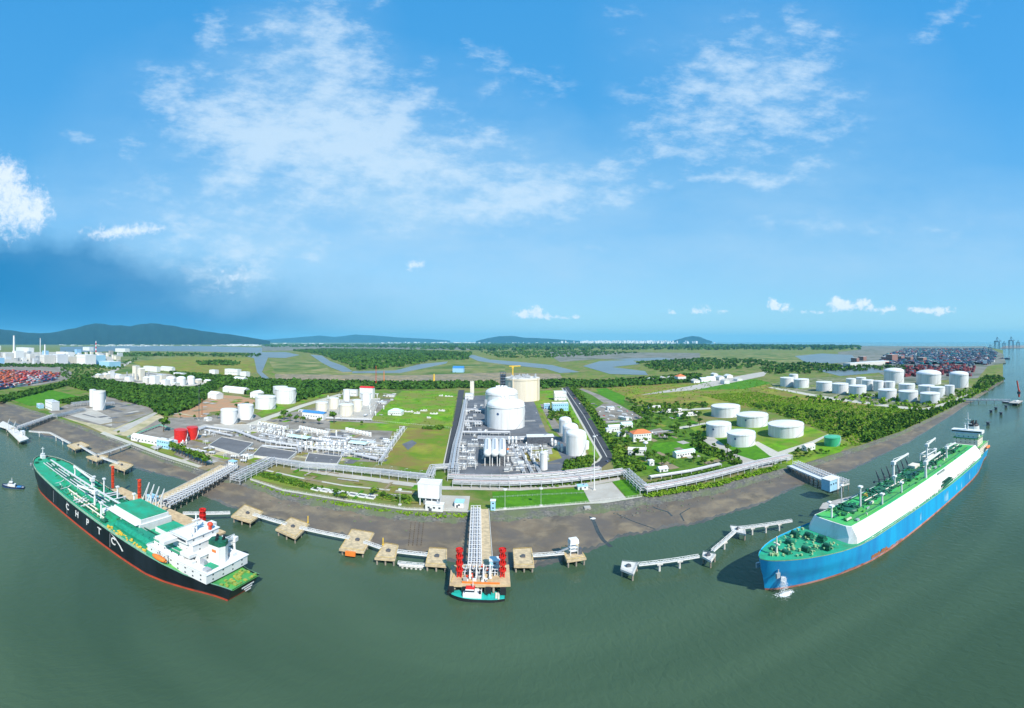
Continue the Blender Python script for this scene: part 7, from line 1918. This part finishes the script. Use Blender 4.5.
for j in range(30):
    for i in range(46):
        if j % 4 == 3 or i % 9 == 8: continue
        p = o0 + ux * (i * 13.0) + uy * (j * 14 + 6)
        r_ = p.length; px_ = 512 + math.degrees(math.atan2(p.x, p.y)) / KD; py_ = 341 + math.degrees(math.atan2(H - ZL, r_)) / KD
        if px_ < -14 or py_ < 366.5: continue
        if px_ > 62 + (372 - py_) * .5 or py_ > 391 - px_ * .19: continue
        stacks.append((py_, p, kr.choice((2, 3, 3, 4, 4, 5)), px_))
stacks.sort(key=lambda s: -s[0]); cnt = 0; rest = MB()
for py_, p, n, px_ in stacks:
    zone = int(px_ / 14) + int(py_ / 7) * 3
    for dy in (0, 2.7, 5.4):
        for k in range(n):
            c = random.Random(zone * 13 + 5).choice((0, 0, 1, 4, 3, 0, 6)) if kr.random() < .5 else kr.choice((0, 0, 0, 1, 1, 2, 3, 4, 6, 5))
            q = p + uy * dy
            if cnt < 300 and dy == 0: container(q.x, q.y, ZL + .5 + k * 2.6, c, ang, 'at the bottom of' if k == 0 else 'on top of' if k == n - 1 else 'inside', ('left end' if px_ < 12 else 'middle' if px_ < 32 else 'right end') + (' of the front rows' if py_ > 382 else ' of the rows behind')); cnt += 1
            elif dy == 0 or k == n - 1: rest.mi = c; rest.box((q.x, q.y, ZL + .5 + k * 2.6), (12.2, 2.44, 2.6), ang)
# the far right yard joins the uncounted rest
for k in range(3000):
    y = 348.5 + 16 * kr.random() ** 1.2; lo, hi = np.interp(y, [348, 356, 364], [905, 884, 880]), np.interp(y, [348, 353, 364], [984, 998, 990])
    x = kr.uniform(lo, hi); gx, gy = P(x, y); n = kr.choice((2, 3, 4, 5)); s_ = 1
    gx = round(gx / 16) * 16; gy = round(gy / 26) * 26
    rest.mi = kr.choice((6, 6, 6, 6, 6, 7, 4, 4, 5, 5, 0, 3)); rest.box((gx, gy, ZL + .5), (13, 20, n * 2.6))
for k in range(260):
    x = 905 + 68 * kr.random(); y = kr.uniform(366, 377) - (x - 905) * 0.01; gx, gy = P(x, y)
    gx = round(gx / 14) * 14; gy = round(gy / 16) * 16
    rest.mi = kr.choice((7, 7, 7, 7, 6)); rest.box((gx, gy, ZL + .5), (13, 12, kr.choice((3, 4, 5)) * 2.6))
tag(rest.build('container_stacks', CC), 'mass of stacked containers in the far yards', 'container stacks', kind='stuff')

# ------------------------------------------------------------------ far right port and river traffic
def gantry(px_, py_, top, label, m=None):
    x, y = P(px_, py_); h = (H - ZL) - math.hypot(x, y) * math.tan(R((top - 341) * KD)); s = h / 60
    m = m or mat('crane_blue_grey', (.08, .16, .24), .5)
    t = thing('gantry_crane', label, 'crane', (x, y, ZL), 0, 'gantry cranes of the far port')
    for q in (-12, 12):
        for w_ in (-10, 10): MB().beam((q * s, w_ * s, 0), (q * s * .8, w_ * s, h * .62), 3 * s).build('leg', m, t, False)
    MB().box((0, 0, h * .6), (30 * s, 22 * s, 4 * s)).build('portal_beam', m, t, False)
    MB().beam((-30 * s, 0, h * .66), (62 * s, 0, h * .66), 4 * s).build('boom', m, t, False)
    MB().beam((0, 0, h * .62), (2 * s, 0, h), 3.5 * s).beam((2 * s, 0, h), (50 * s, 0, h * .67), 1 * s).beam((2 * s, 0, h), (-26 * s, 0, h * .67), 1 * s).build('apex_frame', m, t, False)
for i, (x, y, tp, lb) in enumerate(((997, 349, 337, 'tall blue-grey gantry crane on the far quay, left'), (1011, 348, 336.5, 'tall blue-grey gantry crane on the far quay, right'), (1018, 347.5, 340, 'lower blue-grey crane at the right edge of the far quay'), (1004, 348, 341, 'lower blue-grey crane between the two tall ones'),
        (990, 353, 344.5, 'gantry crane at the end of the container yard'), (984, 356, 346.5, 'gantry crane beside the container yard, second from its end'), (992, 357, 348, 'gantry crane nearest the water at the yard corner'), (975, 358, 349, 'gantry crane inside the container yard'))):
    gantry(x, y, tp, lb)
def simple_ship(px_, py_, L_, B_, rz, label, hull=NAVY, house=WHITE, name='cargo_ship', boxes=True, group='ships of the far river'):
    x, y = P(px_, py_, 0); t = thing(name, label, 'ship', (x, y, 0), rz, group)
    h2, x2 = hull_shape(L_, B_, L_ * .06, stern_w=.8); zz = lambda q: L_ * .06
    hull_band(h2, x2, zz, lambda q: -1, zz, 3).build('hull', hull, t, False); deck_sheet(h2, x2, zz, .5).build('deck', STEEL, t, False)
    MB().box((L_ * .12, 0, L_ * .055), (L_ * .1, B_ * .8, L_ * .11)).build('deckhouse', house, t, False)
    if boxes:
        r0 = random.Random(int(px_))
        for k in range(8): MB().box((L_ * (.24 + k * .085), 0, L_ * .05), (L_ * .075, B_ * .8, L_ * r0.uniform(.03, .08))).build('cargo_stack', CC[r0.choice((0, 4, 6, 7))], t, False)
simple_ship(985, 365.5, 180, 30, R(20), 'dark container ship berthed at the end of the container yard', CC[7])
simple_ship(1010, 359, 90, 18, R(120), 'small dark ship in mid-river under the far cranes')
simple_ship(1019, 404, 46, 14, R(70), 'dark work barge at the small right-hand jetty', STEELD, boxes=False)
x, y = P(1019, 397, 3); t = thing('crane', 'red crane standing at the right edge of the river', 'crane', (x, y, 3))
MB().beam((0, 0, 0), (0, 0, 18), 4).build('mast', ORED, t, False); MB().beam((0, 0, 12), (3, 6, 40), 3).build('jib', ORED, t, False); MB().box((0, 0, 8), (8, 8, 6)).build('cab', STEELD, t, False)
trestle(P(963, 400, 6), P(1010, 400.5, 6), 8, 6, 'low grey trestle crossing the river inlet at far right', pipes=2, step=16, deckm=CONC)
x, y = P(1016, 402, 5)
t = thing('jetty_head', 'small dark jetty platform at the right edge', 'jetty platform', (x, y, 0)); MB().box((0, 0, 4.4), (40, 22, 1.4)).build('deck_slab', CONC, t, False)
for q in (-17, 0, 17):
    for w_ in (-8, 8): MB().cyl((q, w_, -2), (q, w_, 4.5), .9, 8).build('pile', PILE, t, False)
for i, (x, y, lb) in enumerate(((991, 411, 'left'), (996, 408, 'back'), (1001, 413, 'right'), (1006, 406, 'far'), (988, 423, 'near the stern of the blue carrier'))):
    gx, gy = P(x, y, 4); t = thing('mooring_dolphin', 'dark clustered-pile dolphin in the river at far right, ' + lb, 'mooring dolphin', (gx, gy, 0), 0, 'dark pile clusters in the river')
    for k in range(4): MB().cyl((2.6 * math.cos(k * 1.57), 2.6 * math.sin(k * 1.57), -2), (1.8 * math.cos(k * 1.57), 1.8 * math.sin(k * 1.57), 4.4), .7, 8).build('pile', STEELD, t, False)
    MB().box((0, 0, 4.3), (6, 6, 1.6)).build('cap', STEELD, t, False)
# details on the mud
def mz(px_, py_):
    yl, yw = ip(LANDX, px_), ip(WATX, px_); pl, pw, p = Vector(P(px_, yl)), Vector(P(px_, yw, 0)), Vector(P(px_, py_, .6)); T_ = (pl - pw).length; q = min(11, T_ * .45)
    return max(0, 1 - max(0, (p - pl).length - q) / (T_ - q))
for i in range(44):
    x = 411 + (i % 4) * 4.2 - (i // 4) * .25; y = 523.5 + (i // 4) * 2.2; zz = mz(x, y); gx, gy = P(x, y, zz)
    if i == 0:
        o = MB().box((0, 0, -.6), (.35, .35, 1.7)).build('wooden_stake', BARK); st0 = o
    else: o = st0.copy(); COL.objects.link(o)
    o.location = (gx, gy, zz); tag(o, 'wooden stake in the grid of stakes on the mud', 'stake', 'grid of stakes on the mud')
def mudstrip(pix, w_, m, name):
    mb = MB(); pts = [Vector((*P(x, y, mz(x, y)), mz(x, y) + .10)) for x, y in sub_poly(pix, 4, False)]
    for a, b in zip(pts, pts[1:]):
        u = (b - a).normalized(); n_ = Vector((-u.y, u.x, 0)) * w_ / 2; mb.face([a - n_, b - n_, b + n_, a + n_])
    return struct(mb.build(name, m))
WETM = mat('wet_mud', (.05, .055, .05), .25, var=.2, scale=.3)
mudstrip([(589, 514), (594, 522), (598, 532), (603, 540), (611, 547)], 2.6, WETM, 'tidal_channel')
mudstrip([(645, 502), (655, 508), (668, 512), (672, 516)], 1.4, WETM, 'tidal_channel')
mudstrip([(612, 512), (632, 521), (655, 529)], 1.0, WETM, 'tidal_channel')
mudstrip([(500, 521), (540, 519), (585, 514)], 3.2, WETM, 'tidal_channel')
mudstrip([(690, 508), (680, 514), (684, 521)], 1.0, WETM, 'tidal_channel')
x, y = P(588, 510, 2); t = thing('drain_outfall', 'concrete drain outfall with a trickle of white water on the mud bank', 'outfall', (x, y, 1))
MB().box((0, 3, 0), (5, 5, 2.6)).build('headwall', CONC, t, False); MB().cyl((0, .4, .9), (0, 3, .9), .8, 10).build('pipe', STEELD, t, False)
mb = foam_blob(*P(593, 518.5, 1), 26, 1.6, 3, 1.0); tag(mb.build('water_foam', FOAM), 'small patch of white water below the drain outfall', 'foam', kind='stuff')
gr = random.Random(55)
mb = MB()
for k in range(240):
    x = gr.choice((gr.uniform(612, 660), gr.uniform(100, 130), gr.uniform(250, 420), gr.uniform(660, 790))); yl, yw = ip(LANDX, x), ip(WATX, x); y = yl + (yw - yl) * gr.uniform(.06, .5); zz = mz(x, y); gx, gy = P(x, y, zz); s_ = gr.uniform(.3, 1.5)
    mb.lathe((gx, gy, zz - .2), [(s_, 0), (s_ * .8, s_ * .5), (.01, s_ * .7)], 5, False)
tag(mb.build('rubble', BANKM), 'grey rubble stones scattered along the upper mud bank', 'rubble', kind='stuff')

# ------------------------------------------------------------------ trees
def leaf_cloud(centres, radii, k, name, m, size=.42, flat=.8, seed=1, parent=None):
    """numpy mesh: k leaf clumps (quads) spread through each crown"""
    g = np.random.default_rng(seed); C = np.asarray(centres, float); r_ = np.asarray(radii, float); n = len(C); tot = n * k
    d = g.normal(size=(tot, 3)); d /= np.linalg.norm(d, axis=1)[:, None]; d[:, 2] = np.abs(d[:, 2]) * 1.0 - .25 * g.random(tot)
    rr_ = np.repeat(r_, k); cc = np.repeat(C, k, axis=0); sh = (.55 + .45 * g.random(tot)) * (1 + .22 * np.sin(7 * d[:, 0] + cc[:, 0]) * np.cos(6 * d[:, 1] + cc[:, 1]))
    pos = cc + d * (rr_ * sh)[:, None] * np.array([1, 1, flat])
    nn = d + g.normal(size=(tot, 3)) * .55; nn /= np.linalg.norm(nn, axis=1)[:, None]
    a = np.cross(nn, g.normal(size=(tot, 3))); a /= np.linalg.norm(a, axis=1)[:, None]; b = np.cross(nn, a)
    s_ = (rr_ * size * (.6 + .8 * g.random(tot)))[:, None]
    vs = np.stack([pos - a * s_ * .9 - b * s_ * .5, pos + a * s_ * .6 - b * s_ * .7, pos + a * s_ + b * s_ * .5, pos - a * s_ * .5 + b * s_ * .8], axis=1).reshape(-1, 3)
    if parent is not None: vs = vs
    me = bpy.data.meshes.new(name); me.vertices.add(tot * 4); me.vertices.foreach_set('co', vs.astype(np.float32).ravel())
    me.loops.add(tot * 4); me.loops.foreach_set('vertex_index', np.arange(tot * 4, dtype=np.int32)); me.polygons.add(tot)
    me.polygons.foreach_set('loop_start', np.arange(0, tot * 4, 4, dtype=np.int32))
    me.materials.append(m); me.update(calc_edges=True)
    o = bpy.data.objects.new(name, me); COL.objects.link(o)
    if parent is not None: o.parent = parent
    return o
TP = []
def tree(px_, py_, h, label, group, v=None, sc_=1.0, name='tree', z=ZL):
    x, y = P(px_, py_); v = gr.randrange(len(TP)) if v is None else v
    src = TP[v]; s = h / 9.0 * sc_
    if not src.get('placed'): src['placed'] = 1; r = src
    else:
        r = src.copy(); COL.objects.link(r)
        for ch in KIDS[src.name]: c = ch.copy(); COL.objects.link(c); c.parent = r
    r.location = (x, y, z); r.rotation_euler = (0, 0, gr.uniform(0, 6.28)); r.scale = (s * gr.uniform(.85, 1.2), s * gr.uniform(.85, 1.2), s)
    r['label'] = label; r['group'] = group
    return r
for v in range(6):
    t = thing('tree', '', 'tree'); g2 = random.Random(100 + v)
    mb = MB().cyl((0, 0, -.3), (.2, 0, 4.4), .34, 7, .2)
    for k in range(4): a = k * 1.6 + v; mb.cyl((.1, 0, 3.4 + .3 * k), (1.9 * math.cos(a), 1.9 * math.sin(a), 5.6 + .3 * k), .15, 5, .07)
    mb.build('trunk', BARK, t, False)
    cs = [(g2.uniform(-2.1, 2.1), g2.uniform(-2.1, 2.1), g2.uniform(4.6, 7.2)) for _ in range(6)] + [(0, 0, 6)]
    leaf_cloud(cs, [g2.uniform(1.5, 2.4) for _ in range(6)] + [2.6], 30, 'crown', LEAF if v < 4 else LEAFD, .30, .85, 40 + v, t)
    KIDS[t.name] = list(t.children); TP.append(t)
def inpoly(pt, poly):
    x, y = pt; c = False; n = len(poly)
    for i in range(n):
        x1, y1 = poly[i]; x2, y2 = poly[(i + 1) % n]
        if (y1 > y) != (y2 > y) and x < (x2 - x1) * (y - y1) / (y2 - y1) + x1: c = not c
    return c
def scatter(poly, n, seed, avoid=()):
    """random points of the polygon, even over the real ground"""
    r0 = random.Random(seed); xs_ = [p[0] for p in poly]; ys_ = [p[1] for p in poly]; o = []; tries = 0
    d0, d1 = D(max(ys_)), D(min(ys_))
    while len(o) < n and tries < n * 60:
        tries += 1; d = math.sqrt(r0.uniform(d0 * d0, d1 * d1)); y = 341 + math.degrees(math.atan((H - ZL) / d)) / KD; x = r0.uniform(min(xs_), max(xs_))
        if inpoly((x, y), poly) and not any(inpoly((x, y), a) for a in avoid): o.append((x, y))
    return o
LM = [(642, 437, 'the orange-roofed house'), (646, 458, 'the water tower'), (612, 414, 'the car park'), (668, 447, 'the small lawn'), (590, 430, 'the middle of the asphalt road'), (608, 456, 'the bend of the asphalt road'), (572, 392, 'the far end of the asphalt road'),
      (708, 430, 'the left end of the five tanks'), (672, 412, 'the low pale sheds'), (618, 431, 'the white huts by the road'), (686, 455, 'the long aqua-roofed shed'), (664, 470, 'the hut behind the shore rack'), (598, 395, 'the strip of lawn beyond the car park'), (720, 458, 'the service path by the tanks'), (640, 453, 'the long white-roofed building')]
def tlabel(x, y, h):
    p = Vector(P(x, y)); b = min(LM, key=lambda l: (Vector(P(l[0], l[1])) - p).length); q = Vector(P(b[0], b[1]))
    side = ('beyond' if p.length > q.length + 6 else 'in front of' if p.length < q.length - 6 else 'left of' if x < b[0] else 'right of')
    return ('tall' if h > 11 else 'low' if h < 8.5 else 'mid-sized') + ' green tree ' + side + ' ' + b[2]
park_av = [[(590, 414), (579, 389), (604, 391), (643, 415), (630, 424), (606, 425)], [(651, 450), (654, 441), (684, 440), (704, 450), (690, 459), (660, 456)], [(632, 442), (633, 431), (652, 431), (653, 442)], [(645, 432), (660, 427), (676, 437), (661, 439)],
           [(627, 449), (645, 460), (652, 457), (632, 444)], [(604, 421), (632, 421), (632, 430), (604, 434)], [(562, 388), (569, 388), (615, 455), (612, 464), (596, 462)], [(588, 388), (600, 388), (628, 396), (626, 405), (600, 395)], [(614, 468), (660, 466), (740, 466), (740, 480), (614, 480)]]
PK = [(568, 386), (590, 388), (606, 392), (625, 398), (655, 408), (700, 414), (702, 424), (708, 440), (742, 458), (738, 464), (700, 468), (640, 474), (617, 472), (614, 458), (586, 412)]
for i, (x, y) in enumerate(scatter(PK, 172, 5, park_av)):
    h_ = gr.uniform(7, 13); tree(x, y, h_, tlabel(x, y, h_), 'trees of the park')
for (x, y) in scatter([(616, 458), (622, 446), (650, 462), (690, 466), (712, 460), (735, 462), (720, 468), (660, 474), (630, 474)], 20, 6, park_av): tree(x, y, gr.uniform(4, 7), 'low tree on the park edge behind the shore rack', 'low trees behind the shore rack')
for i, (x, y, h, lb) in enumerate(((163.5, 431.5, 24, 'big round dark tree beside the red tanks'), (334, 423.5, 22, 'big round tree below the cream tanks'), (319, 424.5, 13, 'small round tree left of the big one below the cream tanks'), (303, 423.5, 14, 'small tree in front of the blue-roofed building, right'),
        (296, 423, 14, 'mid-sized tree in front of the blue-roofed building'), (290, 421.5, 15, 'tree left of the blue-roofed building'), (284, 420, 20, 'tall dark tree at the left end of the row by the blue roof'), (280, 422, 12, 'short tree at the far left of the row by the blue roof'), (118, 435, 7, 'lone shrub tree on the shore road at left'), (362, 425.5, 8, 'small tree at the left corner of the dry meadow'))):
    tree(x, y, h, lb, 'trees left of centre', v=i % 4)
for i, x in enumerate(np.linspace(173, 206, 12)): tree(float(x), 452 + i * 1.3, gr.uniform(13, 15), 'round dense tree in the clipped row between the shore road and the basin', 'row of round trees by the left trestle', v=i % 3)
for (x, y) in scatter([(574, 476), (566, 463), (586, 458), (592, 463), (588, 470)], 12, 8): tree(x, y, gr.uniform(3.5, 6), 'low bush tree at the foot of the big domed tank by the road bend', 'bushes at the road bend')
for i, (x, y) in enumerate(((337, 498.5), (341, 499), (373, 493), (376, 494))): tree(x, y, gr.uniform(4.5, 6.5), 'round bush near the low concrete pits on the waterfront', 'bushes near the concrete pits')
for (x, y) in scatter([(792, 456), (800, 448), (824, 450), (830, 454), (812, 459), (796, 464)], 22, 9): tree(x, y, gr.uniform(4, 7), 'tree left of the small green tank by the right trestle', 'trees by the green tank')
for (x, y) in scatter([(545, 420), (550, 410), (566, 412), (572, 424), (566, 430)], 12, 10): tree(x, y, gr.uniform(6, 9), 'tree below the pale blue building left of the road', 'trees below the pale blue building')
for (x, y) in scatter([(758, 464), (776, 459), (790, 462), (775, 466)], 8, 12): tree(x, y, gr.uniform(3, 5), 'small shrub behind the right end of the shore rack', 'shrubs behind the right rack end')
for i, (x, y) in enumerate(scatter([(168, 418), (206, 418), (262, 400), (330, 394), (400, 389), (398, 392), (330, 398), (262, 405), (210, 421), (170, 424)], 22, 88)): tree(x, y, gr.uniform(8, 13), 'green tree between the tank rows and the dark wood behind them, left of centre', 'trees behind the left tank rows')
for i, (x, y) in enumerate(((336, 497), (344, 500), (372, 496), (384, 498), (404, 501))): tree(x, y, gr.uniform(6, 9), 'bushy tree on the waterfront strip left of the white cube building', 'waterfront strip trees')
# masses of wood and scrub
def wood(poly, n, rad, label, m=LEAFD, k=14, name='woodland', seed=1, flat=.8, size=.5, lift=.45, cat='wood'):
    pts = scatter(poly, n, seed); r0 = random.Random(seed); cs, rs = [], []
    for x, y in pts:
        gx, gy = P(x, y); r_ = rad * r0.uniform(.65, 1.35); cs.append((gx, gy, ZL + r_ * lift)); rs.append(r_)
    o = leaf_cloud(cs, rs, k, name, m, size, flat, seed); return tag(o, label, cat, kind='stuff')
wood([(61, 384), (89, 379), (122, 384), (157, 387.5), (193, 390), (218, 381), (224, 386), (206, 394), (186, 406), (163, 416), (153, 408), (114, 399), (86, 391)], 2600, 6.5, 'dense dark mangrove wood between the plant and the left terminal', seed=2)
wood([(163, 416), (153, 409), (158, 407), (186, 404), (206, 392), (212, 394), (190, 409)], 500, 7, 'dark wood beside the orange earth', seed=3)
wood([(0, 398.5), (62, 384), (66, 386), (12, 400), (0, 403)], 500, 5.5, 'dark hedge line between the container yard and the bright field', seed=4)
wood([(56, 402), (86, 397), (96, 402), (70, 405)], 120, 4, 'dark bushes on the right end of the bright green field', seed=41)
wood([(60, 368), (115, 366), (135, 358), (140, 358), (116, 372), (62, 384)], 260, 6, 'dark trees along the road beyond the container yard', seed=5, k=10)
wood([(-20, 364.5), (60, 365), (115, 366), (115, 367.5), (60, 367.5), (-20, 367)], 420, 8, 'dark tree belt in front of the power station', seed=6, k=10)
wood([(170, 373), (190, 375), (260, 380), (262, 384), (225, 386), (180, 379)], 700, 8, 'dark tree belt behind the plant beyond the mangroves', seed=7, k=12)
wood([(240, 383), (300, 385), (345, 388), (345, 391.5), (322, 394), (296, 402), (262, 399), (236, 392)], 900, 7.5, 'wood behind the row of four white tanks', seed=8)
wood([(255, 381), (300, 382), (400, 384), (497, 383.5), (497, 388), (400, 389.5), (300, 388), (255, 386)], 1300, 8, 'long dark tree line across the far edge of the site', seed=9, k=12)
wood([(538, 383), (560, 381), (600, 383), (640, 380), (700, 375), (700, 382), (650, 385), (600, 388), (566, 387), (540, 389)], 1100, 8, 'dark tree line beyond the asphalt road', seed=10, k=12)
wood([(290, 350.5), (330, 349), (400, 350), (472, 353), (466, 360), (440, 360), (395, 368), (362, 371), (345, 364), (322, 355)], 3000, 15, 'large dark mangrove forest inside the river bend', seed=11, k=9, size=.55, flat=.45)
wood([(400, 343.8), (560, 343.8), (700, 344.6), (860, 346), (860, 350), (700, 350), (600, 350.5), (480, 351), (400, 349)], 4200, 34, 'dark forest belt along the horizon', seed=12, k=8, size=.6, flat=.30)
wood([(262, 345), (400, 344.5), (400, 348), (262, 347)], 700, 30, 'thin green belt below the distant hills at left', seed=13, k=8, size=.6, flat=.25)
wood([(635, 362.5), (700, 358.5), (760, 360), (780, 364), (740, 369), (700, 371), (660, 372)], 700, 10, 'mangrove islands between the ponds right of centre', seed=14, k=9, flat=.5)
wood([(760, 367), (800, 363), (850, 366), (905, 366.5), (905, 369.5), (860, 371), (800, 374), (765, 374)], 420, 9, 'dark scrub belt behind the far right tanks', seed=15, k=9, flat=.6)
wood([(480, 352), (600, 351), (640, 353), (560, 358), (500, 358)], 600, 13, 'dark mangrove belt beyond the river right of centre', seed=16, k=8, flat=.4)
wood([(60, 353), (180, 353.5), (260, 354.5), (260, 357.5), (180, 356.5), (62, 357)], 420, 15, 'thin dark tree belt along the left river', seed=17, k=8, flat=.5)
wood([(195, 362), (220, 361.5), (240, 363), (238, 366), (200, 365)], 110, 12, 'dark clump in the middle of the far left field', seed=18, k=10)
SB = [(700, 395), (756, 392), (800, 400), (880, 407), (925, 411), (950, 405), (972, 394), (986, 388), (966, 400), (936, 415), (900, 431), (859, 445.5), (836, 447), (846, 440), (808, 425), (770, 412), (740, 405)]
wood(SB, 6500, 1.7, 'bright green scrub field between the five tanks and the far tank farm', m=LEAFB, seed=19, k=12, size=.5, cat='scrub', name='scrub', lift=.2)
wood([(740, 405), (770, 404), (830, 412), (900, 415), (880, 424), (856, 434), (846, 438), (808, 424), (770, 411)], 240, 3.6, 'taller dark thicket in the scrub field', m=LEAF, seed=20, k=14)
wood([(856, 434), (900, 414), (940, 409), (966, 398), (982, 390), (966, 400), (936, 414.5), (900, 431), (866, 443)], 420, 3.8, 'dark thicket along the right river bank', m=LEAF, seed=21, k=14)
wood([(607, 389), (700, 384), (760, 380), (800, 393), (760, 392), (700, 398), (650, 408), (625, 398)], 500, 1.8, 'low bushes dotted over the dry green field', m=LEAFB, seed=22, k=8, cat='scrub', name='scrub')
wood([(569.5, 388), (575, 388), (592, 408), (618, 448), (646, 470), (620, 474), (614, 462), (616, 455), (588, 408)], 520, 3.6, 'green thicket along the right side of the asphalt road', m=LEAF, seed=51, k=14, cat='thicket', name='thicket')
wood([(562, 470), (566, 462), (590, 456), (594, 461), (588, 468), (572, 474)], 90, 2.8, 'bushes at the road bend below the big domed tank', m=LEAF, seed=52, k=14, cat='bushes', name='bushes')
wood([(700, 440), (706, 446), (742, 462), (738, 466), (700, 452), (690, 444)], 90, 3.2, 'thicket between the park and the five tanks', m=LEAF, seed=53, k=14, cat='thicket', name='thicket')
wood([(630, 408), (660, 404), (706, 404), (706, 408), (660, 412), (636, 414)], 160, 3.6, 'thicket behind the low pale sheds', m=LEAF, seed=54, k=14, cat='thicket', name='thicket')
wood([(545, 422), (552, 409), (570, 412), (578, 428), (566, 428), (556, 418)], 70, 3.4, 'thicket below the pale blue building', m=LEAF, seed=55, k=14, cat='thicket', name='thicket')
wood([(266, 473.5), (300, 482), (322, 488), (312, 490), (282, 483), (258, 476)], 260, 1.6, 'hedge strip on the waterfront left of the pits', m=LEAF, seed=23, k=12, cat='hedge', name='hedge')
wood([(378, 494), (411, 497), (410, 504.5), (376, 499)], 80, 1.3, 'low hedge bushes beside the white cube building', m=LEAF, seed=24, k=12, cat='hedge', name='hedge')
wood([(250, 479.5), (284, 491.5), (344, 502), (407, 511), (440, 512.6), (470, 513), (470, 516), (440, 517), (407, 514), (344, 505), (284, 494.5), (252, 483)], 330, 1.1, 'straggling green plants on the upper bank below the waterfront path', m=LEAFB, seed=25, k=9, cat='bank plants', name='bank_plants', lift=-.6)
wood([(644, 494), (680, 488), (715, 483), (747, 474), (777, 466), (778, 470), (747, 478), (716, 487), (682, 493), (645, 498)], 520, 1.4, 'bushy green verge between the right rack and the mud', m=LEAFB, seed=26, k=10, cat='scrub', name='scrub')
wood([(646, 483), (690, 475), (735, 466), (735, 469), (690, 479), (648, 487)], 260, 1.2, 'green plants under the right shore rack', m=LEAF, seed=27, k=10, cat='scrub', name='scrub')
wood([(500, 484.5), (560, 483.5), (590, 479), (618, 473.5), (618, 476.5), (590, 482.5), (560, 487), (500, 488)], 300, 1.2, 'green shrubs under the centre shore rack', m=LEAF, seed=28, k=10, cat='scrub', name='scrub')
wood([(402, 391.5), (458, 391.5), (452, 428), (372, 420.5), (385, 406)], 240, 1.6, 'tufts of taller grass and bushes on the bright meadow', m=LEAFB, seed=29, k=7, cat='tall grass', name='tall_grass', lift=.1)
wood([(424, 426.5), (444, 427), (442, 430), (422, 429.5)], 40, 2.6, 'dark bushes between the bright and dry meadows', m=LEAF, seed=30, k=12, cat='bushes', name='bushes')
wood([(780, 399), (975, 390), (985, 388), (990, 384), (1000, 381.5), (994, 386), (985, 392), (966, 401), (945, 410), (925, 412)], 260, 5, 'green growth around the far right tank farm', m=LEAFB, seed=31, k=10, cat='scrub', name='scrub')
wood([(985, 376), (1003, 377.5), (1003, 381), (985, 390), (972, 389)], 160, 6, 'trees at the river corner beyond the domed tanks', m=LEAF, seed=32, k=10)
for v in TP:
    if not v.get('placed'):
        for ch in list(v.children): bpy.data.objects.remove(ch)
        bpy.data.objects.remove(v)
